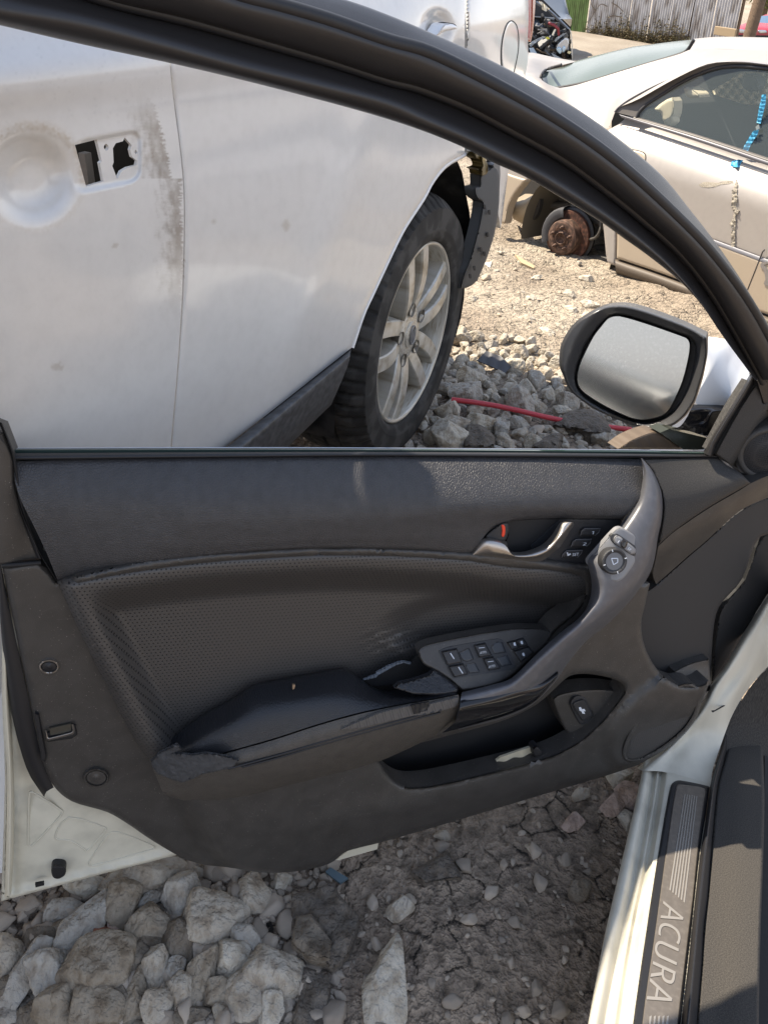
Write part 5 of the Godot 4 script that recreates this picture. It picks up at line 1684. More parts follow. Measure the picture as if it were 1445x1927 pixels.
	# dark rubber along the door's rear edge
	obj("edge_seal", loft(D, [[[-6, 1020, 2, 1180, 22, 1340, 52, 1450, 84, 1500], -0.004], [[-3, 1020, 8, 1180, 34, 1330, 62, 1430, 88, 1490], 0.006], [[2, 1060, 26, 1180, 62, 1346, 82, 1436, 102, 1482], 0.002]], 24, 2), rubber, car)
	# rear upright of the trim above it
	obj("upright_trim", patch(D, pg([-30, 800, 8, 815, 28, 866, 28, 905, 42, 965, 78, 1056, 5, 1063, -30, 1066]), func(q): return 0.004 + 0.01 * smoothstep(60.0, 0.0, q.x), 10, 0.04, 6, 0.004), plastic, car)
	obj("upright_seal", loft(D, [[[-2, 795, 20, 845, 27, 880, 38, 950, 70, 1050], 0.01], [[4, 795, 25, 850, 32, 885, 44, 955, 78, 1052], 0.016], [[8, 800, 29, 855, 36, 890, 50, 960, 84, 1056], 0.0]], 20, 2), rubber, car)
	obj("trim_joint", tube(PackedVector3Array([on(D, 5, 1065, 0.012), on(D, 40, 1062, 0.013), on(D, 78, 1058, 0.012)]), 0.003, 6), deep, car)
	# screw plugs and the latch
	for q in [[93, 1255, 19, 14, 1], [182, 1464, 24, 18, 0]]:
		var disc := PackedVector2Array()
		for k in 20:
			disc.append(Vector2(q[0] + cos(TAU * k / 20) * q[2], q[1] + sin(TAU * k / 20) * q[3]))
		var inner := Geometry2D.offset_polygon(disc, -4.0)[0]
		var pg0 := obj("screw_plug", patch(D, disc, flat(0.0145), 5, 0.008, 3, 0.002, [inner]), nickel if q[4] else plastic, car)
		obj("plug_centre", patch(D, inner, func(p): return 0.0125 + 0.003 * (1.0 - smoothstep(0.0, 9.0, p.distance_to(Vector2(q[0], q[1])))), 4, 0.006, 3, 0.002), rubber if q[4] else plastic, pg0)
	obj("latch_mouth", patch(D, pg(crop([170, 395, 282, 362, 290, 400, 270, 415, 180, 428], 0, 1180, 1.979)), flat(0.0135), 4, 0.02, 2, 0.002), deep, car)
	var z0 := func(f): return crop(f, 0, 1000, 4.379)
	obj("latch_plate", loft(D, [[z0.call([370, 1640, 385, 1715, 400, 1725, 600, 1675, 622, 1650, 612, 1590]), 0.015], [z0.call([382, 1640, 395, 1700, 405, 1708, 595, 1660, 608, 1645, 600, 1590]), 0.019], [z0.call([392, 1640, 402, 1690, 412, 1698, 588, 1652, 598, 1640, 590, 1590]), 0.014]], 30, 2), nickel, car)
	obj("latch_plate", patch(D, pg(z0.call([410, 1625, 590, 1585, 590, 1645, 520, 1665, 420, 1680])), flat(0.0145), 4, 0.003), mat("latch_steel", Color(0.09, 0.085, 0.07), 0.4, 0.6), car)
	obj("edge_clip", patch(D, pg(z0.call([290, 1500, 325, 1510, 345, 1640, 385, 1850, 375, 1900, 345, 1890, 320, 1700])), flat(0.016), 6, 0.012, 2, 0.002), rubber, car)
	# --- upper pad
	var pad_low := [109, 1092, 200, 1072, 300, 1057, 400, 1045, 500, 1037.5, 600, 1032, 700, 1032, 800, 1036, 884, 1042]
	obj("upper_pad", loft(D, [
		[[30, 868, 200, 863, 400, 860.5, 700, 858, 1000, 860, 1206, 864], -0.002],
		[[28, 880, 200, 875, 400, 872, 700, 870, 1000, 871, 1209, 875], [0.004, 0.008, 0.008, 0.008, 0.008]],
		[[30, 910, 200, 908, 400, 905, 700, 902, 1000, 902, 1209, 906], [0.014, 0.026, 0.026, 0.026, 0.025]],
		[[42, 945, 200, 945, 400, 943, 700, 938, 1000, 930, 1204, 932], [0.022, 0.04, 0.041, 0.041, 0.038]],
		[[62, 985, 200, 985, 400, 980, 700, 970, 960, 955, 1192, 952], [0.026, 0.046, 0.048, 0.048, 0.043]],
		[[86, 1035, 200, 1030, 400, 1013, 700, 1000, 900, 990, 1000, 968, 1178, 968], [0.027, 0.046, 0.048, 0.048, 0.044, 0.043]],
		[[101, 1072, 200, 1060, 400, 1036, 600, 1022, 800, 1022, 892, 1024, 930, 990, 1000, 974, 1174, 973], [0.025, 0.043, 0.046, 0.046, 0.045, 0.04, 0.04]],
		[[109, 1092, 200, 1072, 400, 1045, 600, 1032, 800, 1036, 884, 1042, 912, 1006, 945, 986, 990, 978, 1054, 976, 1172, 977], [0.018, 0.036, 0.04, 0.04, 0.038, 0.034, 0.034]],
		[[110, 1094, 200, 1074, 400, 1047, 600, 1034, 800, 1038, 884, 1044, 914, 1008, 946, 988, 990, 980, 1054, 978, 1172, 979], 0.0]], 90, 4), leather, car)
	obj("pad_end", loft(D, [[[30, 868, 26, 890, 28, 920, 42, 965, 70, 1030, 108, 1093], [0.0, 0.004, 0.016, 0.024, 0.027, 0.02]], [[28, 869, 24, 890, 26, 922, 40, 968, 68, 1032, 107, 1094], -0.01]], 20, 1), leather, car)
	# --- perforated insert: rolled edge round a hollow
	var rim_edge := PackedVector2Array(cv([109, 1094, 200, 1074, 300, 1058, 400, 1046, 500, 1039, 600, 1034, 700, 1034, 800, 1038, 884, 1044, 960, 1056, 1040, 1062, 1098, 1074]))
	var left_edge := PackedVector2Array(cv([109, 1094, 150, 1187, 200, 1288, 250, 1385, 288, 1440]))
	var dist_to := func(line: PackedVector2Array, q: Vector2) -> float:
		var best := 400.0
		for k in line.size() - 1:
			best = minf(best, q.distance_to(Geometry2D.get_closest_point_to_segment(q, line[k], line[k + 1])))
		return best
	var ins_h := func(q: Vector2) -> float:
		var dt: float = dist_to.call(rim_edge, q)
		var dl: float = dist_to.call(left_edge, q)
		var h := 0.042
		h -= 0.038 * smoothstep(30.0, 82.0, dt) * smoothstep(30.0, 88.0, dl)
		h -= 0.012 * pow(1.0 - clampf(dt / 18.0, 0, 1), 2)
		h -= 0.016 * pow(1.0 - clampf(dl / 22.0, 0, 1), 2)
		# the deeper hollow beside the grab handle, with its soft edge
		h -= 0.014 * (1.0 - smoothstep(0.75, 1.15, Vector2((q.x - 925.0) / 190.0, (q.y - 1180.0) / 62.0).rotated(0.12).length()))
		# puckers where the leather is torn
		var w := (1.0 - smoothstep(0.3, 1.0, Vector2((q.x - 740.0) / 90.0, (q.y - 1205.0) / 45.0).length()))
		h += 0.0025 * w * sin(q.x * 0.16 + q.y * 0.42 + 1.5 * N1.get_noise_2d(q.x * 20, q.y * 20))
		if dl < 34.0 and q.y > 1200:
			h += 0.0007 * sin(q.y * 0.34 + q.x * 0.08) * sin(dl / 34.0 * PI)
		return h
	obj("perforated_insert", patch(D, insert, ins_h, 7.0, 0.02, 0.0), punched, car)
	var torn := func(f): return crop(f, 640, 1150, 3.1413)
	obj("torn_hole", patch(D, pg(torn.call([140, 408, 215, 382, 250, 352, 310, 318, 370, 302, 418, 312, 440, 286, 470, 246, 500, 300, 560, 350, 420, 410, 300, 432, 200, 446])), flat(0.026), 6, 0.004), deep, car)
	obj("torn_edge", patch(D, pg(torn.call([135, 408, 180, 388, 214, 376, 216, 362, 250, 345, 285, 325, 320, 312, 345, 303, 372, 297, 420, 305, 415, 316, 375, 306, 330, 320, 300, 336, 262, 358, 225, 378, 212, 392, 170, 404])), func(q): return 0.0285 + 0.002 * sin(q.x * 0.9), 3, 0.003), mat("raw_edge", Color(0.14, 0.16, 0.19), 0.9), car)
	# --- armrest
	var soft := mat("armrest_leather", Color(0.014, 0.015, 0.018), 0.3)
	bump(soft, grain, 0.035, 9.0)
	var arm := obj("armrest", loft(D, [
		[[287, 1432, 302, 1408, 332, 1383, 382, 1345, 430, 1319, 470, 1293, 476, 1288, 560, 1272, 640, 1258, 655, 1258, 680, 1286, 720, 1298, 770, 1293, 812, 1280], [0.03, 0.018, 0.014, 0.012, 0.012, 0.012, 0.016, 0.03]],
		[[287, 1434, 303, 1414, 335, 1391, 385, 1354, 432, 1328, 474, 1300, 560, 1282, 640, 1268, 668, 1272, 700, 1292, 730, 1302, 780, 1298, 820, 1288], [0.034, 0.03, 0.03, 0.03, 0.03, 0.03, 0.034, 0.045]],
		[[287, 1438, 312, 1424, 355, 1405, 420, 1372, 480, 1346, 560, 1325, 640, 1311, 720, 1312, 790, 1308, 838, 1296], [0.04, 0.058, 0.066, 0.068, 0.068, 0.068, 0.07, 0.074]],
		[[287, 1444, 330, 1438, 390, 1424, 450, 1408, 520, 1388, 600, 1362, 680, 1340, 760, 1324, 820, 1314, 860, 1306], [0.044, 0.07, 0.082, 0.085, 0.086, 0.087, 0.088, 0.09]]], 60, 5), soft, car)
	var roll := mat("roll_leather", Color(0.075, 0.067, 0.058), 0.5)
	bump(roll, grain, 0.05, 8.0)
	roll.albedo_texture = TX["wear"]
	obj("armrest_roll", loft(D, [
		[[288, 1446, 330, 1441, 390, 1427, 450, 1411, 520, 1391, 600, 1365, 680, 1343, 760, 1326, 820, 1316, 862, 1307], [0.043, 0.069, 0.081, 0.084, 0.085, 0.086, 0.087, 0.089]],
		[[290, 1450, 335, 1450, 395, 1440, 455, 1426, 525, 1407, 605, 1382, 685, 1359, 765, 1341, 825, 1329, 864, 1318], [0.047, 0.077, 0.089, 0.091, 0.092, 0.092, 0.092, 0.092]],
		[[294, 1460, 340, 1464, 400, 1458, 460, 1446, 530, 1428, 610, 1405, 690, 1381, 770, 1360, 828, 1345, 862, 1334], [0.047, 0.078, 0.09, 0.092, 0.093, 0.093, 0.092, 0.09]],
		[[302, 1480, 345, 1486, 402, 1484, 465, 1472, 535, 1456, 615, 1434, 695, 1408, 770, 1386, 820, 1370, 850, 1356], [0.045, 0.068, 0.078, 0.082, 0.082, 0.082, 0.08, 0.076]],
		[[306, 1490, 345, 1500, 402, 1502, 470, 1492, 540, 1474, 620, 1454, 700, 1432, 770, 1404, 805, 1388, 820, 1382], [0.044, 0.05, 0.055, 0.056, 0.056, 0.056, 0.055, 0.055]],
		[[308, 1494, 345, 1506, 402, 1508, 470, 1498, 540, 1480, 620, 1460, 700, 1438, 770, 1408, 805, 1391, 822, 1384], 0.036]], 60, 4), roll, car)
	for q in [[[455, 1444, 530, 1424, 610, 1400, 690, 1377, 770, 1356, 828, 1341], 0.0955], [[430, 1447, 530, 1419, 610, 1395, 690, 1372, 770, 1351, 830, 1336], 0.096]]:
		var pts := PackedVector3Array()
		for p in even(cv(q[0]), 40):
			pts.append(on(D, p.x, p.y, q[1] - 0.0025))
		obj("stitch_welt", tube(pts, 0.0016, 6), rubber, car)
	# worn patches: bare foam at the tip, backing cloth along the front
	var foam := mat("worn_leather", Color(0.05, 0.052, 0.056), 0.6)
	foam.albedo_texture = TX["wear"]
	bump(foam, noise_tex("crumple", 512, 0.02, FastNoiseLite.TYPE_SIMPLEX_SMOOTH, 5, [], 68), 0.12, 7.0)
	var zt := func(f): return crop(f, 280, 1240, 2.408)
	obj("worn_tip", patch(D, pg(zt.call([10, 465, 50, 425, 130, 385, 150, 410, 115, 425, 200, 435, 260, 425, 350, 440, 410, 460, 380, 495, 300, 512, 235, 525, 200, 545, 150, 562, 100, 545, 40, 520, 18, 490])), func(q):
		var t: float = clampf((q.x - 284.0) / 120.0, 0, 1)
		return 0.052 + 0.042 * sqrt(t) + 0.002 * N1.get_noise_2d(q.x * 30, q.y * 30), 4, 0.003, 3, 0.002), foam, arm, "peeled grey tip of the armrest")
	var mesh_img := Image.create(16, 16, true, Image.FORMAT_RGB8)
	for y in 16:
		for x in 16:
			var v := 0.35 + 0.65 * absf(sin(x * PI / 8.0)) * (0.6 + 0.4 * absf(sin(y * PI / 4.0)))
			mesh_img.set_pixel(x, y, Color(v, v, v))
	mesh_img.generate_mipmaps()
	var cloth := mat("backing_cloth", Color(0.2, 0.185, 0.17), 0.9)
	cloth.albedo_texture = ImageTexture.create_from_image(mesh_img)
	cloth.uv1_scale = Vector3(250, 250, 1)
	obj("backing_cloth", patch(D, pg(zt.call([870, 320, 940, 290, 1040, 248, 1100, 232, 1190, 212, 1200, 245, 1260, 235, 1275, 205, 1400, 175, 1402, 200, 1390, 215, 1290, 245, 1170, 262, 1060, 288, 960, 312])), func(q): return 0.0945 + 0.001 * sin(q.x * 0.4), 4, 0.003), cloth, arm, "bare woven backing where the leather has worn off")
	obj("leather_flap", patch(D, pg(zt.call([1185, 212, 1210, 205, 1270, 195, 1262, 215, 1240, 225, 1230, 245, 1200, 250])), func(q): return 0.0965 + 0.001 * sin(q.x * 0.7), 3, 0.002), soft, arm)
	obj("leather_flap", patch(D, pg(zt.call([1110, 130, 1130, 112, 1180, 100, 1230, 85, 1270, 70, 1290, 48, 1310, 60, 1350, 90, 1400, 130, 1400, 150, 1300, 165, 1200, 160])), func(q):
		var t: float = clampf((q.y - 1260.0) / 45.0, 0, 1)
		return 0.058 + 0.028 * t + 0.0012 * N1.get_noise_2d(q.x * 25, q.y * 25), 4, 0.005, 4, 0.002), soft, arm, "curled torn leather at the armrest's front")
	obj("debris_crumb", patch(D, pg([551, 1289, 556, 1290, 554, 1296, 551, 1298]), flat(0.047), 2, 0.003), mat("crumb", Color(0.3, 0.2, 0.12), 0.9), arm)
	# --- handle recess, memory keys and inner handle
	var zh := func(f): return crop(f, 860, 930, 3.6125)
	var bez := mat("bezel_black", Color(0.026, 0.026, 0.028), 0.5)
	bump(bez, fine, 0.02, 9.0)
	obj("handle_bezel", patch(D, cv(zh.call([88, 402, 88, 402, 180, 298, 300, 205, 420, 177, 560, 168, 700, 166, 1108, 166, 1108, 166, 1120, 192, 1040, 290, 960, 370, 885, 442, 885, 442, 880, 482, 880, 482, 780, 500, 600, 462, 400, 450]), true, 4), func(q): return 0.03 + 0.002 * sin(q.x * 0.05), 7, 0.03, 4, 0.003), bez, car)
	obj("handle_cavity", patch(D, cv(zh.call([340, 195, 420, 180, 560, 170, 695, 172, 695, 172, 660, 240, 560, 345, 470, 384, 370, 388, 342, 372, 335, 320, 352, 265]), true, 3), func(q): return 0.0335 - 0.0 * q.x, 6, 0.003), deep, car)
	obj("handle_cavity", patch(D, pg(zh.call([500, 350, 690, 175, 700, 190, 640, 280, 570, 345, 510, 372])), flat(0.0345), 6, 0.002), mat("cavity_sheen", Color(0.02, 0.022, 0.026), 0.5), car)
	var hnd := [zh.call([86, 406, 188, 298, 335, 322, 342, 372, 372, 391, 470, 386, 570, 346, 640, 280, 696, 194, 720, 183]), zh.call([105, 410, 210, 330, 330, 345, 350, 395, 400, 410, 490, 405, 590, 370, 670, 300, 730, 205, 752, 190]), zh.call([110, 415, 210, 400, 330, 415, 400, 430, 500, 430, 585, 410, 650, 360, 720, 270, 775, 205, 782, 190]), zh.call([108, 418, 200, 432, 330, 443, 400, 448, 500, 457, 580, 450, 640, 408, 705, 350, 760, 258, 793, 208, 790, 187])]
	obj("inner_handle", loft(D, [[hnd[0], [0.036, 0.042, 0.04, 0.046, 0.05, 0.05, 0.05]], [hnd[1], [0.042, 0.052, 0.056, 0.06, 0.064, 0.064, 0.058]], [hnd[2], [0.042, 0.054, 0.06, 0.064, 0.068, 0.066, 0.058]], [hnd[3], [0.036, 0.036, 0.04, 0.044, 0.046, 0.046, 0.04]]], 44, 4), nickel, car)
	obj("lock_tab", patch(D, cv(zh.call([188, 294, 240, 240, 300, 198, 340, 196, 352, 230, 345, 275, 320, 318, 250, 315]), true, 3), func(q): return 0.04 + 0.006 * smoothstep(912.0, 940.0, q.x), 4, 0.012, 4, 0.004), bez, car)
	obj("lock_flag", patch(D, cv(zh.call([300, 212, 315, 208, 326, 225, 325, 270, 314, 290, 302, 285, 306, 245]), true, 3), flat(0.0475), 3, 0.003, 2, 0.001), mat("lock_red", Color(0.75, 0.06, 0.025), 0.4), car)
	for q in [[[838, 280, 845, 250, 866, 233, 972, 233, 960, 260, 935, 282], "1", [915, 262, 930, 262], 0.0046], [[774, 357, 785, 325, 806, 308, 912, 305, 900, 335, 875, 356], "2", [855, 338, 877, 338], 0.0046], [[709, 432, 720, 405, 742, 385, 852, 381, 840, 405, 815, 430], "SET", [782, 411, 824, 408], 0.0046]]:
		var key := obj("memory_button", patch(D, pg(zh.call(q[0])), flat(0.0345), 4, 0.004, 2.5, 0.0015), bez, car)
		var ring := PackedVector3Array()
		var pl := pg(zh.call(q[0]))
		for k in pl.size():
			ring.append(on(D, pl[k].x, pl[k].y, 0.0335))
		obj("button_rim", tube(ring, 0.0006, 5), mat("rim_grey", Color(0.1, 0.1, 0.105), 0.4), key)
		var t0: Array = zh.call(q[2])
		letters("lettering", q[1], D, 0.0347, Vector2(t0[0], t0[1]), Vector2(t0[2], t0[3]), q[3], mark, key)
		if q[1] == "SET":
			obj("seat_symbol", patch(D, pg(zh.call([743, 396, 752, 396, 755, 408, 770, 402, 772, 410, 750, 421])), flat(0.0349), 2, 0.0004), mark, key)
	# --- grab handle
	obj("grab_handle", loft(D, [
		[[1205, 862, 1210, 884, 1208, 908, 1202, 936, 1190, 956, 1170, 984, 1148, 1010, 1106, 1052, 1106, 1066, 1112, 1088, 1112, 1112, 1106, 1137, 1090, 1162, 1054, 1190, 1010, 1230, 962, 1276, 924, 1289, 868, 1303], [0.02, 0.034, 0.044, 0.054, 0.064, 0.074, 0.08, 0.082, 0.082, 0.082, 0.08]],
		[[1206, 862, 1213, 886, 1213, 912, 1208, 940, 1198, 962, 1180, 990, 1160, 1018, 1128, 1056, 1124, 1080, 1126, 1100, 1122, 1124, 1108, 1146, 1090, 1168, 1056, 1198, 1014, 1238, 966, 1284, 926, 1298, 867, 1312], [0.026, 0.044, 0.06, 0.074, 0.087, 0.096, 0.1, 0.1, 0.098, 0.096, 0.092]],
		[[1207, 862, 1222, 890, 1228, 920, 1226, 950, 1218, 975, 1204, 1004, 1190, 1032, 1168, 1072, 1152, 1098, 1138, 1126, 1118, 1150, 1094, 1176, 1062, 1206, 1024, 1246, 974, 1296, 930, 1314, 864, 1330], [0.026, 0.05, 0.068, 0.084, 0.097, 0.105, 0.107, 0.104, 0.1, 0.1, 0.098]],
		[[1207, 862, 1226, 888, 1239, 920, 1241, 950, 1238, 978, 1229, 1010, 1222, 1044, 1206, 1080, 1184, 1110, 1160, 1136, 1128, 1166, 1100, 1190, 1068, 1220, 1032, 1260, 984, 1310, 934, 1332, 858, 1352], [0.026, 0.046, 0.064, 0.08, 0.092, 0.1, 0.1, 0.097, 0.094, 0.092, 0.09]],
		[[1207, 862, 1227, 886, 1242, 920, 1246, 950, 1244, 980, 1237, 1010, 1231, 1048, 1222, 1076, 1204, 1106, 1180, 1136, 1142, 1174, 1104, 1204, 1068, 1246, 1046, 1278, 1000, 1324, 946, 1350, 862, 1371], [0.02, 0.03, 0.036, 0.042, 0.048, 0.052, 0.054, 0.055, 0.058, 0.06, 0.062]],
		[[1207, 862, 1227, 886, 1242, 920, 1246, 950, 1244, 980, 1237, 1010, 1231, 1050, 1222, 1079, 1204, 1109, 1180, 1139, 1142, 1177, 1104, 1207, 1068, 1249, 1046, 1281, 1000, 1328, 946, 1353, 862, 1374], 0.01]], 70, 4), silver, car)
	obj("gloss_panel", loft(D, [[[1048, 1262, 1010, 1282, 966, 1290, 925, 1304, 867, 1318], [0.07, 0.09, 0.094, 0.096]], [[1050, 1268, 1018, 1294, 974, 1306, 930, 1320, 864, 1336], [0.082, 0.1, 0.104, 0.105]], [[1046, 1276, 1012, 1312, 968, 1332, 922, 1346, 856, 1358], [0.078, 0.09, 0.092, 0.092]], [[1040, 1286, 1004, 1322, 956, 1345, 912, 1358, 830, 1380], [0.05, 0.066, 0.066, 0.066]]], 30, 4), piano, car)
	# mirror switch plate on the handle
	var plate_h := func(q: Vector2) -> float: return 0.0895 + 0.000255 * (q.y - 1050.0) - 0.000008 * pow(q.x - 1172.0, 2)
	obj("mirror_switch_plate", patch(D, cv(zh.call([886, 452, 960, 365, 1040, 275, 1085, 234, 1122, 230, 1250, 312, 1262, 350, 1250, 402, 1190, 490, 1130, 570, 1082, 594, 1030, 580, 895, 488]), true, 4), plate_h, 6, 0.006, 4, 0.002), mat("plate_grey", Color(0.2, 0.2, 0.205), 0.45), car)
	var knob_c := Vector2(1152, 1055)
	var kp := Pl.new(on(D, knob_c.x, knob_c.y, 0.0905), D.u + D.n * 0.2, D.v - D.n * 0.33)
	var knob := obj("mirror_knob", lathe(kp, [[0.0185, -0.008], [0.0185, 0.005], [0.0175, 0.0075], [0.0155, 0.008], [0.0145, 0.0065], [0.012, 0.0055], [0.0, 0.0055]], 48), bez, car)
	obj("knob_face", lathe(kp, [[0.0122, 0.0058], [0.0, 0.006]], 40), mat("knob_face", Color(0.12, 0.12, 0.125), 0.3, 0.3), knob)
	for k in 4:
		var an := TAU * k / 4 + 0.35
		obj("knob_tick", box(kp.at(cos(an) * 0.0158, sin(an) * 0.0158, 0.0081), kp.u * cos(an) + kp.v * sin(an), kp.v * cos(an) - kp.u * sin(an), kp.n, Vector3(0.0015, 0.0005, 0.0004)), mark, knob)
	for q in [[-0.005, 0.004, 0.004, 0.0045], [-0.005, 0.004, -0.001, -0.0045], [0.004, 0.0045, 0.0045, -0.001], [0.0045, -0.001, -0.001, -0.0045]]:
		var p := kp.at(q[0], q[1], 0.0063)
		var r := kp.at(q[2], q[3], 0.0063)
		var dd := (r - p).normalized()
		obj("mirror_symbol", box((p + r) / 2, dd, kp.n.cross(dd), kp.n, Vector3(p.distance_to(r) / 2, 0.0006, 0.0003)), mark, knob)
	var slot := cv(zh.call([1038, 300, 1050, 275, 1085, 268, 1120, 290, 1200, 345, 1235, 375, 1232, 405, 1205, 420, 1180, 412, 1120, 370, 1060, 335]), true, 4)
	var lr := obj("mirror_selector", patch(D, slot, func(q): return plate_h.call(q) + 0.001, 4, 0.004, 3, 0.001), bez, car)
	obj("selector_key", patch(D, cv(zh.call([1064, 300, 1080, 282, 1110, 292, 1130, 310, 1185, 348, 1212, 375, 1208, 400, 1180, 408, 1140, 380, 1090, 350, 1068, 330]), true, 4), func(q): return plate_h.call(q) + 0.0045, 4, 0.006, 4, 0.003), mat("key_grey", Color(0.2, 0.2, 0.205), 0.35), lr)
	obj("selector_nub", patch(D, cv(zh.call([1115, 345, 1125, 322, 1148, 315, 1158, 325, 1148, 360, 1128, 370]), true, 3), func(q): return plate_h.call(q) + 0.009, 3, 0.006, 3, 0.002), piano, lr)
	for q in [["L", 1093, 322, 1108, 330], ["R", 1158, 368, 1178, 380]]:
		var t1: Array = zh.call([q[1], q[2], q[3], q[4]])
		letters("lettering", q[0], D, plate_h.call(Vector2(t1[0], t1[1])) + 0.0049, Vector2(t1[0], t1[1]), Vector2(t1[2], t1[3]), 0.0045, mark, lr)
	# --- window switches
	var sw_h := func(q: Vector2) -> float: return 0.03 + 0.052 * clampf((q.y - 1182.0 + (q.x - 990.0) * 0.12) / 118.0, 0, 1.1)
	obj("window_switch_panel", patch(D, cv(torn.call([460, 246, 468, 222, 490, 206, 520, 195, 640, 168, 760, 145, 900, 120, 1000, 106, 1080, 100, 1200, 105, 1290, 132, 1290, 132, 1100, 305, 1000, 395, 900, 440, 800, 462, 720, 472, 720, 472, 640, 402, 550, 345, 492, 312]), true, 4), sw_h, 7, 0.014, 5, 0.004), plastic, car)
	obj("switch_well", patch(D, cv(torn.call([582, 236, 582, 236, 640, 212, 930, 164, 955, 170, 975, 190, 1036, 328, 1036, 328, 1010, 345, 672, 398, 672, 398], ), true, 3), func(q): return sw_h.call(q) + 0.0006, 6, 0.003), bez, car)
	var tiles := [[[600, 240, 690, 222, 722, 302, 636, 320], [650, 248, 673, 282], ""], [[640, 328, 728, 312, 758, 372, 676, 392], [698, 330, 724, 368], ""], [[792, 203, 858, 190, 898, 262, 822, 275], [826, 248, 862, 243], "AUTO"], [[845, 282, 905, 270, 950, 338, 880, 352], [878, 330, 914, 324], "AUTO"]]
	var dishes := [[690, 240, 765, 206, 800, 290, 760, 305, 722, 302], [728, 312, 800, 295, 838, 368, 758, 376], [880, 205, 925, 172, 965, 180, 990, 250, 905, 262], [905, 272, 990, 252, 1026, 322, 950, 338]]
	for k in 4:
		var tl: Array = tiles[k]
		var key := obj("window_switch", patch(D, pg(torn.call(tl[0])), func(q): return sw_h.call(q) + 0.004, 4, 0.005, 3, 0.002), bez, car)
		obj("switch_dish", patch(D, pg(torn.call(dishes[k])), func(q): return sw_h.call(q) + 0.0015 - 0.0, 4, 0.003, 5, 0.004), mat("dish_black", Color(0.03, 0.033, 0.038), 0.4), key)
		var t2: Array = torn.call(tl[1])
		if tl[2]:
			letters("lettering", tl[2], D, sw_h.call(Vector2(t2[0], t2[1])) + 0.0045, Vector2(t2[0], t2[1]), Vector2(t2[2], t2[3]), 0.0052, mark, key)
			obj("switch_mark", tube(PackedVector3Array([on(D, t2[0] - 2.0, t2[1] - 9.5, sw_h.call(Vector2(t2[0], t2[1])) + 0.0042), on(D, t2[2] - 3.0, t2[3] - 9.0, sw_h.call(Vector2(t2[2], t2[3])) + 0.0042)]), 0.0005, 5), mark, key)
		else:
			obj("switch_mark", tube(PackedVector3Array([on(D, t2[0], t2[1], sw_h.call(Vector2(t2[0], t2[1])) + 0.0042), on(D, t2[2], t2[3], sw_h.call(Vector2(t2[2], t2[3])) + 0.0042)]), 0.0009, 5), mark, key)
	for q in [[984, 186, 1034, 172, 1062, 216, 1018, 230, 0, 1030, 195], [1038, 171, 1082, 158, 1112, 204, 1066, 214, 1, 1072, 186], [1022, 236, 1112, 208, 1146, 246, 1068, 302, 2, 1082, 256]]:
		var key := obj("lock_button", patch(D, pg(torn.call(q.slice(0, 8))), func(p): return sw_h.call(p) + 0.003, 4, 0.005, 3, 0.002), bez, car)
		var c: Array = torn.call([q[9], q[10]])
		obj("lock_symbol", patch(D, cv([c[0] - 2, c[1] - 2, c[0] + 1, c[1] - 3, c[0] + 2.5, c[1] + 1, c[0] + 2, c[1] + 3, c[0] - 1, c[1] + 2.5], true, 3), func(p): return sw_h.call(p) + 0.0036, 2, 0.0004), mark, key)
	# --- pocket
	obj("door_pocket", patch(D, pg([690, 1400, 700, 1500, 1100, 1460, 1200, 1300, 1180, 1250, 1040, 1260, 800, 1380]), flat(-0.035), 30, 0.01), deep, car)
	obj("pocket_floor", loft(D, [[[716, 1432, 762, 1472, 815, 1470, 925, 1445, 1035, 1415, 1130, 1350, 1166, 1302], 0.006], [[715, 1430, 760, 1470, 815, 1468, 925, 1443, 1035, 1413, 1134, 1346, 1168, 1300], -0.034]], 20, 1), plastic, car)
	var z8 := func(f): return crop(f, 650, 1150, 1.818)
	var zs := func(f): return crop(f, 1000, 1150, 3.247)
	obj("boot_switch_panel", patch(D, cv(zs.call([130, 540, 180, 505, 300, 482, 430, 476, 540, 488, 540, 488, 470, 580, 390, 690, 320, 760, 320, 760, 250, 770, 190, 700]), true, 4), func(q): return 0.008 + 0.012 * smoothstep(1045.0, 1110.0, q.x), 6, 0.03, 5, 0.004), plastic, car)
	obj("boot_switch_rim", patch(D, cv(zs.call([235, 560, 260, 522, 300, 515, 340, 535, 398, 630, 396, 660, 320, 695, 290, 690, 245, 600]), true, 4), flat(0.02), 4, 0.008, 4, 0.003), bez, car)
	var bs := obj("boot_button", patch(D, cv(zs.call([250, 570, 308, 540, 322, 545, 372, 630, 368, 645, 316, 670, 305, 665]), true, 3), flat(0.0235), 4, 0.006, 3, 0.002), bez, car)
	obj("boot_symbol", patch(D, pg(zs.call([288, 590, 300, 586, 308, 600, 322, 598, 330, 612, 318, 612, 326, 628, 310, 626, 302, 612, 292, 608])), flat(0.024), 2, 0.0004), mark, bs)
	var scrap := obj("card_scrap", patch(D, pg(z8.call([515, 512, 530, 500, 640, 463, 655, 470, 670, 490, 640, 505, 600, 512, 560, 520, 522, 530])), func(q): return 0.02 + 0.002 * sin(q.x * 0.2), 5, 0.004), mat("card", Color(0.42, 0.38, 0.28), 0.85))
	tag(scrap, "cream card scrap lying in the door pocket", "scrap")
	tag(obj("black_cap", patch(D, cv(z8.call([640, 470, 655, 462, 672, 480, 668, 495, 650, 500, 640, 490]), true, 3), flat(0.034), 3, 0.015, 4, 0.008), rubber), "small black rubber piece beside the card scrap in the door pocket", "cap")
	# --- speaker grille
	var spk := cv(zs.call([548, 872, 568, 785, 640, 665, 750, 545, 870, 462, 960, 438, 1018, 470, 1030, 560, 1000, 660, 930, 752, 820, 842, 700, 910, 620, 930, 565, 916]), true, 4)
	obj("speaker_ring", patch(D, spk, flat(0.053), 7, 0.03, 7, 0.006, [Geometry2D.offset_polygon(spk, -10.0)[0]]), plastic, car)
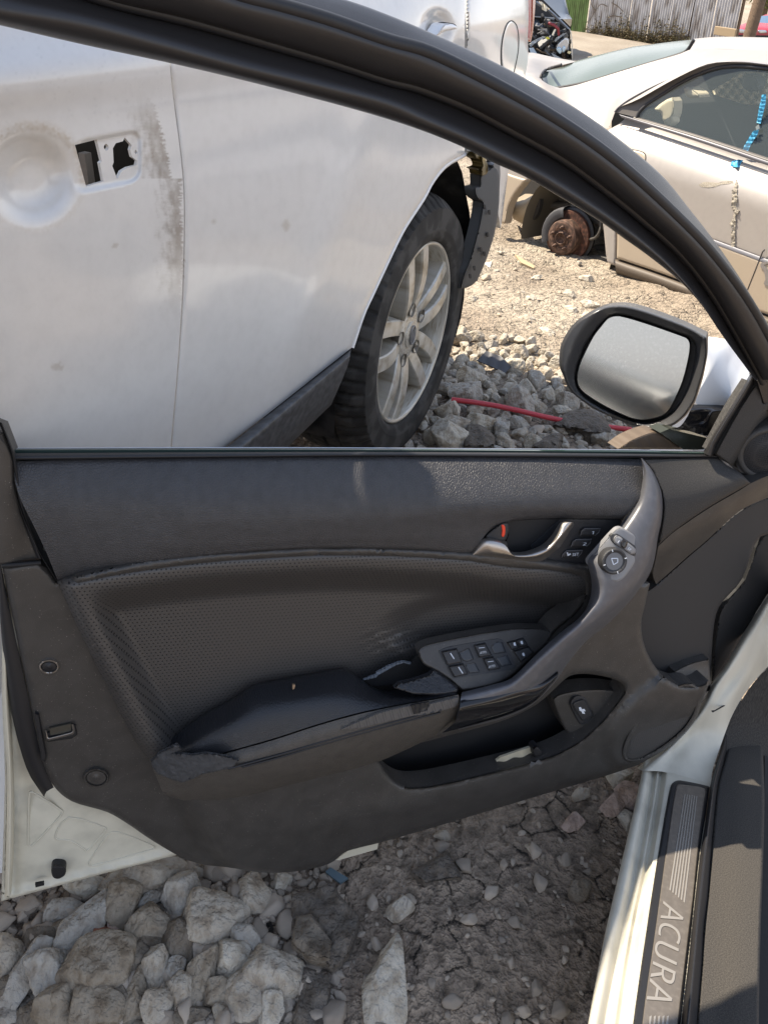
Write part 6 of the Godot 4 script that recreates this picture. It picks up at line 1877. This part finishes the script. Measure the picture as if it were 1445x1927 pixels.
	var gr := mat("speaker_mesh", Color(0.05, 0.047, 0.044), 0.7)
	gr.albedo_texture = pt
	bump(gr, pt, 0.06, 1.0)
	gr.uv1_scale = Vector3(260, 150, 1)
	obj("speaker_grille", patch(D, Geometry2D.offset_polygon(spk, -9.0)[0], flat(0.05), 9, 0.01, 9, 0.004), gr, car)
	# --- front corner of the door lining
	obj("front_corner", patch(D, cv([1206, 864, 1206, 864, 1350, 860, 1350, 860, 1368, 876, 1391, 889, 1411, 909, 1411, 909, 1380, 927, 1340, 950, 1300, 976, 1262, 1004, 1238, 1026, 1238, 1026, 1246, 980, 1248, 950, 1242, 920, 1226, 886], true, 4), func(q):
		var e: float = (q.y - 862.0) / maxf(20.0, (1026.0 - 0.68 * (q.x - 1238.0)) - 862.0)
		return 0.004 + 0.034 * sin(clampf(e, 0, 1) * PI * 0.62), 7, 0.02, 5, 0.004), speck, car)
	obj("front_ridge", patch(D, cv([1411, 910, 1411, 910, 1440, 897, 1480, 885, 1480, 885, 1480, 922, 1440, 938, 1390, 962, 1330, 1016, 1290, 1050, 1234, 1100, 1234, 1100, 1228, 1080, 1238, 1028, 1238, 1028, 1264, 1004, 1302, 977, 1342, 951, 1382, 928], true, 4), func(q):
		var e: float = q.y - (1028.0 - 0.66 * (q.x - 1238.0))
		return 0.03 - 0.035 * smoothstep(0.0, 70.0, e), 7, 0.03), plastic, car)
	obj("hinge_lining", patch(D, cv([1234, 1100, 1234, 1100, 1290, 1050, 1330, 1016, 1390, 962, 1440, 938, 1500, 915, 1500, 915, 1500, 1000, 1430, 1010, 1395, 1090, 1352, 1142, 1340, 1200, 1336, 1300, 1336, 1300, 1290, 1306, 1250, 1292, 1215, 1255, 1192, 1190, 1200, 1130], true, 4), func(q): return -0.002 - 0.01 * smoothstep(1240.0, 1400.0, q.x), 9, 0.03, 6, 0.004), mat("lining_dark", Color(0.028, 0.027, 0.027), 0.65), car)
	obj("hinge_step", patch(D, cv([1268, 1263, 1268, 1263, 1300, 1248, 1333, 1240, 1333, 1240, 1337, 1288, 1337, 1288, 1318, 1296, 1290, 1298, 1268, 1290, 1268, 1290], true, 3), func(q): return 0.012 + 0.012 * smoothstep(1245.0, 1290.0, q.y), 6, 0.03, 4, 0.003), plastic, car)
	obj("hinge_boot", patch(D, cv([1500, 1000, 1500, 1000, 1434, 1008, 1400, 1090, 1357, 1144, 1345, 1202, 1336, 1290, 1336, 1290, 1363, 1252, 1400, 1190, 1422, 1152, 1500, 1030, 1500, 1030], true, 3), flat(-0.03), 9, 0.05, 6, 0.006), mat("boot_rubber", Color(0.014, 0.014, 0.015), 0.7), car)
	# --- belt line: seal, glass edge
	obj("belt_seal", loft(D, [[[18, 866, 400, 862, 700, 859, 1000, 861, 1348, 862], 0.0], [[18, 862, 400, 858, 700, 855.5, 1000, 857, 1348, 858], 0.004], [[20, 853, 400, 851, 700, 850.5, 1000, 852, 1346, 856], -0.006], [[20, 853, 400, 850.5, 700, 850, 1000, 852, 1346, 855], -0.03]], 40, 2), rubber, car)
	var glass_edge := mat("glass_edge", Color(0.03, 0.05, 0.045), 0.1)
	obj("door_glass", patch(D, pg([20, 847, 500, 846, 900, 847.5, 1200, 850, 1342, 853, 1342, 875, 20, 870]), flat(-0.012), 60, 0.0045), glass_edge, car)
	obj("outer_belt_strip", loft(D, [[[20, 842.5, 500, 841.5, 900, 843.5, 1200, 846, 1345, 849], -0.03], [[20, 845.5, 500, 844.5, 900, 846.5, 1200, 849, 1345, 852], -0.027], [[20, 847, 500, 846, 900, 848, 1200, 851, 1345, 854], -0.04], [[20, 856, 500, 855, 900, 857, 1200, 858, 1345, 860], -0.03]], 40, 1), mat("bright_strip", Color(0.5, 0.51, 0.53), 0.25, 0.7), car)
	# --- window frame, leaning inwards above the belt
	var FRM := Pl.new(D.o, D.u, D.v * cos(0.3) + D.n * sin(0.3))
	var outer := [-60, -205, 200, -160, 380, -112, 450, -76, 530, -35, 641, 0, 700, 20, 798, 59, 896, 103, 986, 149, 1030, 175, 1107, 222, 1184, 281, 1246, 335, 1293, 392, 1340, 451, 1379, 506, 1419, 569, 1450, 622, 1500, 715]
	var ridge := [-60, -160, 120, -120, 300, -66, 450, -6, 525, 14, 620, 42, 730, 81, 803, 101, 906, 150, 1009, 206, 1087, 255, 1154, 304, 1215, 356, 1282, 420, 1329, 469, 1385, 540, 1425, 602, 1485, 715]
	var mid := [-60, -125, 100, -92, 230, -56, 330, -12, 420, 18, 525, 46, 620, 72, 720, 104, 796, 132, 893, 176, 984, 222, 1074, 274, 1146, 327, 1215, 386, 1282, 447, 1340, 514, 1390, 590, 1460, 715]
	var recess := [-60, -100, 120, -32, 217, 0, 354, 33, 505, 76, 620, 110, 730, 146, 788, 160, 880, 196, 958, 237, 1061, 294, 1138, 350, 1215, 412, 1282, 472, 1336, 540, 1380, 612, 1436, 715]
	var recess2 := [-60, -85, 60, -38, 217, 10, 354, 43, 505, 85, 620, 119, 725, 154, 784, 170, 876, 208, 954, 248, 1056, 305, 1134, 361, 1208, 422, 1272, 484, 1328, 550, 1372, 620, 1430, 715]
	var flange := [-60, -8, 0, 10, 151, 35, 303, 76, 454, 119, 600, 155, 730, 189, 803, 222, 880, 255, 958, 294, 1030, 332, 1112, 384, 1164, 420, 1215, 459, 1268, 508, 1322, 574, 1360, 634, 1420, 715]
	var inner := [-60, 32, 0, 45, 167, 83, 354, 124, 556, 174, 730, 222, 855, 268, 927, 304, 989, 332, 1061, 374, 1128, 415, 1174, 448, 1224, 484, 1286, 536, 1344, 604, 1384, 660, 1413, 705]
	var fr := obj("window_frame", loft(FRM, [[outer, -0.035], [outer, -0.02], [ridge, 0.014], [mid, 0.017], [recess, 0.006], [recess2, -0.01], [flange, 0.022], [inner, 0.012], [inner, -0.03]], 90, 3), frame, car)
	var seal := PackedVector3Array()
	for q in even(cv(ridge), 90):
		seal.append(on(FRM, q.x, q.y - 3.0, 0.011))
	obj("weatherstrip", tube(seal, 0.0065, 8), rubber, fr)
	var groove := PackedVector3Array()
	for q in even(cv(recess), 90):
		groove.append(on(FRM, q.x - 1.0, q.y + 5.0, -0.004))
	obj("glass_run_seal", tube(groove, 0.005, 8), rubber, fr)
	# rear upright of the frame, at the left edge
	obj("frame_upright", loft(FRM, [[[-60, -8, -60, 400, -30, 700, 2, 815, 20, 860], 0.01], [[-90, -8, -90, 400, -60, 700, -30, 815, -10, 870], 0.0]], 20, 1), frame, fr)
	# diagonal bar and the tweeter panel
	obj("quarter_bar", loft(D, [[[1411, 703, 1375, 762, 1334, 828, 1322, 852], -0.02], [[1415, 706, 1379, 765, 1338, 831, 1330, 856], 0.012], [[1421, 709, 1385, 768, 1344, 835, 1337, 858], 0.012], [[1424, 712, 1389, 771, 1348, 838, 1342, 860], -0.006]], 16, 2), frame, car)
	obj("sail_panel", patch(D, cv([1422, 722, 1422, 722, 1388, 775, 1345, 854, 1345, 854, 1371, 873, 1392, 884, 1412, 905, 1412, 905, 1440, 893, 1490, 880, 1490, 880, 1490, 720, 1490, 720, 1436, 760, 1431, 740], true, 4), func(q): return 0.012 - 0.03 * smoothstep(0.0, 18.0, (q.x - 1380.0) * 0.83 + (q.y - 856.0) * 0.55), 6, 0.03, 4, 0.003), speck, car)
	obj("sail_panel_top", patch(FRM, pg([1424, 716, 1436, 708, 1500, 700, 1500, 800, 1440, 770]), flat(-0.012), 10, 0.02), frame, car)
	var tw := Pl.new(on(D, 1441, 850, 0.012), D.u + D.n * 0.5, D.v + D.n * 0.1)
	var twt := obj("tweeter", lathe(tw, [[0.045, -0.03], [0.046, 0.002], [0.043, 0.009], [0.038, 0.011], [0.034, 0.008]], 48), plastic, car)
	obj("tweeter_grille", lathe(tw, [[0.0345, 0.008], [0.02, 0.012], [0.0, 0.013]], 40), mat("tweeter_mesh", Color(0.012, 0.012, 0.014), 0.5), twt)
	for k in 21:
		var y := (k - 10) * 0.0033
		var hw := sqrt(maxf(0.0, 0.034 * 0.034 - y * y))
		var pa := PackedVector3Array()
		var pb := PackedVector3Array()
		for s in 7:
			var x := lerpf(-hw, hw, s / 6.0)
			var hh := 0.0135 - 0.005 * pow((x * x + y * y) / 0.00116, 1.0)
			pa.append(tw.at(x, y, hh))
			pb.append(tw.at(y, x, hh))
		obj("grille_wire", tube(pa, 0.0005, 4), bez, twt)
		obj("grille_wire", tube(pb, 0.0005, 4), bez, twt)
	# --- outside mirror
	var mn := (-D.u * 0.62 + D.n * 0.72 + D.v * 0.06).normalized()
	var MI := Pl.new(P(1200, 690, 1.3), D.v.cross(mn), D.v)
	var zm := func(f): return crop(f, 1050, 560, 3.658)
	var housing := cv(zm.call([5, 430, 15, 340, 45, 265, 90, 200, 140, 150, 200, 112, 260, 82, 330, 60, 450, 54, 600, 90, 850, 182, 1000, 255, 1022, 268, 1026, 330, 1025, 400, 1000, 530, 970, 630, 940, 720, 905, 775, 870, 820, 780, 885, 650, 908, 540, 888, 400, 838, 250, 770, 170, 715, 100, 660, 60, 600, 30, 530, 10, 480]), true, 3)
	var gout := cv(zm.call([118, 560, 128, 480, 150, 420, 185, 330, 235, 255, 290, 185, 340, 138, 400, 118, 480, 128, 600, 165, 850, 255, 905, 280, 938, 330, 940, 410, 915, 520, 880, 640, 830, 740, 780, 800, 700, 845, 600, 862, 480, 840, 330, 772, 200, 695, 140, 635]), true, 3)
	var glass := cv(zm.call([132, 560, 142, 490, 165, 425, 240, 275, 300, 195, 350, 142, 420, 130, 600, 180, 850, 268, 885, 285, 902, 320, 895, 400, 850, 580, 770, 755, 735, 795, 700, 815, 600, 838, 540, 835, 480, 818, 330, 748, 200, 668, 150, 620]), true, 3)
	var mir := obj("side_mirror", patch(MI, housing, func(q):
		var d := edge_distance(q, [gout], 60.0)
		return 0.012 - 0.02 * (1.0 - smoothstep(0.0, 22.0, d)), 5, 0.05, 7, 0.014, [gout]), mat("mirror_black", Color(0.045, 0.045, 0.047), 0.3), car)
	obj("mirror_back", patch(MI, housing, flat(-0.04), 20, 0.03), bez, mir)
	obj("mirror_bezel", patch(MI, Geometry2D.offset_polygon(glass, 2.0)[0], flat(-0.016), 8, 0.01, 2, 0.002), rubber, mir)
	var mg := mat("mirror_glass", Color(0.42, 0.425, 0.42), 0.16, 0.85)
	mg.albedo_texture = noise_tex("mirror_dust", 512, 0.06, FastNoiseLite.TYPE_SIMPLEX_SMOOTH, 5, [[0.0, 0.95], [0.65, 0.96], [0.8, 1.0], [1.0, 1.0]], 71)
	mg.uv1_scale = Vector3(5, 5, 5)
	obj("mirror_glass", patch(MI, glass, flat(-0.0135), 14, 0.003), mg, mir)
	obj("mirror_cap", loft(D, [[zm.call([1032, 268, 1150, 288, 1200, 330, 1240, 385, 1290, 460, 1335, 525]), [-0.14, -0.15, -0.16, -0.15, -0.13]], [zm.call([1030, 300, 1110, 340, 1160, 400, 1200, 470, 1240, 540, 1290, 600]), [-0.1, -0.1, -0.1, -0.09, -0.08]], [zm.call([1026, 390, 1060, 450, 1090, 520, 1130, 600, 1170, 660, 1225, 690]), [-0.08, -0.07, -0.065, -0.06, -0.055]], [zm.call([1000, 540, 985, 600, 970, 650, 945, 730, 1050, 738, 1185, 742]), [-0.07, -0.062, -0.06, -0.06, -0.06, -0.055]]], 24, 5), M["white_paint_plain"], mir)
	obj("mirror_foot", loft(D, [[zm.call([930, 735, 1050, 738, 1185, 740]), -0.06], [zm.call([905, 780, 1040, 770, 1165, 775]), -0.045], [zm.call([880, 830, 1000, 850, 1050, 800, 1145, 788]), [-0.05, -0.05, -0.04, -0.045]], [zm.call([830, 890, 950, 880, 1040, 900, 1110, 880]), [-0.06, -0.05, -0.045, -0.045]], [zm.call([740, 905, 880, 915, 1000, 950, 1080, 945]), [-0.08, -0.06, -0.05, -0.05]]], 20, 4), piano, mir)
	obj("mirror_foot_base", patch(D, pg(zm.call([760, 905, 1030, 968, 1000, 1045, 860, 1045, 700, 930])), flat(-0.075), 8, 0.03), mat("foot_green", Color(0.05, 0.055, 0.045), 0.2), mir)
	obj("mirror_foot_cover", patch(D, cv(zm.call([410, 1042, 410, 1042, 490, 985, 580, 945, 660, 922, 700, 930, 700, 930, 780, 985, 860, 1046, 860, 1046], ), true, 4), func(q): return -0.085 - 0.02 * sin(clampf((q.x - 1160.0) / 125.0, 0, 1) * PI) * 0.0 + 0.0008 * sin((q.x - q.y) * 0.25), 6, 0.03, 4, 0.006), mat("foot_brown", Color(0.13, 0.1, 0.075), 0.35), mir)
	# --- sill, scuff plate, pillar foot
	var zc := func(f): return crop(f, 1100, 1400, 3.658)
	var sw := func(q: Vector2, _w: Vector3) -> Color: return Color.WHITE
	var bodyw := mat("sill_white", Color(0.62, 0.58, 0.475), 0.5)
	bodyw.albedo_texture = TX["wear"]
	bodyw.uv1_scale = Vector3(2, 2, 2)
	obj("sill", loft(Z, [
		[zc.call([400, 60, 398, 150, 365, 320, 308, 570, 230, 905, 150, 1250, 80, 1600, 20, 1927, -40, 2300]), -0.2],
		[zc.call([400, 60, 399, 150, 366, 320, 310, 570, 232, 905, 152, 1250, 82, 1600, 22, 1927, -38, 2300]), -0.03],
		[zc.call([402, 60, 402, 150, 370, 320, 315, 570, 237, 905, 157, 1250, 87, 1600, 28, 1927, -30, 2300]), -0.006],
		[zc.call([430, 50, 428, 150, 400, 320, 350, 570, 278, 905, 200, 1250, 125, 1600, 65, 1927, 10, 2300]), 0.0],
		[zc.call([450, 50, 452, 150, 428, 320, 378, 570, 310, 905, 232, 1250, 160, 1600, 100, 1927, 50, 2300]), -0.004],
		[zc.call([480, 40, 478, 140, 456, 320, 410, 570, 345, 905, 270, 1250, 200, 1600, 145, 1927, 95, 2300]), -0.014],
		[zc.call([520, 30, 508, 140, 484, 320, 442, 570, 380, 905, 308, 1250, 245, 1600, 195, 1927, 150, 2300]), -0.004],
		[zc.call([560, 20, 530, 170, 506, 330, 470, 570, 412, 905, 345, 1250, 290, 1600, 245, 1927, 200, 2300]), -0.012],
		[zc.call([600, 10, 558, 190, 534, 350, 500, 570, 446, 905, 384, 1250, 336, 1600, 290, 1927, 250, 2300]), 0.0],
		[zc.call([650, 0, 600, 220, 565, 420, 530, 620, 480, 920, 420, 1300, 380, 1600, 335, 1927, 290, 2300]), 0.004],
		[zc.call([880, 240, 850, 320, 830, 500, 800, 750, 765, 1050, 740, 1250, 705, 1550, 660, 1927, 630, 2300]), 0.004]], 60, 3), bodyw, car)
	obj("pillar_foot", loft(Z, [
		[[1199, 1445, 1215, 1432, 1262, 1392, 1312, 1335, 1340, 1284, 1364, 1250, 1402, 1184, 1424, 1148, 1475, 1068], [-0.05, -0.02, 0.02, 0.07, 0.12, 0.18, 0.22, 0.27, 0.36]],
		[[1208, 1450, 1224, 1436, 1268, 1398, 1316, 1342, 1345, 1290, 1370, 1255, 1408, 1190, 1430, 1154, 1480, 1075], [0.0, 0.02, 0.05, 0.1, 0.15, 0.2, 0.25, 0.3, 0.38]],
		[[1245, 1452, 1262, 1430, 1290, 1392, 1330, 1350, 1360, 1300, 1390, 1258, 1425, 1200, 1450, 1160, 1490, 1100], [0.002, 0.02, 0.05, 0.1, 0.14, 0.19, 0.24, 0.28, 0.35]],
		[[1277, 1462, 1290, 1440, 1305, 1410, 1340, 1365, 1372, 1318, 1402, 1275, 1435, 1225, 1460, 1185, 1500, 1130], [0.003, 0.02, 0.04, 0.09, 0.13, 0.17, 0.22, 0.26, 0.32]],
		[[1336, 1480, 1340, 1450, 1350, 1418, 1372, 1357, 1388, 1325, 1410, 1292, 1446, 1252, 1470, 1230, 1510, 1190], [0.003, 0.01, 0.03, 0.06, 0.09, 0.13, 0.18, 0.21, 0.27]]], 40, 4), bodyw, car)
	obj("paint_chip", patch(Z, pg(zs.call([1098, 606, 1115, 605, 1160, 580, 1198, 562, 1185, 572, 1130, 602, 1108, 614])), flat(0.1), 3, 0.002), deep, car)
	var border := obj("scuff_plate", patch(Z, cv(zc.call([590, 285, 620, 256, 660, 250, 850, 290, 856, 312, 830, 500, 790, 750, 755, 1050, 735, 1250, 700, 1550, 658, 1927, 625, 2300, 625, 2300, 285, 2300, 285, 2300, 330, 1927, 375, 1600, 415, 1330, 472, 950, 550, 480], ), true, 3), flat(0.008), 14, 0.01, 5, 0.004), rubber, car)
	var brushed := mat("brushed_plate", Color(0.2, 0.175, 0.15), 0.45, 0.5)
	brushed.albedo_texture = TX["scratches"]
	brushed.uv1_scale = Vector3(4, 4, 4)
	var met := obj("scuff_plate_metal", patch(Z, cv(zc.call([624, 320, 640, 280, 690, 282, 826, 308, 820, 400, 780, 700, 745, 1050, 720, 1250, 690, 1500, 640, 1927, 610, 2300, 610, 2300, 360, 2300, 360, 2300, 395, 1927, 432, 1640, 475, 1350, 515, 1060, 560, 730, 600, 450], ), true, 3), flat(0.0095), 14, 0.002, 2, 0.001), brushed, car)
	var strip := mat("bright_etch", Color(0.29, 0.27, 0.245), 0.4, 0.3)
	for k in 6:
		var f := k / 5.0
		var a := Vector2(lerpf(688, 770, f), lerpf(345, 358, f))
		var b := Vector2(lerpf(585, 682, f), lerpf(1010, 1092, f))
		var ca: Array = zc.call([a.x, a.y, b.x, b.y])
		var w := 1.3
		obj("etched_stripe", patch(Z, pg([ca[0] - w * 0.7, ca[1], ca[0] + w * 0.7, ca[1], ca[2] + w, ca[3], ca[2] - w, ca[3] - 2]), flat(0.0103), 60, 0.0006), strip, met)
	for k in 5:
		var c5: Array = zc.call([lerpf(452, 570, k / 4.0), 1875, lerpf(415, 530, k / 4.0), 2290])
		obj("etched_stripe", patch(Z, pg([c5[0] - 2, c5[1], c5[0] + 2, c5[1] - 2, c5[2] + 2, c5[3], c5[2] - 2, c5[3]]), flat(0.0103), 60, 0.0006), strip, met)
	var tl: Array = zc.call([632, 1125, 522, 1768])
	letters("lettering", "ACURA", Z, 0.0103, Vector2(tl[0] - 6, tl[1] - 4), Vector2(tl[2] - 5, tl[3] + 8), 0.029, strip, met)
	obj("sill_seal", loft(Z, [[zc.call([940, -160, 938, 0, 895, 160, 862, 290, 833, 500, 792, 760, 758, 1060, 738, 1250, 705, 1550, 662, 1927, 625, 2300]), 0.006], [zc.call([975, -160, 955, 0, 910, 160, 878, 290, 850, 500, 812, 760, 778, 1060, 760, 1250, 735, 1550, 695, 1927, 660, 2300]), 0.026], [zc.call([990, -160, 970, 0, 925, 160, 893, 290, 868, 500, 838, 760, 806, 1060, 786, 1250, 760, 1550, 725, 1927, 690, 2300]), 0.024], [zc.call([1000, -160, 985, 0, 945, 160, 912, 290, 888, 500, 866, 760, 842, 1060, 818, 1250, 800, 1550, 768, 1927, 740, 2300]), 0.006]], 50, 3), rubber, car)
	var carpet := mat("sill_carpet", Color(0.075, 0.067, 0.058), 0.95)
	carpet.albedo_texture = noise_tex("fleck", 512, 0.12, FastNoiseLite.TYPE_SIMPLEX_SMOOTH, 4, [[0.0, 0.55], [0.5, 0.8], [1.0, 1.0]], 72)
	bump(carpet, TX["fleck"], 0.1, 7.0)
	obj("sill_trim", patch(Z, cv(zc.call([1000, -300, 1000, -300, 985, 0, 945, 160, 912, 290, 888, 500, 866, 760, 842, 1060, 818, 1250, 800, 1550, 768, 1927, 740, 2300, 740, 2300, 1185, 2300, 1185, 2300, 1195, 1927, 1202, 1500, 1214, 1100, 1222, 900, 1235, 400, 1225, 0, 1240, -300, 1240, -300]), true, 3), func(q): return 0.008 + 0.006 * smoothstep(1340.0, 1400.0, q.x), 14, 0.05, 6, 0.006), carpet, car)
	obj("footwell", patch(Z, pg(zc.call([1190, 2400, 1200, 1500, 1220, 900, 1235, 300, 1240, -400, 1500, -500, 1700, 2400])), flat(-0.05), 40, 0.02), deep, car)
	obj("kick_panel", loft(Z, [[[1446, 1254, 1410, 1294, 1372, 1360, 1350, 1426], [0.16, 0.1, 0.04, 0.0]], [[1520, 1250, 1500, 1300, 1480, 1360, 1470, 1420], [0.18, 0.12, 0.05, 0.0]]], 14, 1), carpet, car)
	# rest of the body: front wing, rocker below the sill, door post and roof rail, out of the picture
	var wh: StandardMaterial3D = M["white_paint_plain"]
	obj("front_wing", loft3([PackedVector3Array([Z.at(0.42, 0.12, 0.55), Z.at(1.0, 0.12, 0.5), Z.at(1.7, 0.0, 0.38)]), PackedVector3Array([Z.at(0.42, 0.16, 0.3), Z.at(1.0, 0.16, 0.3), Z.at(1.7, 0.05, 0.25)]), PackedVector3Array([Z.at(0.42, 0.1, -0.1), Z.at(1.0, 0.1, 0.2), Z.at(1.7, 0.02, 0.0)])], 3), wh, car)
